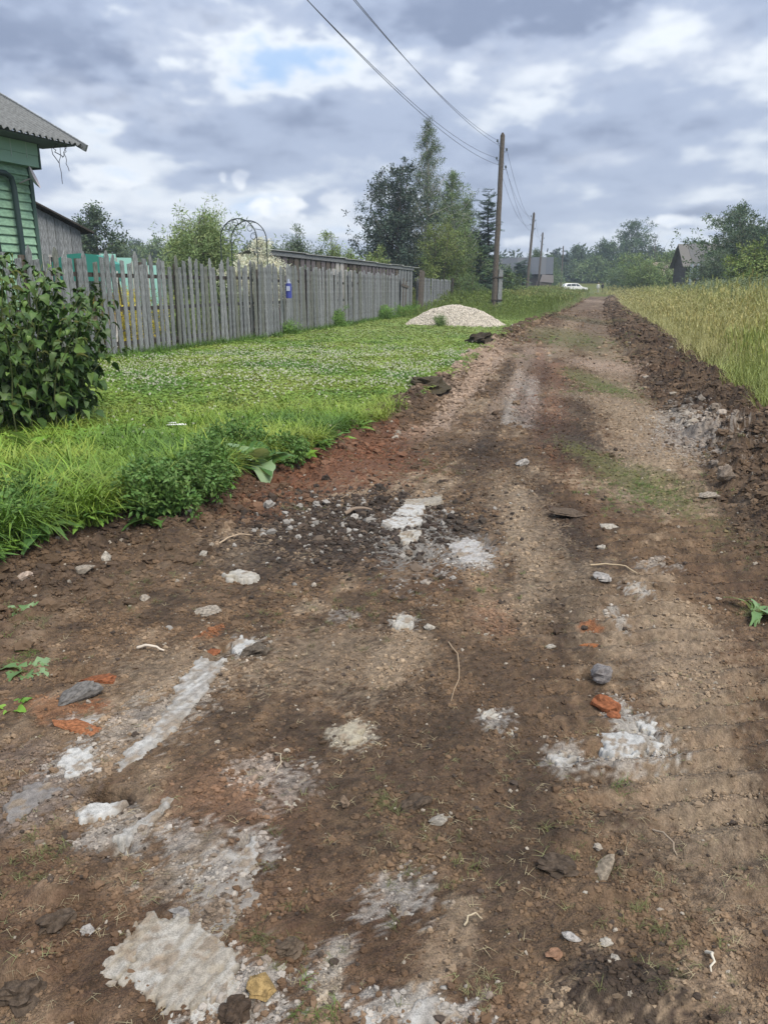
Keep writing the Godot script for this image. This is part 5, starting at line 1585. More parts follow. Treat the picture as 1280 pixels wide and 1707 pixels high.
# --- grass and low plants ----------------------------------------------------------------------------
func tilt(r: RandomNumberGenerator, at: Vector3, scl: float, up := 1.0) -> Transform3D:
	var b := Basis(Vector3.UP, r.randf() * TAU) * Basis(Vector3.RIGHT, r.randfn() * 0.10)
	return Transform3D(b.scaled(Vector3(scl, scl * up, scl)), at)

func seen(x: float, z: float) -> bool:                 # roughly what the camera and a step beside it can see
	return x > z * 0.58 - 1.6 and x < -z * 0.58 + 1.6

func build_verge_weeds(r: RandomNumberGenerator) -> void:
	# broad-leaved weeds among the verge grass
	for form in 3:
		var ro := Soup.new()
		var q := rng_of(571 + form)
		for k in 8:
			var a := k * 2.4
			var d := Vector3(cos(a), q.randf_range(0.5, 1.5), sin(a)).normalized()
			var side := Vector3(-sin(a), 0, cos(a))
			var c := Color(1, 1, 1) * q.randf_range(0.8, 1.2)
			var p := Vector3.ZERO
			var length := q.randf_range(0.12, 0.24)
			for m in 4:
				var w: float = [0.028, 0.05, 0.042, 0.024][m] * [1.0, 0.75, 1.25][form]
				leaf(ro, p - d * length * 0.08, d, side, length * 0.42, w, 0.25, c)
				if form == 1:
					leaf(ro, p, (d + side).normalized(), (side - d).normalized(), w * 1.1, w * 0.5, 0.2, c)
					leaf(ro, p, (d - side).normalized(), (side + d).normalized(), w * 1.1, w * 0.5, 0.2, c)
				p += d * length * 0.25
				d = (d + Vector3(0, -0.28, 0)).normalized()
		var spots: Array[Transform3D] = []
		var cols := PackedColorArray()
		for k in 1700:
			var z := -r.randf_range(3.4, 8.6)
			var x := left_edge(z) - pow(r.randf(), 1.6) * 2.6 + 0.05
			if not seen(x, z) or r.randf() > smooth(-0.35, 0.35, n_tint2.get_noise_2d(x * 0.4 + form * 9.0, z * 0.4)) * smooth(-8.8, -5.5, z): continue
			spots.append(tilt(r, Vector3(x, land(x, z) - 0.01, z), r.randf_range(0.5, 1.1)))
			cols.append([Color(0.165, 0.300, 0.045), Color(0.110, 0.220, 0.048), Color(0.145, 0.265, 0.045)][form] * r.randf_range(0.75, 1.25))
		tag(copies("verge_weeds", ro.mesh(), mats.grass, spots, cols), ["bright broad leaves among the verge grass", "dark jagged leaves among the verge grass", "wide soft leaves among the verge grass"][form], "weeds")

func build_grass() -> void:
	leaf_material("grass", 0.55, 0.5)
	var r := rng_of(501)
	var lawn := [tuft_mesh(511, 16, 0.075, 0.05, 0.10, 0.0045, 0.5, 3, "clover"), tuft_mesh(512, 20, 0.08, 0.05, 0.12, 0.0042, 0.6, 3)]
	var lush := [tuft_mesh(521, 14, 0.07, 0.16, 0.34, 0.0085, 0.75, 5), tuft_mesh(522, 16, 0.08, 0.12, 0.26, 0.0065, 0.6, 4), tuft_mesh(523, 9, 0.06, 0.14, 0.24, 0.017, 0.8, 4)]
	var rough := [tuft_mesh(531, 16, 0.16, 0.25, 0.5, 0.009, 0.5, 3), tuft_mesh(532, 14, 0.18, 0.3, 0.6, 0.010, 0.4, 3, "seed")]
	var tall := [tuft_mesh(541, 32, 0.18, 0.40, 0.95, 0.0065, 0.4, 4, "seed"), tuft_mesh(542, 36, 0.20, 0.35, 0.8, 0.0075, 0.55, 4), tuft_mesh(543, 20, 0.20, 0.5, 1.0, 0.0055, 0.3, 3, "seed")]
	# 1 the mown lawn between the fence and the track
	var where: Array[Array] = [[], [], [], [], []]
	var tint: Array[PackedColorArray] = [PackedColorArray(), PackedColorArray(), PackedColorArray(), PackedColorArray(), PackedColorArray()]
	for band: Array in [[-2.6, -9.0, 380.0, 1.0], [-9.0, -15.0, 300.0, 1.1], [-15.0, -24.0, 190.0, 1.35], [-24.0, -40.0, 90.0, 1.9], [-40.0, -62.0, 40.0, 2.8]]:
		var z1: float = band[0]
		var z0: float = band[1]
		var xa := minf(along(fence_line, z0), along(fence_line, z1)) - 0.3
		var xb := maxf(along(edge_left, z0), along(edge_left, z1)) + 0.2
		var n := int((z1 - z0) * (xb - xa) * float(band[2]))
		for k in n:
			var z := r.randf_range(z0, z1)
			var x := r.randf_range(xa, xb)
			var gap := left_edge(z) - x
			if gap < -0.03 - 0.10 * r.randf() * r.randf() or x < along(fence_line, z) - 0.25 or not seen(x, z): continue
			var t := n_tint.get_noise_2d(x * 0.8, z * 0.8)
			var t2 := n_tint2.get_noise_2d(x * 0.5, z * 0.5)
			var c := Color(0.245, 0.305, 0.050).lerp(Color(0.330, 0.345, 0.078), smooth(-0.1, 0.5, t + 0.4 * t2)).lerp(Color(0.155, 0.240, 0.044), smooth(0.1, 0.5, -t))
			c = c.lerp(Color(0.30, 0.31, 0.095), smooth(-17.0, -26.0, z) * 0.65)
			c *= r.randf_range(0.8, 1.2)
			var bare := smooth(0.5, 0.0, gap)
			if r.randf() < bare * 0.55: continue
			var kind := r.randi() % 2
			var scl: float = float(band[3]) * r.randf_range(0.7, 1.2)
			where[kind].append(tilt(r, Vector3(x, land(x, z), z), scl, 1.0 / sqrt(float(band[3]))))
			tint[kind].append(c)
	# 2 the lush verge in front, left of the track, and under the fence
	for k in 13500:
		var z := -r.randf_range(3.2, 9.8)
		var x := left_edge(z) - pow(r.randf(), 1.9) * 3.4
		if not seen(x, z): continue
		var gap := left_edge(z) - x
		var near := smooth(-10.0, -6.4, z) * (1.0 - 0.75 * smooth(0.7, 2.4, gap) * smooth(-4.9, -6.4, z))
		if r.randf() > near * 0.92 + 0.05: continue
		var t := n_tint.get_noise_2d(x * 1.4, z * 1.4)
		var c := Color(0.175, 0.295, 0.040).lerp(Color(0.270, 0.345, 0.060), smooth(-0.2, 0.4, t)).lerp(Color(0.065, 0.145, 0.028), smooth(0.1, 0.5, -t) * 0.8) * r.randf_range(0.8, 1.2)
		var kind: int = 2 + [0, 1, 2, 0, 2][r.randi() % 5]
		where[kind].append(tilt(r, Vector3(x, land(x, z) - 0.01, z), r.randf_range(0.45, 1.1) * (1.0 + 0.35 * smooth(-7.6, -5.0, z)) * (1.0 + 0.5 * n_tint2.get_noise_2d(x * 0.5, z * 0.5))))
		tint[kind].append(c)
	for k in 3400:
		var z := -r.randf_range(9.0, 55.0)
		var x := along(fence_line, z) + absf(r.randfn()) * 0.22 - 0.12
		if not seen(x, z): continue
		var c := Color(0.105, 0.205, 0.036) * r.randf_range(0.75, 1.25)
		where[2].append(tilt(r, Vector3(x, land(x, z) - 0.01, z), r.randf_range(0.5, 1.1) * (1.0 + 0.012 * -z)))
		tint[2].append(c)
	for k in 5:
		var a: Array[Transform3D] = []
		a.assign(where[k])
		var o := copies(["lawn_grass", "lawn_grass", "verge_grass", "verge_grass", "verge_grass"][k], (lawn + lush)[k], mats.grass, a, tint[k])
		tag(o, ["short clover lawn between the fence and the track", "short mown grass between the fence and the track", "long arching grass along the lawn edge", "fine upright grass along the lawn edge", "wide bladed grass along the lawn edge"][k], "grass")
	build_verge_weeds(r)
	# 3 white clover heads
	var head := Soup.new()
	for k in 14:
		var a := TAU * k * 0.381966
		var y := 1.0 - 2.0 * (k + 0.5) / 14.0
		var d := Vector3(cos(a) * sqrt(1.0 - y * y), y * 0.85, sin(a) * sqrt(1.0 - y * y))
		leaf(head, d * 0.25, d, d.cross(Vector3(0.3, 1, 0.2)).normalized(), 0.8, 0.75, 0.1, Color(1, 1, 1))
	var stalk := Color(0.25, 0.42, 0.1)
	blade(head, Vector3(0, -10.0, 0), Vector3(0.05, 1, 0), 10.0, 0.25, 0.0, 2, stalk)
	var dots: Array[Transform3D] = []
	var dot_c := PackedColorArray()
	for k in 32000:
		var z := -r.randf_range(6.0, 26.0)
		var x := r.randf_range(along(fence_line, z) + 0.3, left_edge(z) - 0.15)
		var dense := 0.06 + 0.94 * smooth(-9.3, -11.5, z) * smooth(-19.5, -16.5, z) * smooth(-0.25, 0.25, n_tint.get_noise_2d(x * 1.1 + 70.0, z * 1.1) + 0.18) * smooth(0.0, 0.9, x - along(fence_line, z) - 0.4)
		if r.randf() > dense * 0.55 or not seen(x, z): continue
		dots.append(tilt(r, Vector3(x, land(x, z) + r.randf_range(0.085, 0.125), z), r.randf_range(0.011, 0.017)))
		dot_c.append(Color(0.62, 0.62, 0.52) * r.randf_range(0.8, 1.15))
	var heads := copies("clover_blossom", head.mesh(), mats.grass, dots, dot_c)
	tag(heads, "white clover heads sprinkled over the lawn", "clover")
	# 4 tall grass: the meadow on the right, and the strip by the poles on the left
	where = [[], [], [], [], []]
	tint = [PackedColorArray(), PackedColorArray(), PackedColorArray(), PackedColorArray(), PackedColorArray()]
	for band: Array in [[-5.5, -12.0, 46.0, 1.0, 9.0], [-12.0, -22.0, 30.0, 1.15, 14.0], [-22.0, -38.0, 14.0, 1.5, 22.0], [-38.0, -65.0, 6.5, 2.1, 36.0], [-65.0, -128.0, 2.4, 3.0, 66.0]]:
		var z1: float = band[0]
		var z0: float = band[1]
		var n := int((z1 - z0) * float(band[4]) * float(band[2]))
		for k in n:
			var z := r.randf_range(z0, z1)
			var gap := r.randf() * float(band[4])
			var x := right_edge(z) + gap
			if not seen(x, z): continue
			var t := n_tint.get_noise_2d(x * 0.35, z * 0.35)
			var t2 := n_tint2.get_noise_2d(x * 0.4, z * 0.4)
			var straw := clampf(smooth(5.5, 0.6, gap + 2.5 * t) * smooth(-12.0, -17.0, z) + 0.2 * smooth(0.0, 0.5, t + 0.4 * t2), 0.0, 0.85)
			var c := Color(0.275, 0.325, 0.098).lerp(Color(0.46, 0.405, 0.205), straw * 0.75).lerp(Color(0.125, 0.165, 0.070), 0.5 * smooth(4.0, 9.0, gap)) * r.randf_range(0.8, 1.2)
			var low := (0.30 + 0.70 * smooth(0.2, 2.4, gap + 0.6 * t2)) * (1.0 + 0.55 * n_tint2.get_noise_2d(x * 0.16, z * 0.16))
			if gap < 0.5 and r.randf() < 0.5: continue
			if z > -9.0: low *= 0.75
			var kind: int
			if low < 0.55: kind = r.randi() % 2
			else: kind = 2 + r.randi() % 3
			var scl: float = float(band[3]) * r.randf_range(0.75, 1.2)
			var keep := 1.0 / float(band[3])
			where[kind].append(tilt(r, Vector3(x, land(x, z) - 0.02, z), scl, keep * (low if kind > 1 else 1.0)))
			tint[kind].append(c)
	for k in 15000:
		var z := -r.randf_range(36.0, 112.0)
		var xr := left_edge(z)
		var wide := minf(13.0 + 0.10 * -z, left_edge(z) - along(fence_line, z) - 0.3 if z > -53.0 else 99.0)
		var gap := r.randf() * wide
		var x := xr - gap
		var t := n_tint.get_noise_2d(x * 0.3, z * 0.3)
		var t2 := n_tint2.get_noise_2d(x * 0.3, z * 0.3)
		var low := 0.32 + 0.55 * smooth(1.0, 4.0, gap + 1.5 * t) * smooth(-40.0, -50.0, z)
		if not seen(x, z): continue
		var c := Color(0.165, 0.225, 0.056).lerp(Color(0.32, 0.29, 0.12), smooth(-0.05, 0.45, t) * 0.6 * smooth(-48.0, -58.0, z)) * r.randf_range(0.8, 1.2)
		var kind: int = r.randi() % 2 if low < 0.6 else 2 + r.randi() % 3
		var scl := (1.5 + 0.013 * -z) * r.randf_range(0.75, 1.2) * (0.45 + 0.55 * smooth(-36.0, -50.0, z + 1.5 * t2))
		where[kind].append(tilt(r, Vector3(x, land(x, z) - 0.02, z), scl, (low if kind > 1 else 1.0) / (1.4 + 0.010 * -z)))
		tint[kind].append(c)
	for k in 5:
		var a: Array[Transform3D] = []
		a.assign(where[k])
		var o := copies(["rough_grass", "rough_grass", "meadow_grass", "meadow_grass", "meadow_grass"][k], (rough + tall)[k], mats.grass, a, tint[k])
		tag(o, ["knee-high rough grass beside the spoil ridge", "rough grass with seed heads beside the track", "tall seeding meadow grass on both sides of the track", "tall leafy meadow grass on both sides of the track", "tall thin seed stalks of the meadow"][k], "grass")
	# 5 tall grey-green weeds in the right-hand meadow
	var weed := Soup.new()
	var rr := rng_of(551)
	for k in 3:
		var lean := Vector3(rr.randfn() * 0.06, 1, rr.randfn() * 0.06).normalized()
		var at := Vector3(rr.randfn() * 0.08, 0, rr.randfn() * 0.08)
		blade(weed, at, lean, 1.25, 0.016, 0.02, 4, Color(0.9, 0.85, 0.8))
		for m in 26:
			var h := 0.2 + m * 0.04
			var a := m * 2.4 + k
			var d := Vector3(cos(a), 0.45 - 0.3 * rr.randf(), sin(a)).normalized()
			leaf(weed, at + lean * h, d, d.cross(Vector3.UP).normalized(), 0.17 - 0.10 * m / 26.0, 0.035, 0.2, Color(1, 1, 1) * rr.randf_range(0.8, 1.2))
	var weeds: Array[Transform3D] = []
	var weed_c := PackedColorArray()
	for k in 6000:
		var z := -r.randf_range(13.0, 62.0)
		var gap := 3.2 + r.randf() * (10.0 + 0.35 * -z)
		var x := right_edge(z) + gap
		if not seen(x, z) or r.randf() > smooth(-0.3, 0.3, n_tint.get_noise_2d(x * 0.3 + 9.0, z * 0.3) + 0.1 * gap - 0.35): continue
		weeds.append(tilt(r, Vector3(x, land(x, z) - 0.03, z), r.randf_range(0.95, 1.5)))
		weed_c.append(Color(0.175, 0.215, 0.110) * r.randf_range(0.8, 1.25))
	tag(copies("tall_weeds", weed.mesh(), mats.grass, weeds, weed_c), "grey green weeds standing tall in the right-hand meadow", "weeds")

# --- near plants, heap, debris, car, people ------------------------------------------------------------
func leaf_mesh(length: float, width: float, fold: float, curl: float, lobes: float, seed_no: int) -> ArrayMesh:
	# a broad leaf along +z with a sunk midrib, curled down at the tip; lobes makes the margin toothed
	var r := rng_of(seed_no)
	var s := Soup.new()
	var n := 9
	for k in n + 1:
		var t := float(k) / n
		var w := width * 0.5 * pow(sin(PI * pow(t, 0.72) * 0.97 + 0.03), 0.8)
		if lobes > 0.0: w *= 1.0 - lobes * (0.5 + 0.5 * cos(TAU * t * 3.5)) * (1.0 if k < n else 0.0)
		w *= 1.0 + 0.08 * r.randfn()
		var y := curl * length * (t * 0.8 - t * t * 1.5)
		var z := length * t
		for side: float in [-1.0, -0.5, 0.0, 0.5, 1.0]:
			s.v.append(Vector3(side * w, y + fold * absf(side) * w + 0.03 * width * r.randfn() * absf(side), z - absf(side) * w * 0.1))
			s.c.append(Color(1, 1, 1))
	for k in n:
		for j in 4:
			var a := k * 5 + j
			s.i.append_array([a, a + 1, a + 6, a, a + 6, a + 5])
	return s.mesh(true)

func tinted(c: Color) -> StandardMaterial3D:
	var key := "leaf_tint_%d" % mats.size()
	var m := mat(key, c, 0.5, 0.4)
	m.backlight_enabled = true
	m.backlight = Color(0.5, 0.5, 0.3)
	return m

func plant(called: String, label: String, at: Vector2, leaves: int, length: float, width: float, stand: float, meshes: Array, tones: Array, seed_no: int, category := "plant", group := "") -> Node3D:
	var r := rng_of(seed_no)
	var y := surface(at.x, at.y)
	var p := thing(called, label, category, Vector3(at.x, y - 0.01, at.y), 0.0, group)
	for k in leaves:
		var a := TAU * (k * 0.382 + 0.05 * r.randfn())
		var o := obj("leaf", meshes[r.randi() % meshes.size()], tones[r.randi() % tones.size()], p)
		var scl := r.randf_range(0.65, 1.15)
		var lift := stand * r.randf_range(0.55, 1.05) * (1.0 if k % 3 else 0.75)
		o.transform = Transform3D(Basis(Vector3.UP, a) * Basis(Vector3.RIGHT, -lift) * Basis(Vector3.BACK, r.randfn() * 0.25), Vector3(sin(a), 0.0, cos(a)) * 0.02)
		scl *= 1.15
		o.scale = Vector3(width * scl, length * scl, length * scl)
	return p

func build_verge_plants() -> void:
	var broad := [leaf_mesh(1.0, 1.0, 0.25, 0.5, 0.0, 601), leaf_mesh(1.0, 1.0, 0.35, 0.3, 0.08, 602), leaf_mesh(1.0, 1.0, 0.2, 0.7, 0.05, 603)]
	var cut := [leaf_mesh(1.0, 1.0, 0.2, 0.6, 0.45, 604), leaf_mesh(1.0, 1.0, 0.15, 0.8, 0.4, 605)]
	var fresh: Array = [tinted(Color(0.125, 0.255, 0.030)), tinted(Color(0.160, 0.290, 0.040)), tinted(Color(0.095, 0.215, 0.030))]
	var deep: Array = [tinted(Color(0.050, 0.125, 0.030)), tinted(Color(0.070, 0.155, 0.035)), tinted(Color(0.090, 0.175, 0.050))]
	var dusty: Array = [tinted(Color(0.170, 0.260, 0.130)), tinted(Color(0.11, 0.20, 0.075))]
	var b := plant("burdock_plant", "large burdock with broad leaves at the lawn edge", Vector2(-1.008, -6.000), 11, 0.30, 0.19, 1.15, broad, deep + [dusty[0]], 611, "plant")
	var f := obj("leaf", broad[2], dusty[0], b)
	f.transform = Transform3D(Basis(Vector3.UP, 0.35) * Basis(Vector3.RIGHT, 0.15), Vector3(0.03, 0.08, 0.03))
	f.scale = Vector3(0.20, 0.24, 0.24)
	var rows: Array = [
		["dandelion_plant", "pale green broad-leaved plant just right of the burdock", -0.689, -6.659, 7, 0.17, 0.11, 0.9, 0, 0], ["dock_plant", "dark leafy plant just left of the burdock", -1.273, -5.880, 12, 0.22, 0.11, 1.0, 1, 1], ["dock_plant", "dark jagged-leaved plant above the white flint at the verge", -1.379, -5.337, 13, 0.22, 0.12, 0.9, 1, 1],
		["geranium_plant", "jagged-leaved plant drooping over the soil by the pale chunk", -1.468, -4.771, 12, 0.17, 0.13, 0.5, 1, 1], ["dandelion_plant", "bright toothed plant in the grass near the pale chunk", -1.731, -5.024, 10, 0.24, 0.07, 1.2, 1, 0], ["dock_plant", "bright upright broad-leaved plant at the left front verge", -2.179, -5.024, 12, 0.25, 0.095, 1.3, 0, 0],
		["dock_plant", "second bright broad-leaved plant at the left front verge", -2.429, -5.176, 12, 0.25, 0.095, 1.3, 0, 0], ["dandelion_plant", "leafy plant at the lower left corner of the lawn", -2.216, -4.374, 12, 0.22, 0.10, 0.9, 1, 2], ["dandelion_plant", "leafy plant beside the lowest lawn edge", -2.020, -4.317, 10, 0.22, 0.10, 0.8, 1, 1],
		["nettle_plant", "round bright leaf plant in the middle of the verge", -2.264, -6.536, 8, 0.14, 0.10, 1.0, 0, 0], ["nettle_plant", "small bright plant by the pale tuft near the track", -0.410, -7.405, 6, 0.11, 0.07, 0.9, 0, 0], ["dandelion_plant", "dark leaf rosette in the verge under the white flower", -1.655, -6.084, 12, 0.22, 0.08, 1.0, 1, 1],
		["dandelion_plant", "leafy rosette in the verge left of the dark plants", -2.129, -5.507, 12, 0.22, 0.08, 1.1, 1, 0], ["geranium_plant", "jagged leafy plant behind the burdock", -1.563, -6.659, 12, 0.20, 0.10, 1.1, 1, 1], ["dock_plant", "broad-leaved plant under the raspberry bush", -3.019, -6.536, 10, 0.24, 0.11, 1.1, 0, 0],
		["wilted_weed", "wilted pale weed on the soil at the left edge", -1.736, -3.449, 8, 0.13, 0.08, 0.3, 1, 2], ["wilted_weed", "small wilted weed left of the orange brick", -1.472, -2.887, 8, 0.10, 0.07, 0.4, 1, 2], ["wilted_weed", "tiny seedling on the soil below the left weeds", -1.392, -2.572, 5, 0.05, 0.035, 0.7, 0, 0],
		["wilted_weed", "torn green weed on the spoil ridge at the right edge", 1.800, -3.449, 9, 0.12, 0.05, 0.7, 1, 2],
	]
	for k in rows.size():
		var q: Array = rows[k]
		plant(q[0], q[1], Vector2(q[2], q[3]), q[4], q[5], q[6], q[7], [broad, cut][q[8]], [fresh, deep, dusty][q[9]], 620 + k, "plant")
	# a white umbel rising from the verge
	var at := Vector2(-1.691, -6.239)
	var y := land(at.x, at.y)
	var u := thing("white_umbel_flower", "lone white flat-topped flower standing above the verge", "flower", Vector3(at.x, y, at.y))
	var s := Soup.new()
	tube(s, [Vector3.ZERO, Vector3(0.01, 0.15, 0), Vector3(0.0, 0.30, 0.01)], [0.004, 0.0035, 0.003], 6)
	var rr := rng_of(677)
	var heads: Array[Vector3] = []
	for k in 5:
		var a := TAU * k / 5.0
		var h := Vector3(cos(a) * 0.05, 0.335 + 0.012 * rr.randfn(), sin(a) * 0.05)
		heads.append(h)
		tube(s, [Vector3(0, 0.27, 0.01), h], [0.002, 0.0015], 5)
	obj("stem", s.mesh(), fresh[0], u)
	var white := mat("petal", Color(0.78, 0.78, 0.74), 0.7)
	for h in heads:
		s = Soup.new()
		for m in 12:
			var a := m * 2.4
			var q := 0.026 * sqrt(m / 12.0)
			var c := h + Vector3(cos(a) * q, 0.004, sin(a) * q)
			leaf(s, c, Vector3(cos(a), 0.2, sin(a)).normalized(), Vector3(-sin(a), 0, cos(a)), 0.016, 0.013, 0.1, Color.WHITE)
		obj("umbel", s.mesh(), white, u)
	var mass: Array = [["dark leafy weed clump left of the burdock, at the verge edge", Vector2(-1.350, -5.702), 0.34, 0.22], ["dark leafy weed clump beside the jagged-leaved plant", Vector2(-1.424, -5.183), 0.32, 0.22], ["leafy weed clump hanging over the soil by the pale chunk", Vector2(-1.514, -4.840), 0.30, 0.20], ["leafy weed clump behind the burdock", Vector2(-1.258, -6.445), 0.32, 0.22], ["leafy weed clump at the far left of the verge", Vector2(-2.201, -4.489), 0.30, 0.22], ["leafy weed clump right of the burdock", Vector2(-0.873, -6.445), 0.22, 0.16]]
	for k in mass.size():
		var q: Array = mass[k]
		var p: Vector2 = q[1]
		tree("weed_clump", q[0], Vector3(p.x, land(p.x, p.y) - 0.02, p.y), q[2], q[3], BROAD, 0.02, 40, "round", Color(0.070, 0.135, 0.032), 0.075, 660 + k, "weeds", 0.7, "", 5, 6)
	# nettles and docks against the close-set fence
	var weeds: Array = [["nettle clump against the fence below the blue bottle", -2.570, -28.189, 0.75, 0.42], ["leafy clump against the fence right of the nettles", -1.710, -34.713, 0.65, 0.5], ["leafy clump along the fence foot towards the leaning door", -0.432, -38.091, 0.6, 0.55], ["green weeds in front of the leaning door", 2.116, -58.478, 1.1, 0.8], ["grass clump at the joint of the two fences", -3.712, -23.421, 0.45, 0.3], ["low weeds between the fence foot and the gravel heap", 0.600, -39.631, 0.6, 0.7]]
	for k in weeds.size():
		var q: Array = weeds[k]
		var p := Vector2(q[1], q[2])
		p.x = maxf(p.x, along(fence_line, p.y) + 0.15)
		tree("weed_clump", q[0], Vector3(p.x, land(p.x, p.y) - 0.02, p.y), q[3], q[4], BROAD, 0.02, 40, "fine", Color(0.100, 0.180, 0.040), 0.11 + 0.05 * float(q[4]), 650 + k, "weeds", 0.8, "", 5, 5)

func build_bush() -> void:
	var r := rng_of(801)
	var base := Vector3(-3.85, 0, -7.75)
	base.y = land(base.x, base.z)
	var b := thing("raspberry_bush", "dense leafy raspberry bush at the left edge in front of the fence", "bush", base)
	var shapes := [leaf_mesh(1.0, 0.78, 0.25, 0.5, 0.10, 811), leaf_mesh(1.0, 0.7, 0.4, 0.3, 0.12, 812), leaf_mesh(1.0, 0.85, 0.2, 0.7, 0.08, 813), leaf_mesh(1.0, 0.65, 0.3, 0.9, 0.12, 814)]
	var tones: Array = [Color(0.052, 0.105, 0.024), Color(0.066, 0.128, 0.030), Color(0.040, 0.082, 0.022), Color(0.100, 0.170, 0.038), Color(0.075, 0.118, 0.045)]
	var mts: Array = []
	for c: Color in tones: mts.append(tinted(c))
	var stems := Soup.new()
	var spots: Array[Transform3D] = []
	for k in 70:
		var a := r.randf() * TAU
		var q := sqrt(r.randf())
		var foot := Vector3(cos(a) * q * 0.85, 0, sin(a) * q * 0.6)
		var right := clampf((foot.x + 0.85) / 1.7, 0.0, 1.0)
		var high := lerpf(2.4, 1.35, right) * r.randf_range(0.60, 1.04)
		var lean := Vector3(cos(a) * (0.12 + 0.30 * q), 0, sin(a) * (0.12 + 0.25 * q))
		var pts: Array[Vector3] = []
		var rad := PackedFloat32Array()
		for m in 7:
			var t := m / 6.0
			pts.append(foot + lean * t * t + Vector3(r.randfn() * 0.015, high * (t - 0.10 * t * t * t), r.randfn() * 0.015))
			rad.append(lerpf(0.008, 0.003, t))
		tube(stems, pts, rad, 5, false)
		var n := int(high * 24)
		for m in n:
			var t := 0.10 + 0.9 * (m + r.randf()) / n
			var i := mini(int(t * 6.0), 5)
			var p := pts[i].lerp(pts[i + 1], t * 6.0 - i)
			var g := m * 2.4 + k
			var out := Vector3(cos(g), 0, sin(g))
			for tri in (3 if r.randf() < 0.55 else 1):
				var yaw := atan2(out.x, out.z) + (tri - 1) * 1.0 * (1.0 if tri != 0 else 0.0)
				var scl := r.randf_range(0.050, 0.135) * lerpf(1.1, 0.8, t)
				var bs := Basis(Vector3.UP, yaw) * Basis(Vector3.RIGHT, r.randf_range(-0.25, 0.9)) * Basis(Vector3.BACK, r.randfn() * 0.4)
				spots.append(Transform3D(bs.scaled(Vector3.ONE * scl), p + out * (0.07 + 0.05 * r.randf())))
	obj("canes", stems.mesh(), mat("cane", Color(0.12, 0.14, 0.05), 0.8), b).set_meta("kind", "stuff")
	# the leaves nearest the camera are parts of their own, the rest is foliage
	var order := range(spots.size())
	var eye := EYE - base
	order.sort_custom(func(i: int, j: int) -> bool: return spots[i].origin.distance_squared_to(eye) < spots[j].origin.distance_squared_to(eye))
	var rest: Array[Array] = [[], [], [], []]
	var rest_c: Array[PackedColorArray] = [PackedColorArray(), PackedColorArray(), PackedColorArray(), PackedColorArray()]
	for k in order.size():
		var t: Transform3D = spots[order[k]]
		var kind := r.randi() % 4
		if k < 290:
			var o := obj("leaf", shapes[kind], mts[r.randi() % mts.size()], b)
			o.transform = t
		else:
			rest[kind].append(t)
			rest_c[kind].append(tones[r.randi() % tones.size()] * r.randf_range(0.85, 1.2))
	for kind in 4:
		var a: Array[Transform3D] = []
		a.assign(rest[kind])
		copies("foliage", shapes[kind], mats.leaf, a, rest_c[kind], b)

func build_gravel_heap() -> void:
	var c := Vector3(2.72, 0, -30.2)
	c.y = land(c.x, c.z) - 0.05
	var h := thing("gravel_heap", "heap of pale crushed stone on the grass beside the track", "heap", c)
	var nn := noise(903, 0.9, 3)
	var n := 60
	var s := Soup.new()
	var pile := func(x: float, z: float) -> float:
		var d := sqrt(pow((x + 0.05) / 2.02, 2.0) + pow(z / 1.9, 2.0)) + 0.07 * nn.get_noise_2d(x, z)
		return 1.02 * (pow(maxf(0.0, 1.0 - d), 0.95) * 1.1 * (1.0 - 0.28 * maxf(0.0, 1.0 - d * 2.2))) + 0.03 * nn.get_noise_2d(x * 4.0, z * 4.0) - 0.10 * smooth(0.95, 1.15, d)
	for j in n + 1:
		for k in n + 1:
			var x := -2.3 + 4.6 * k / n
			var z := 2.2 - 4.4 * j / n
			s.v.append(Vector3(x, pile.call(x, z), z))
	for j in n:
		for k in n:
			var a := j * (n + 1) + k
			s.i.append_array([a, a + n + 1, a + n + 2, a, a + n + 2, a + 1])
	obj("mound", s.mesh(true), mat("gravel_fines", Color(0.40, 0.365, 0.31), 0.95), h)
	var r := rng_of(905)
	var places: Array[Transform3D] = []
	var tints := PackedColorArray()
	for k in 16000:
		var x := r.randf_range(-2.25, 2.25)
		var z := r.randf_range(-1.6, 2.1)
		var y: float = pile.call(x, z)
		if y < -0.02: continue
		var scl := r.randf_range(0.014, 0.034)
		places.append(Transform3D(Basis.from_euler(Vector3(r.randf() * 6.0, r.randf() * 6.0, r.randf() * 6.0)).scaled(Vector3.ONE * scl), Vector3(x, y + scl * 0.3, z)))
		var g := r.randf_range(0.55, 1.3)
		tints.append(Color(0.52, 0.475, 0.405) * g)
	for k in 260:
		var a := r.randf() * TAU
		var q := 2.0 + absf(r.randfn()) * 0.25
		var x := cos(a) * q
		var z := sin(a) * q * 0.93
		places.append(Transform3D(Basis.from_euler(Vector3(r.randf() * 6.0, r.randf() * 6.0, r.randf() * 6.0)).scaled(Vector3.ONE * 0.03), Vector3(x, surface(c.x + x, c.z + z) - c.y + 0.02, z)))
		tints.append(Color(0.55, 0.51, 0.44))
	copies("crushed_stone", lump(907, 0, 0.3), mats.stone_tint, places, tints, h)
	tree("weed_clump", "small weed growing at the front of the gravel heap", Vector3(2.05, land(2.05, -28.4) - 0.02, -28.35), 0.52, 0.26, BROAD, 0.02, 26, "fine", Color(0.10, 0.15, 0.05), 0.09, 911, "weeds", 0.9, "", 5, 4)

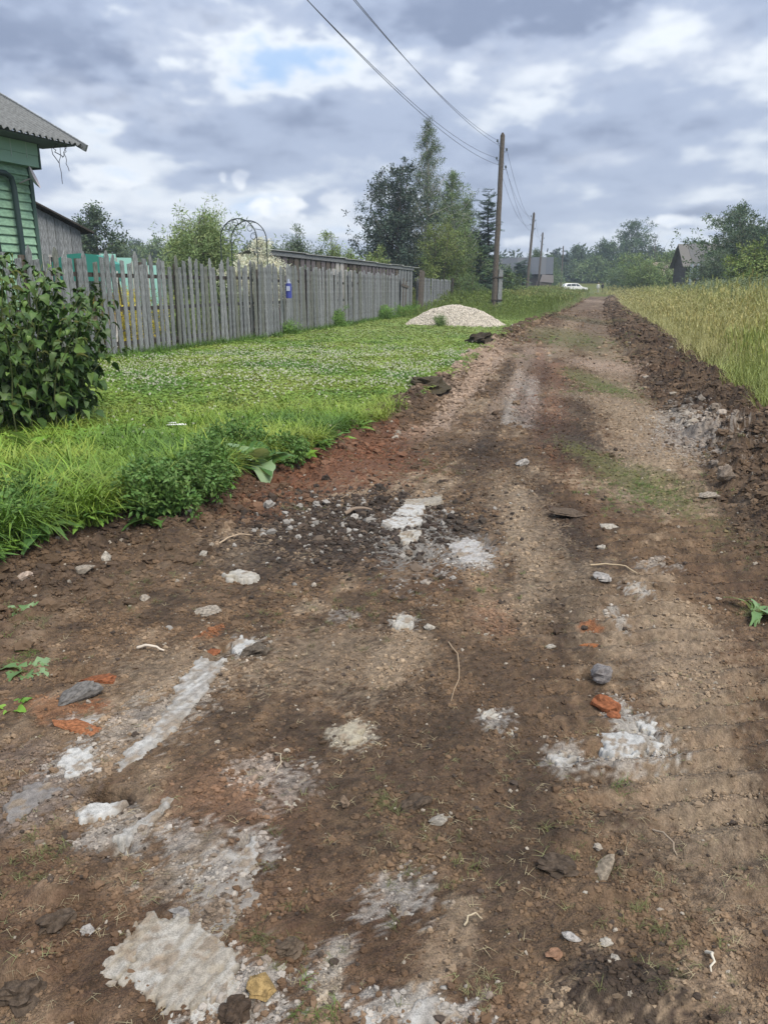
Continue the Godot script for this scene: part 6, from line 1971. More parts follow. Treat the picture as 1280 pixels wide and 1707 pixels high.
# --- slabs and rubble -----------------------------------------------------------------------------------
func slab(called: String, label: String, poly: PackedVector2Array, lift: float, c0: Color, c1: Color, seed_no: int, rag := 0.03, scratch := 0.5) -> void:
	# a buried plate whose top shows through the soil: its own small height field, sinking at its ragged rim
	var lo := poly[0]
	var hi := poly[0]
	for p in poly:
		lo = lo.min(p)
		hi = hi.max(p)
	var c := (lo + hi) / 2
	var nn := noise(seed_no, 7.0, 4)
	var n2 := noise(seed_no + 1, 30.0, 2)
	var n3 := noise(seed_no + 2, 2.6, 1)
	var sum: float = plate_level[seed_no]
	lo -= Vector2(0.05, 0.05)
	hi += Vector2(0.05, 0.05)
	var step := clampf(maxf(hi.x - lo.x, hi.y - lo.y) / 110.0, 0.0045, 0.015)
	var nx := int((hi.x - lo.x) / step) + 1
	var nz := int((hi.y - lo.y) / step) + 1
	var s := Soup.new()
	for j in nz:
		for k in nx:
			var p := Vector2(lo.x + k * step, hi.y - j * step)
			var d := 1e9
			for m in poly.size(): d = minf(d, Geometry2D.get_closest_point_to_segment(p, poly[m], poly[(m + 1) % poly.size()]).distance_to(p))
			if not Geometry2D.is_point_in_polygon(p, poly): d = -d
			var w := nn.get_noise_2d(p.x, p.y)
			d += rag * (0.45 * w + 0.55 * n2.get_noise_2d(p.x * 0.8, p.y * 0.8))
			var local := sum + 0.018 * (n_und.get_noise_2d(p.x * 3.0, p.y * 1.6) - n_und.get_noise_2d(c.x * 3.0, c.y * 1.6))
			var y := local + lift * 0.7 + 0.0012 * nn.get_noise_2d(p.x * 0.7 + 5.0, p.y * 0.7) + 0.0004 * n2.get_noise_2d(p.x, p.y) - 0.06 * smooth(0.004, -0.016, d)
			y -= 0.012 * smooth(0.022, 0.004, absf(n3.get_noise_2d(p.x + 0.03 * w, p.y + 0.02 * n2.get_noise_2d(p.x, p.y))))
			y -= maxf(lift, 0.006) * 1.2 * smooth(0.34, 0.5, -w + 0.3 * n2.get_noise_2d(p.x * 0.6, p.y * 0.6)) * smooth(0.14, 0.02, d)
			s.v.append(Vector3(p.x - c.x, y - sum, p.y - c.y))
			var line := nn.get_noise_2d((p.x + 0.45 * p.y) * 3.5, p.y * 0.25)
			var t := clampf(0.5 + 0.45 * w + 1.1 * scratch * line, 0.0, 1.0)
			var col := c0.lerp(c1, t) * (1.0 + 0.10 * n2.get_noise_2d(p.x, p.y))
			col = col.lerp(Color(0.24, 0.185, 0.13), 0.8 * smooth(0.08, 0.42, 0.5 * line + nn.get_noise_2d(p.x * 1.3 + 50.0, p.y * 1.3) + 0.25 * n2.get_noise_2d(p.x, p.y)))
			s.c.append(col)
	for j in nz - 1:
		for k in nx - 1:
			var a := j * nx + k
			s.i.append_array([a, a + nx, a + nx + 1, a, a + nx + 1, a + 1])
	var o := obj(called, s.mesh(true), mats.stone_vertex, null, Vector3(c.x, sum, c.y))
	tag(o, label, "slab", "pale slabs showing in the track")

func build_slabs() -> void:
	for q: Array in PLATES:
		slab("stone_plate", q[0], PackedVector2Array(q[1]), q[2], q[3], q[4], q[5], q[6], q[7])

func stone(called: String, label: String, category: String, x: float, z: float, w: float, shape: int, squash: float, c: Color, turn: float, long := 1.0, up := 0.35, group := "") -> void:
	# w is the width in metres
	var y := surface(x, z)
	var o := obj(called, soft[shape % soft.size()] if category in ["clod", "sod"] else lumps[shape % lumps.size()], null, null, Vector3(x, y + w * 0.5 * squash * up, z))
	o.scale = Vector3(w * 0.5 * long, w * 0.5 * squash, w * 0.5)
	o.rotation = Vector3(0.15 * sin(x * 40.0), turn, 0.15 * cos(z * 40.0))
	var key := "stone_%d" % int(c.r * 9999.0 + c.g * 99.0)
	if not mats.has(key):
		var m := mat(key, c, 0.9, 0.3)
		m.albedo_texture = stone_grain
		m.uv1_triplanar = true
		m.uv1_world_triplanar = true
		m.uv1_scale = Vector3(6, 6, 6)
	o.material_override = mats[key]
	tag(o, label, category, group)

var lumps: Array[ArrayMesh] = []
var soft: Array[ArrayMesh] = []
var stone_grain: ImageTexture

func stick(label: String, from: Vector2, to: Vector2, thick: float, c: Color, bow := 0.02, up := 0.02) -> void:
	var a := from
	var b := to
	var pts: Array[Vector3] = []
	var rad := PackedFloat32Array()
	var mid := (a + b) / 2
	var base := surface(mid.x, mid.y)
	for k in 8:
		var t := k / 7.0
		var p := a.lerp(b, t) + (b - a).orthogonal().normalized() * bow * sin(PI * t) + (b - a).orthogonal().normalized() * 0.004 * sin(k * 4.0)
		pts.append(Vector3(p.x - mid.x, surface(p.x, p.y) * 0.5 + base * 0.5 - base + thick + up * sin(PI * t), p.y - mid.y))
		rad.append(thick * (1.0 - 0.5 * t))
	var s := Soup.new()
	tube(s, pts, rad, 6)
	var key := "stick_%d" % int(c.r * 9999.0)
	if not mats.has(key): mat(key, c, 0.9, 0.3)
	tag(obj("dry_stick", s.mesh(), mats[key], null, Vector3(mid.x, base, mid.y)), label, "stick")

func build_rubble() -> void:
	for k in 8: lumps.append(lump(940 + k, 2, 0.42, [1.0, 0.8, 0.7, 0.9][k % 4]))
	for k in 4: soft.append(lump(980 + k, 4, 0.5, 0.9, false))
	stone_grain = grain_texture(951, 256, 0.03, 0.6, 1.0, 4, 0.4)
	var brick := Color(0.31, 0.115, 0.052)
	var pale := Color(0.38, 0.33, 0.27)
	var bone := Color(0.46, 0.42, 0.36)
	var grey := Color(0.33, 0.31, 0.29)
	var dark := Color(0.105, 0.078, 0.057)
	var clod := Color(0.085, 0.060, 0.043)
	stone("brick_piece", "broken orange brick on the right half of the track", "brick", 0.844, -2.581, 0.125, 0, 0.5, brick, 0.3, 0.9, 0.10)
	stone("brick_piece", "small orange brick chip beside the broken brick", "brick", 0.841, -2.494, 0.06, 3, 0.5, brick, 1.2, 0.8, 0.12)
	stone("brick_piece", "flat orange brick in the soil at the left", "brick", -1.146, -2.813, 0.12, 1, 0.4, brick, -0.4, 1.7, 0.08)
	stone("brick_piece", "orange brick sliver above the long narrow slab", "brick", -0.730, -3.006, 0.05, 2, 0.4, brick, -0.7, 1.6, 0.12)
	stone("brick_piece", "rust orange brick flake far right of the middle slab", "brick", 0.905, -3.096, 0.07, 3, 0.35, Color(0.38, 0.15, 0.06), 0.2, 1.4, 0.08)
	stone("brick_piece", "long rust coloured brick shard at the far left", "brick", -1.063, -2.423, 0.08, 4, 0.35, Color(0.36, 0.15, 0.07), -0.3, 3.0, 0.00)
	stone("cinder_lump", "round grey cinder behind the broken orange brick", "stone", 0.861, -2.761, 0.105, 5, 0.85, Color(0.26, 0.24, 0.235), 0.5, 1.0, 0.6)
	stone("yellow_stone", "yellowish pebble lying on the largest cream slab", "stone", -0.271, -1.346, 0.058, 6, 0.65, Color(0.36, 0.25, 0.11), 0.4, 1.2, 0.7)
	stone("soil_clod", "dark clod lying on the broken slab at the bottom left", "clod", -0.319, -1.287, 0.06, 7, 0.7, clod, 0.8, 1.1, 0.6)
	stone("soil_clod", "large dark clod at the lower left edge", "clod", -0.805, -1.352, 0.085, 0, 0.6, dark, 0.2, 1.2, 0.4)
	stone("grey_stone", "dark grey stone behind the left orange brick", "stone", -1.173, -2.654, 0.14, 1, 0.5, grey * 0.6, 0.5, 1.4, 0.3)
	stone("pale_chunk", "white upright chunk at the foot of the verge plants", "stone", -1.606, -4.208, 0.085, 2, 1.4, bone, 0.4, 0.7, 0.5)
	stone("pale_chunk", "beige chunk just left of the white upright chunk", "stone", -1.643, -3.955, 0.10, 3, 0.5, pale, 0.2, 1.2, 0.4)
	stone("pale_chunk", "pinkish chunk at the lowest corner of the lawn", "stone", -1.887, -3.799, 0.09, 4, 0.7, Color(0.50, 0.40, 0.33), 0.9, 1.0, 0.4)
	stone("pale_chunk", "small white chip right of the white upright chunk", "stone", -1.058, -4.262, 0.055, 5, 0.6, bone, 0.9, 1.1, 0.4)
	stone("pale_chunk", "pale stone below the flat stone by the clods", "stone", -0.859, -3.471, 0.11, 6, 0.4, pale, 0.1, 1.5, 0.3)
	stone("pale_chunk", "small pale chip at the soil edge below the verge", "stone", -1.219, -3.653, 0.06, 7, 0.5, pale, 1.4, 1.2, 0.4)
	stone("pale_chunk", "white pebble beside the middle white slab", "stone", 0.210, -3.271, 0.055, 0, 0.5, bone, 0.0, 1.0, 0.4)
	stone("pale_chunk", "lone white pebble in the centre of the track", "stone", 0.734, -3.096, 0.045, 1, 0.5, bone, 0.5, 1.1, 0.4)
	stone("pale_chunk", "white stone on the far right half of the track", "stone", 1.460, -4.771, 0.10, 2, 0.4, bone, 0.0, 1.3, 0.4)
	stone("pale_chunk", "white pebble below the white stone on the right half", "stone", 1.318, -4.420, 0.06, 3, 0.5, bone, 0.7, 1.0, 0.4)
	stone("pale_chunk", "lone pale stone in the distance of the track", "stone", 1.231, -6.735, 0.11, 4, 0.7, grey * 1.4, 0.7, 1.2, 0.5)
	stone("grey_stone", "grey triangular flat stone by the long dry stick", "stone", 1.171, -3.880, 0.13, 5, 0.25, grey * 1.2, 0.6, 0.8, 0.4)
	stone("wood_scrap", "dark flat wood scrap across the middle of the track", "wood scrap", 1.276, -5.115, 0.14, 6, 0.3, dark * 1.3, 0.25, 2.2, 0.4)
	stone("pale_chunk", "tall flat stone leaning in the spoil ridge", "stone", 2.627, -5.782, 0.16, 7, 1.1, Color(0.34, 0.27, 0.21), 0.4, 0.7, 0.5)
	stone("pale_chunk", "pale flat stone at the foot of the spoil ridge", "stone", 2.418, -5.543, 0.12, 1, 0.4, pale, 0.1, 1.5, 0.4)
	stone("soil_clod", "dark earth lump in the lower middle of the track", "clod", 0.094, -2.010, 0.07, 2, 0.6, dark, 0.6, 1.4, 0.3)
	stone("soil_clod", "dark wood crumb right of the lower middle lump", "clod", 0.473, -1.748, 0.075, 3, 0.5, dark, -0.7, 1.4, 0.3)
	stone("bark_piece", "curved pale bark piece on the lower right", "bark", 0.603, -1.748, 0.05, 4, 0.4, Color(0.30, 0.25, 0.19), 1.1, 2.0, 0.4)
	stone("bark_piece", "bent pale leaf of bark in the lower middle", "bark", 0.162, -1.933, 0.045, 5, 0.5, bone * 0.8, 0.2, 1.7, 0.4)
	stone("bark_piece", "upright brown bark flake left of the track centre", "bark", -0.119, -2.001, 0.035, 6, 1.6, Color(0.24, 0.175, 0.125), 0.5, 0.8, 0.6)
	stone("pale_chunk", "reddish flat pebble at the lower right", "stone", 0.404, -1.454, 0.038, 7, 0.4, Color(0.30, 0.175, 0.11), 0.0, 1.2, 0.4)
	stone("pale_chunk", "grey flat pebble just right of the reddish one", "stone", 0.452, -1.499, 0.036, 0, 0.35, grey * 1.3, -0.2, 1.3, 0.4)
	stone("pale_chunk", "white crumb above the dark mound at the lower right", "stone", 0.534, -1.490, 0.03, 1, 0.6, bone, 0.3, 1.2, 0.4)
	stone("pale_chunk", "second white crumb on the dark mound's edge", "stone", 0.536, -1.420, 0.03, 2, 0.7, bone, 0.9, 0.8, 0.4)
	stone("pale_chunk", "tiny white crumb on the dark mound's right side", "stone", 0.614, -1.263, 0.016, 3, 0.6, bone, 0.2, 0.7, 0.4)
	stone("pale_chunk", "crumpled white scrap at the bottom centre", "scrap", -0.050, -1.238, 0.03, 4, 0.9, Color(0.55, 0.55, 0.56), 0.5, 1.0, 0.5)
	stone("pale_chunk", "pale stone beside the mottled white patch at the right", "stone", 0.522, -1.647, 0.022, 5, 0.6, bone, 0.5, 1.0, 0.4)
	stone("grey_stone", "grey pebble above the largest cream slab", "stone", -0.725, -1.527, 0.03, 6, 0.6, grey * 1.2, 0.5, 1.2, 0.4)
	stone("grey_stone", "twin grey leaf-shaped chips above the scraped slab", "stone", -0.510, -1.585, 0.04, 7, 0.4, grey, -0.6, 1.8, 0.4)
	stone("soil_clod", "brown clod right of the grass tuft at the bottom", "clod", -0.224, -1.454, 0.05, 0, 0.6, Color(0.14, 0.105, 0.075), 0.5, 1.3, 0.4)
	stone("soil_clod", "dark clod pile left of the largest slab", "clod", -0.816, -1.546, 0.06, 1, 0.7, dark, 0.5, 1.3, 0.4)
	stone("soil_clod", "round dark clod in front of the small black hollow", "clod", -0.553, -3.000, 0.085, 2, 0.6, Color(0.14, 0.115, 0.09), 0.1, 1.2, 0.4)
	stone("sod_lump", "torn sod lump on the lawn beside the gravel heap", "sod", 2.452, -20.442, 0.75, 3, 0.55, Color(0.075, 0.060, 0.042), 0.3, 0.9, 0.5)
	stone("sod_lump", "low sod lump at the lawn edge nearer the camera", "sod", 0.661, -11.362, 0.55, 4, 0.4, Color(0.085, 0.070, 0.045), 0.1, 1.0, 0.3)
	stick("long dry stick lying across the right half of the track", Vector2(1.168, -4.103), Vector2(1.397, -3.974), 0.006, Color(0.42, 0.33, 0.22), 0.03)
	stick("thin root strand trailing down the middle of the track", Vector2(0.286, -3.121), Vector2(0.253, -2.603), 0.0028, Color(0.36, 0.27, 0.18), 0.04)
	stick("short thin stick at the lower right", Vector2(0.782, -1.895), Vector2(0.814, -1.793), 0.0035, Color(0.30, 0.24, 0.18), 0.01)
	stick("white bent twig at the lower right edge", Vector2(0.762, -1.461), Vector2(0.751, -1.407), 0.0045, Color(0.58, 0.53, 0.44), 0.008)
	stick("small curved straw left of the yellowish slab", Vector2(-0.367, -2.278), Vector2(-0.351, -2.157), 0.0026, Color(0.45, 0.38, 0.27), 0.02)
	stick("dry stem poking from the verge clods", Vector2(-1.003, -4.455), Vector2(-0.810, -4.614), 0.006, Color(0.40, 0.31, 0.22), 0.02)
	stick("pale snapped stem above the orange brick on the left", Vector2(-1.072, -3.059), Vector2(-0.951, -3.035), 0.008, Color(0.55, 0.48, 0.40), 0.0)
	stick("dark rotten stick beside the red soil", Vector2(-0.268, -5.099), Vector2(-0.084, -5.176), 0.016, Color(0.22, 0.17, 0.13), 0.01)
	stick("white splinter at the lower right of the mottled patch", Vector2(0.198, -1.540), Vector2(0.244, -1.560), 0.003, Color(0.45, 0.38, 0.28), 0.006)

func build_crumbs() -> void:
	var m := mat("crumb", Color(1, 1, 1), 0.95, 0.25)
	m.vertex_color_use_as_albedo = true
	var r := rng_of(1201)
	var shapes: Array[ArrayMesh] = [lump(971, 0, 0.4, 0.85, false), lump(972, 1, 0.45, 0.8, false), lump(973, 2, 0.5, 0.85, false), lump(974, 0, 0.4, 0.65)]
	var places: Array[Array] = [[], [], [], []]
	var tints: Array[PackedColorArray] = [PackedColorArray(), PackedColorArray(), PackedColorArray(), PackedColorArray()]
	for batch: Array in [[80000, -1.0, -3.6, 0.0014, 0.0048], [60000, -3.2, -7.5, 0.0024, 0.0070], [26000, -7.0, -16.0, 0.004, 0.011], [9000, -16.0, -60.0, 0.010, 0.026]]:
		for k in int(batch[0]):
			var z := lerpf(batch[1], batch[2], r.randf())
			var x := r.randf_range(maxf(left_edge(z) - 0.1, z * 0.56 - 0.4), minf(right_edge(z) + 0.15, -z * 0.56 + 0.4))
			var mask := 0.25 + 0.75 * smooth(-0.25, 0.4, n_rid.get_noise_2d(x * 0.7, z * 0.7) + 0.6 * n_tint2.get_noise_2d(x, z))
			var l := x - left_edge(z)
			var rr := along(berm_in, z) - x
			if l < 0.7 or rr < 0.1: mask = 1.0
			if r.randf() > mask: continue
			var g := road_at(x, z)
			var big := pow(r.randf(), 5.0)
			var scl: float = lerpf(batch[3], batch[4], pow(r.randf(), 2.0)) * (1.0 + 1.8 * big)
			if l < 0.5 or rr < 0.0: scl *= r.randf_range(1.0, 2.0)
			var kind := r.randi() % 4
			places[kind].append(Transform3D(Basis.from_euler(Vector3(r.randfn() * 0.5, r.randf() * TAU, r.randfn() * 0.5)).scaled(Vector3(scl * r.randf_range(0.8, 1.4), scl, scl)), Vector3(x, road_y[g] + scl * 0.25, z)))
			var c := road_tint[g]
			if r.randf() < 0.018: c = Color(0.33, 0.29, 0.24)
			elif r.randf() < 0.05: c = Color(0.07, 0.055, 0.045)
			tints[kind].append(c * r.randf_range(0.75, 1.08))
	# rubble thrown up round the row of pale plates
	for k in 2600:
		var x := r.randfn() * 0.42 - 0.15
		var z := -5.0 + r.randfn() * 0.45
		var g := road_at(x, z)
		var scl := 0.008 * exp(r.randfn() * 0.55)
		var kind := r.randi() % 4
		places[kind].append(Transform3D(Basis.from_euler(Vector3(r.randfn(), r.randf() * TAU, r.randfn())).scaled(Vector3(scl * 1.2, scl, scl)), Vector3(x, road_y[g] + scl * 0.3, z)))
		tints[kind].append([Color(0.045, 0.036, 0.03), Color(0.06, 0.05, 0.042), Color(0.11, 0.085, 0.065), Color(0.05, 0.04, 0.034), Color(0.08, 0.06, 0.048), Color(0.055, 0.045, 0.04), Color(0.26, 0.245, 0.225)][r.randi() % 7] * r.randf_range(0.7, 1.3))
	# clods torn up along both edges
	for k in 5600:
		var z := -exp(r.randf_range(log(2.6), log(95.0)))
		var left := r.randf() < 0.4
		var x: float
		if left: x = left_edge(z) + absf(r.randfn()) * clampf(0.55 - 0.03 * (-z - 5.0), 0.16, 0.55) - 0.08
		else: x = lerpf(along(berm_in, z), right_edge(z), clampf(0.5 + 0.34 * r.randfn(), -0.1, 1.05))
		if not seen(x, z): continue
		var g := road_at(x, z)
		var scl := (0.008 + 0.0011 * -z) * exp(r.randfn() * 0.75)
		scl = minf(scl, 0.030 + 0.0022 * -z)
		var kind := 1 + r.randi() % 2
		places[kind].append(Transform3D(Basis.from_euler(Vector3(r.randfn() * 0.7, r.randf() * TAU, r.randfn() * 0.7)).scaled(Vector3(scl * r.randf_range(0.8, 1.5), scl * 0.8, scl)), Vector3(x, road_y[g] + scl * 0.2, z)))
		tints[kind].append(road_tint[g].lerp(Color(0.105, 0.075, 0.052), 0.4) * r.randf_range(0.7, 1.2))
	for k in 4:
		var a: Array[Transform3D] = []
		a.assign(places[k])
		tag(copies("soil_crumbs", shapes[k], mats.crumb, a, tints[k]), ["fine angular soil crumbs strewn over the track", "rounded soil crumbs and clods over the track", "coarse soil clods along the track edges", "flat soil flakes strewn over the track"][k], "soil")
	# straw, roots and torn grass lying on the earth
	var straw := Soup.new()
	var q := rng_of(1203)
	for k in 3:
		var a := q.randf() * TAU
		blade(straw, Vector3(q.randfn() * 0.2, 0.02, q.randfn() * 0.2), Vector3(cos(a), 0.25, sin(a)), 1.0, 0.045, 0.25, 4, Color.WHITE)
	var lay: Array[Transform3D] = []
	var lay_c := PackedColorArray()
	for k in 5600:
		var z := -exp(r.randf_range(log(1.1), log(18.0)))
		var x := r.randf_range(maxf(left_edge(z), z * 0.56 - 0.4), minf(right_edge(z), -z * 0.56 + 0.4))
		var thick := smooth(-0.2, 0.4, n_tint.get_noise_2d(x * 1.5 + 33.0, z * 1.5) + 0.25 * smooth(0.4, 1.6, x))
		if r.randf() > 0.12 + 0.88 * thick: continue
		var scl := r.randf_range(0.015, 0.042) * (1.0 + 0.03 * -z)
		lay.append(tilt(r, Vector3(x, road_height(x, z) + 0.003, z), scl, 0.5))
		lay_c.append(Color(0.36, 0.30, 0.185).lerp(Color(0.16, 0.19, 0.07), 0.7 * float(r.randf() < 0.35)) * r.randf_range(0.6, 1.2))
	tag(copies("straw_litter", straw.mesh(), mats.grass, lay, lay_c), "bits of dry straw and torn grass on the earth", "litter")
	# green tufts left standing or dropped on the track
	var tuft := tuft_mesh(1211, 16, 0.05, 0.05, 0.12, 0.004, 1.1, 4)
	var spots: Array[Transform3D] = []
	var cols := PackedColorArray()
	for g: Array in [[-0.293, -1.449, 0.10, 26, 0], [-0.158, -1.271, 0.09, 26, 1], [0.018, -1.996, 0.09, 22, 0], [0.687, -1.527, 0.14, 34, 0], [0.191, -1.346, 0.07, 18, 2], [-0.149, -3.564, 0.35, 40, 0], [-0.477, -3.564, 0.25, 16, 0], [0.738, -2.074, 0.04, 8, 1], [-1.555, -2.960, 0.16, 34, 1], [-1.716, -3.340, 0.14, 24, 0], [1.794, -3.449, 0.10, 30, 0], [3.373, -12.098, 0.7, 130, 1], [5.711, -23.421, 2.2, 170, 1], [1.863, -5.651, 0.5, 130, 1], [2.216, -5.880, 0.5, 70, 1], [3.331, -18.124, 0.6, 30, 0], [-0.033, -1.764, 0.3, 20, 0], [-0.952, -1.776, 0.14, 40, 0], [5.975, -14.093, 0.9, 90, 0], [8.007, -22.338, 1.0, 90, 0], [5.590, -16.553, 1.0, 60, 0], [-1.281, -3.862, 0.3, 30, 0], [-0.431, -6.786, 0.25, 30, 2], [-0.689, -5.337, 0.2, 20, 2], [0.521, -6.536, 0.4, 40, 0], [2.152, -4.374, 0.3, 40, 0], [3.020, -6.786, 0.4, 40, 0], [0.565, -3.772, 0.3, 14, 1], [0.124, -1.788, 0.2, 16, 0], [0.595, -1.673, 0.25, 26, 0], [-0.206, -1.550, 0.12, 14, 0], [0.790, -1.652, 0.3, 26, 0]]:
		var c := Vector2(g[0], g[1])
		for k in int(int(g[3]) * (0.55 if c.y > -3.0 else 1.0)):
			var x := c.x + r.randfn() * float(g[2]) * 0.5
			var z := c.y + r.randfn() * float(g[2]) * 0.6
			spots.append(tilt(r, Vector3(x, surface(x, z), z), r.randf_range(0.3, 0.75) * (0.55 + 0.07 * -z), 0.75))
			var tone: Color = [Color(0.135, 0.145, 0.055), Color(0.120, 0.190, 0.040), Color(0.26, 0.26, 0.13)][g[4]]
			cols.append(tone * r.randf_range(0.7, 1.25))
	tag(copies("track_grass", tuft, mats.grass, spots, cols), "sparse grass tufts left on the earth track", "grass")

# --- car and people -----------------------------------------------------------------------------------------
func build_car() -> void:
	var p := Vector3(33.636, 0.887, -142.000)
	p.y = land(p.x, p.z) + 0.1
	var car := thing("white_car", "white car parked across the far end of the track", "car", p, 0.12)
	var white := mat("car_paint", Color(0.80, 0.81, 0.82), 0.3)
	white.clearcoat_enabled = true
	white.clearcoat = 0.6
	var glass := mat("car_glass", Color(0.03, 0.035, 0.04), 0.08, 0.6)
	var rubber := mat("rubber", Color(0.03, 0.03, 0.03), 0.8)
	var s := Soup.new()
	var body := PackedVector2Array([Vector2(-2.15, 0.35), Vector2(-1.75, 0.3), Vector2(-1.72, 0.5), Vector2(-1.5, 0.68), Vector2(-1.2, 0.68), Vector2(-0.98, 0.5), Vector2(-0.95, 0.27), Vector2(0.95, 0.27), Vector2(0.98, 0.5), Vector2(1.2, 0.68), Vector2(1.5, 0.68), Vector2(1.72, 0.5), Vector2(1.75, 0.3), Vector2(2.12, 0.36), Vector2(2.18, 0.62), Vector2(2.05, 0.82), Vector2(1.2, 0.97), Vector2(-2.05, 1.0), Vector2(-2.2, 0.8)])
	s.prism(body, -0.86, 0.86)
	obj("body", s.mesh(), white, car)
	s = Soup.new()
	var cabin := [Vector2(-2.05, 0.99), Vector2(1.2, 0.965), Vector2(0.45, 1.50), Vector2(-0.1, 1.56), Vector2(-1.3, 1.55), Vector2(-1.85, 1.42)]
	for k in cabin.size():
		var a: Vector2 = cabin[k]
		var b: Vector2 = cabin[(k + 1) % cabin.size()]
		var wa := 0.84 if a.y < 1.1 else 0.66
		var wb := 0.84 if b.y < 1.1 else 0.66
		s.quad(Vector3(a.x, a.y, -wa), Vector3(a.x, a.y, wa), Vector3(b.x, b.y, wb), Vector3(b.x, b.y, -wb))
	for side: float in [-1.0, 1.0]:
		for k in range(1, 5):
			var t: Array[Vector3] = []
			for q: int in [0, k, k + 1]:
				var a: Vector2 = cabin[q]
				t.append(Vector3(a.x, a.y, side * (0.84 if a.y < 1.1 else 0.66)))
			if side > 0: s.tri(t[0], t[2], t[1])
			else: s.tri(t[0], t[1], t[2])
	obj("cabin", s.mesh(), white, car)
	for side: float in [-1.0, 1.0]:
		for w: Array in [[-1.72, 1.05, -0.85, 1.05, -0.85, 1.44, -1.55, 1.40], [-0.78, 1.05, 0.05, 1.05, -0.05, 1.46, -0.78, 1.45], [0.12, 1.05, 0.92, 1.03, 0.42, 1.40, 0.03, 1.45]]:
			s = Soup.new()
			var c: Array[Vector3] = []
			for k in 4:
				var yy: float = w[k * 2 + 1]
				c.append(Vector3(w[k * 2], yy, side * (lerpf(0.84, 0.66, (yy - 0.99) / 0.55) + 0.012)))
			s.quad(c[0], c[3], c[2], c[1])
			obj("side_window", s.mesh(), glass, car)
	s = Soup.new()
	s.quad(Vector3(1.16, 1.01, -0.76), Vector3(1.16, 1.01, 0.76), Vector3(0.52, 1.47, 0.62), Vector3(0.52, 1.47, -0.62))
	obj("windscreen", s.mesh(), glass, car)
	for x: float in [-1.35, 1.35]:
		for z: float in [-0.78, 0.78]:
			s = Soup.new()
			tube(s, [Vector3(x, 0.33, z - 0.1), Vector3(x, 0.33, z + 0.1)], [0.33, 0.33], 18)
			var w := obj("wheel", s.mesh(), rubber, car)
			s = Soup.new()
			tube(s, [Vector3(x, 0.33, z + signf(z) * 0.09), Vector3(x, 0.33, z + signf(z) * 0.112)], [0.21, 0.19], 14)
			obj("rim", s.mesh(), mat("rim_metal", Color(0.5, 0.5, 0.52), 0.4), w)
	for z: float in [-0.62, 0.62]:
		s = Soup.new()
		s.box(Vector3(2.0, 0.66, z - 0.2), Vector3(2.17, 0.80, z + 0.2))
		obj("headlight", s.mesh(), mats.rim_metal, car)
		s = Soup.new()
		s.box(Vector3(-2.21, 0.72, z - 0.18), Vector3(-2.1, 0.92, z + 0.18))
		obj("tail_light", s.mesh(), mat("tail_red", Color(0.35, 0.02, 0.02), 0.3), car)

# the skin round tapered bones, meshed on a grid: one vertex in each cell that the surface crosses
func skin(bones: Array, lo: Vector3, hi: Vector3, cell: float, tint_of: Callable) -> ArrayMesh:
	var n := Vector3i(((hi - lo) / cell).ceil()) + Vector3i.ONE
	var field := PackedFloat32Array()
	field.resize(n.x * n.y * n.z)
	for z in n.z:
		for y in n.y:
			for x in n.x:
				var p := lo + Vector3(x, y, z) * cell
				var best := 1.0
				for b: Array in bones:
					var a: Vector3 = b[0]
					var d: Vector3 = b[1] - a
					var t := clampf((p - a).dot(d) / maxf(d.length_squared(), 1e-9), 0.0, 1.0)
					var e := p.distance_to(a + d * t) - lerpf(b[2], b[3], t)
					var h := clampf(0.5 + 0.5 * (best - e) / 0.05, 0.0, 1.0)
					best = lerpf(best, e, h) - 0.05 * h * (1.0 - h)
				field[(z * n.y + y) * n.x + x] = best
	var s := Soup.new()
	var at := {}
	for z in n.z - 1:
		for y in n.y - 1:
			for x in n.x - 1:
				var sum := Vector3.ZERO
				var count := 0
				for e in 12:
					var axis := e / 4
					var o := Vector3i.ZERO
					o[(axis + 1) % 3] = e & 1
					o[(axis + 2) % 3] = (e >> 1) & 1
					var q := o
					q[axis] = 1
					var f0 := field[((z + o.z) * n.y + y + o.y) * n.x + x + o.x]
					var f1 := field[((z + q.z) * n.y + y + q.y) * n.x + x + q.x]
					if (f0 < 0.0) != (f1 < 0.0):
						sum += Vector3(o).lerp(Vector3(q), f0 / (f0 - f1))
						count += 1
				if count:
					at[Vector3i(x, y, z)] = s.v.size()
					var p := lo + (Vector3(x, y, z) + sum / count) * cell
					s.v.append(p)
					s.c.append(tint_of.call(p))
	for z in range(1, n.z - 1):
		for y in range(1, n.y - 1):
			for x in range(1, n.x - 1):
				var c := Vector3i(x, y, z)
				var f0 := field[(z * n.y + y) * n.x + x]
				for axis in 3:
					var q := c
					q[axis] += 1
					var f1 := field[(q.z * n.y + q.y) * n.x + q.x]
					if (f0 < 0.0) == (f1 < 0.0): continue
					var u := Vector3i.ZERO
					var w := Vector3i.ZERO
					u[(axis + 1) % 3] = 1
					w[(axis + 2) % 3] = 1
					var k: Array[int] = [at[c - u - w], at[c - w], at[c], at[c - u]]
					if f0 < 0.0: s.i.append_array([k[0], k[2], k[1], k[0], k[3], k[2]])
					else: s.i.append_array([k[0], k[1], k[2], k[0], k[2], k[3]])
	return s.mesh(true)

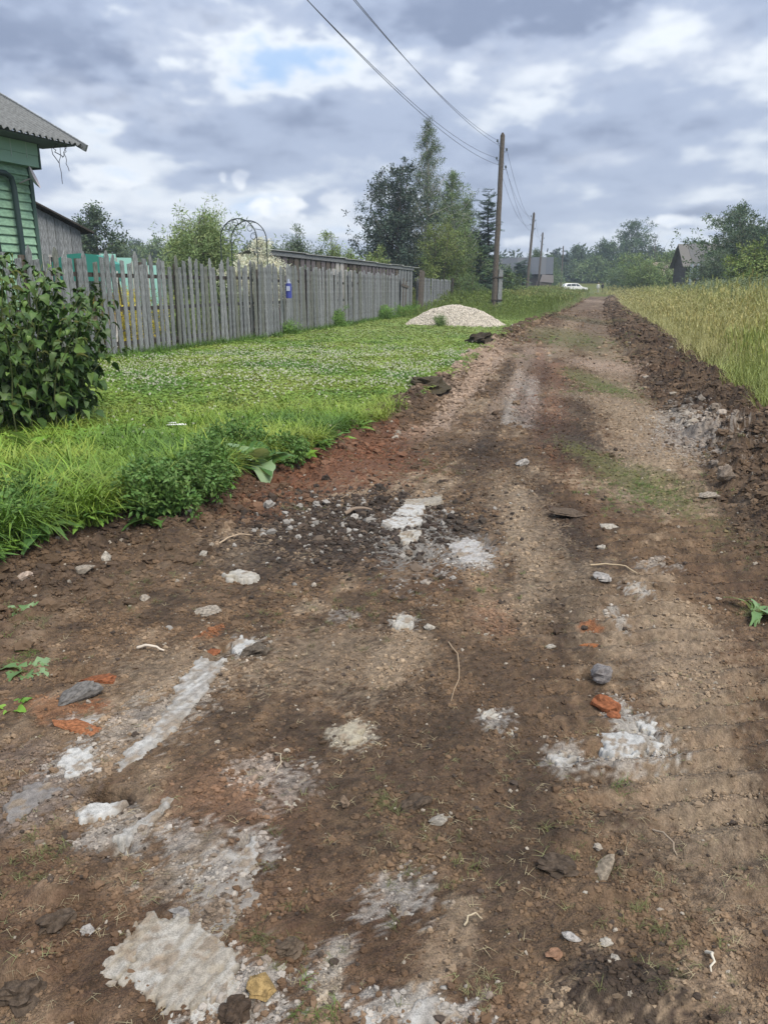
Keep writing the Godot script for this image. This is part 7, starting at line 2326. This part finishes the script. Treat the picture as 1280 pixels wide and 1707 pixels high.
func person(label: String, at: Vector3, turn: float, top: Color, legs: Color, hair: Color, stride: float) -> void:
	var p := thing("person", label, "person", at, turn)
	var v := func(x: float, y: float, z: float) -> Vector3: return Vector3(x, y, z)
	var bones: Array = [
		[Vector3(0, 1.66, 0.02), Vector3(0, 1.56, 0.03), 0.095, 0.075], [Vector3(0, 1.50, 0), Vector3(0, 1.40, 0), 0.05, 0.055], [Vector3(-0.15, 1.38, 0), Vector3(0.15, 1.38, 0), 0.075, 0.075],
		[Vector3(0, 1.30, 0), Vector3(0, 1.0, 0), 0.155, 0.13], [Vector3(-0.07, 0.93, 0), Vector3(0.07, 0.93, 0), 0.125, 0.125],
	]
	for side: float in [-1.0, 1.0]:
		var st := stride * side
		bones.append([Vector3(0.09 * side, 0.88, 0), Vector3(0.10 * side, 0.48, 0.12 * st), 0.095, 0.065])
		bones.append([Vector3(0.10 * side, 0.48, 0.12 * st), Vector3(0.10 * side, 0.09, 0.10 * st - 0.05 * absf(st)), 0.06, 0.042])
		bones.append([Vector3(0.10 * side, 0.05, 0.10 * st - 0.05), Vector3(0.11 * side, 0.04, 0.10 * st + 0.13), 0.045, 0.035])
		bones.append([Vector3(0.20 * side, 1.37, 0), Vector3(0.25 * side, 1.08, -0.06 * st), 0.055, 0.045])
		bones.append([Vector3(0.25 * side, 1.08, -0.06 * st), Vector3(0.24 * side, 0.84, 0.08 - 0.10 * st), 0.042, 0.03])
		bones.append([Vector3(0.24 * side, 0.82, 0.08 - 0.10 * st), Vector3(0.24 * side, 0.72, 0.10 - 0.10 * st), 0.034, 0.02])
	var body := skin(bones, Vector3(-0.38, -0.06, -0.3), Vector3(0.38, 1.84, 0.36), 0.032, func(q: Vector3) -> Color:
		if q.y > 1.46: return Color(0.42, 0.27, 0.20)
		if q.y < 0.80 and absf(q.x) > 0.205: return Color(0.42, 0.27, 0.20)
		if q.y < 0.09: return Color(0.05, 0.05, 0.05)
		return top if q.y > 0.93 or absf(q.x) > 0.205 else legs)
	obj("body", body, mats.crumb, p)
	obj("hair", skin([[Vector3(0, 1.69, -0.01), Vector3(0, 1.60, -0.04), 0.105, 0.07]], Vector3(-0.16, 1.46, -0.2), Vector3(0.16, 1.84, 0.16), 0.03, func(_q: Vector3) -> Color: return hair), mats.crumb, p)

func build_people() -> void:
	var a := Vector3(37.627, 0.891, -141.000)
	a.y = land(a.x, a.z) + 0.01
	person("distant walker dressed in white beside the cross road", a, 2.6, Color(0.70, 0.70, 0.68), Color(0.55, 0.54, 0.50), Color(0.30, 0.24, 0.16), 0.6)
	var b := Vector3(37.823, 0.899, -139.000)
	b.y = land(b.x, b.z) + 0.01
	person("distant walker dressed in black beside the white clad one", b, 2.2, Color(0.025, 0.025, 0.03), Color(0.02, 0.02, 0.025), Color(0.05, 0.04, 0.03), 1.2)

func _ready() -> void:
	var t0 := Time.get_ticks_msec()
	build_light()
	print("sky ", Time.get_ticks_msec() - t0)
	build_surface_materials()
	build_road()
	print("road ", Time.get_ticks_msec() - t0)
	build_ground()
	print("ground ", Time.get_ticks_msec() - t0)
	build_wood()
	build_fences()
	build_green_house()
	build_plank_shed()
	build_long_shed()
	build_garden()
	build_poles()
	build_far_houses()
	print("buildings ", Time.get_ticks_msec() - t0)
	build_trees()
	print("trees ", Time.get_ticks_msec() - t0)
	build_grass()
	print("grass ", Time.get_ticks_msec() - t0)
	var tinted_stone := mat("stone_tint", Color(1, 1, 1), 0.9, 0.3)
	tinted_stone.vertex_color_use_as_albedo = true
	var sv := mat("stone_vertex", Color(1, 1, 1), 0.85, 0.4)
	sv.vertex_color_use_as_albedo = true
	sv.albedo_texture = grain_texture(961, 512, 0.02, 0.8, 1.0, 5, 0.3)
	sv.uv1_triplanar = true
	sv.uv1_world_triplanar = true
	sv.uv1_scale = Vector3(3, 3, 3)
	build_slabs()
	print("slabs ", Time.get_ticks_msec() - t0)
	build_rubble()
	build_crumbs()
	print("crumbs ", Time.get_ticks_msec() - t0)
	build_gravel_heap()
	build_bush()
	build_verge_plants()
	print("plants ", Time.get_ticks_msec() - t0)
	build_car()
	build_people()
	print("people ", Time.get_ticks_msec() - t0)
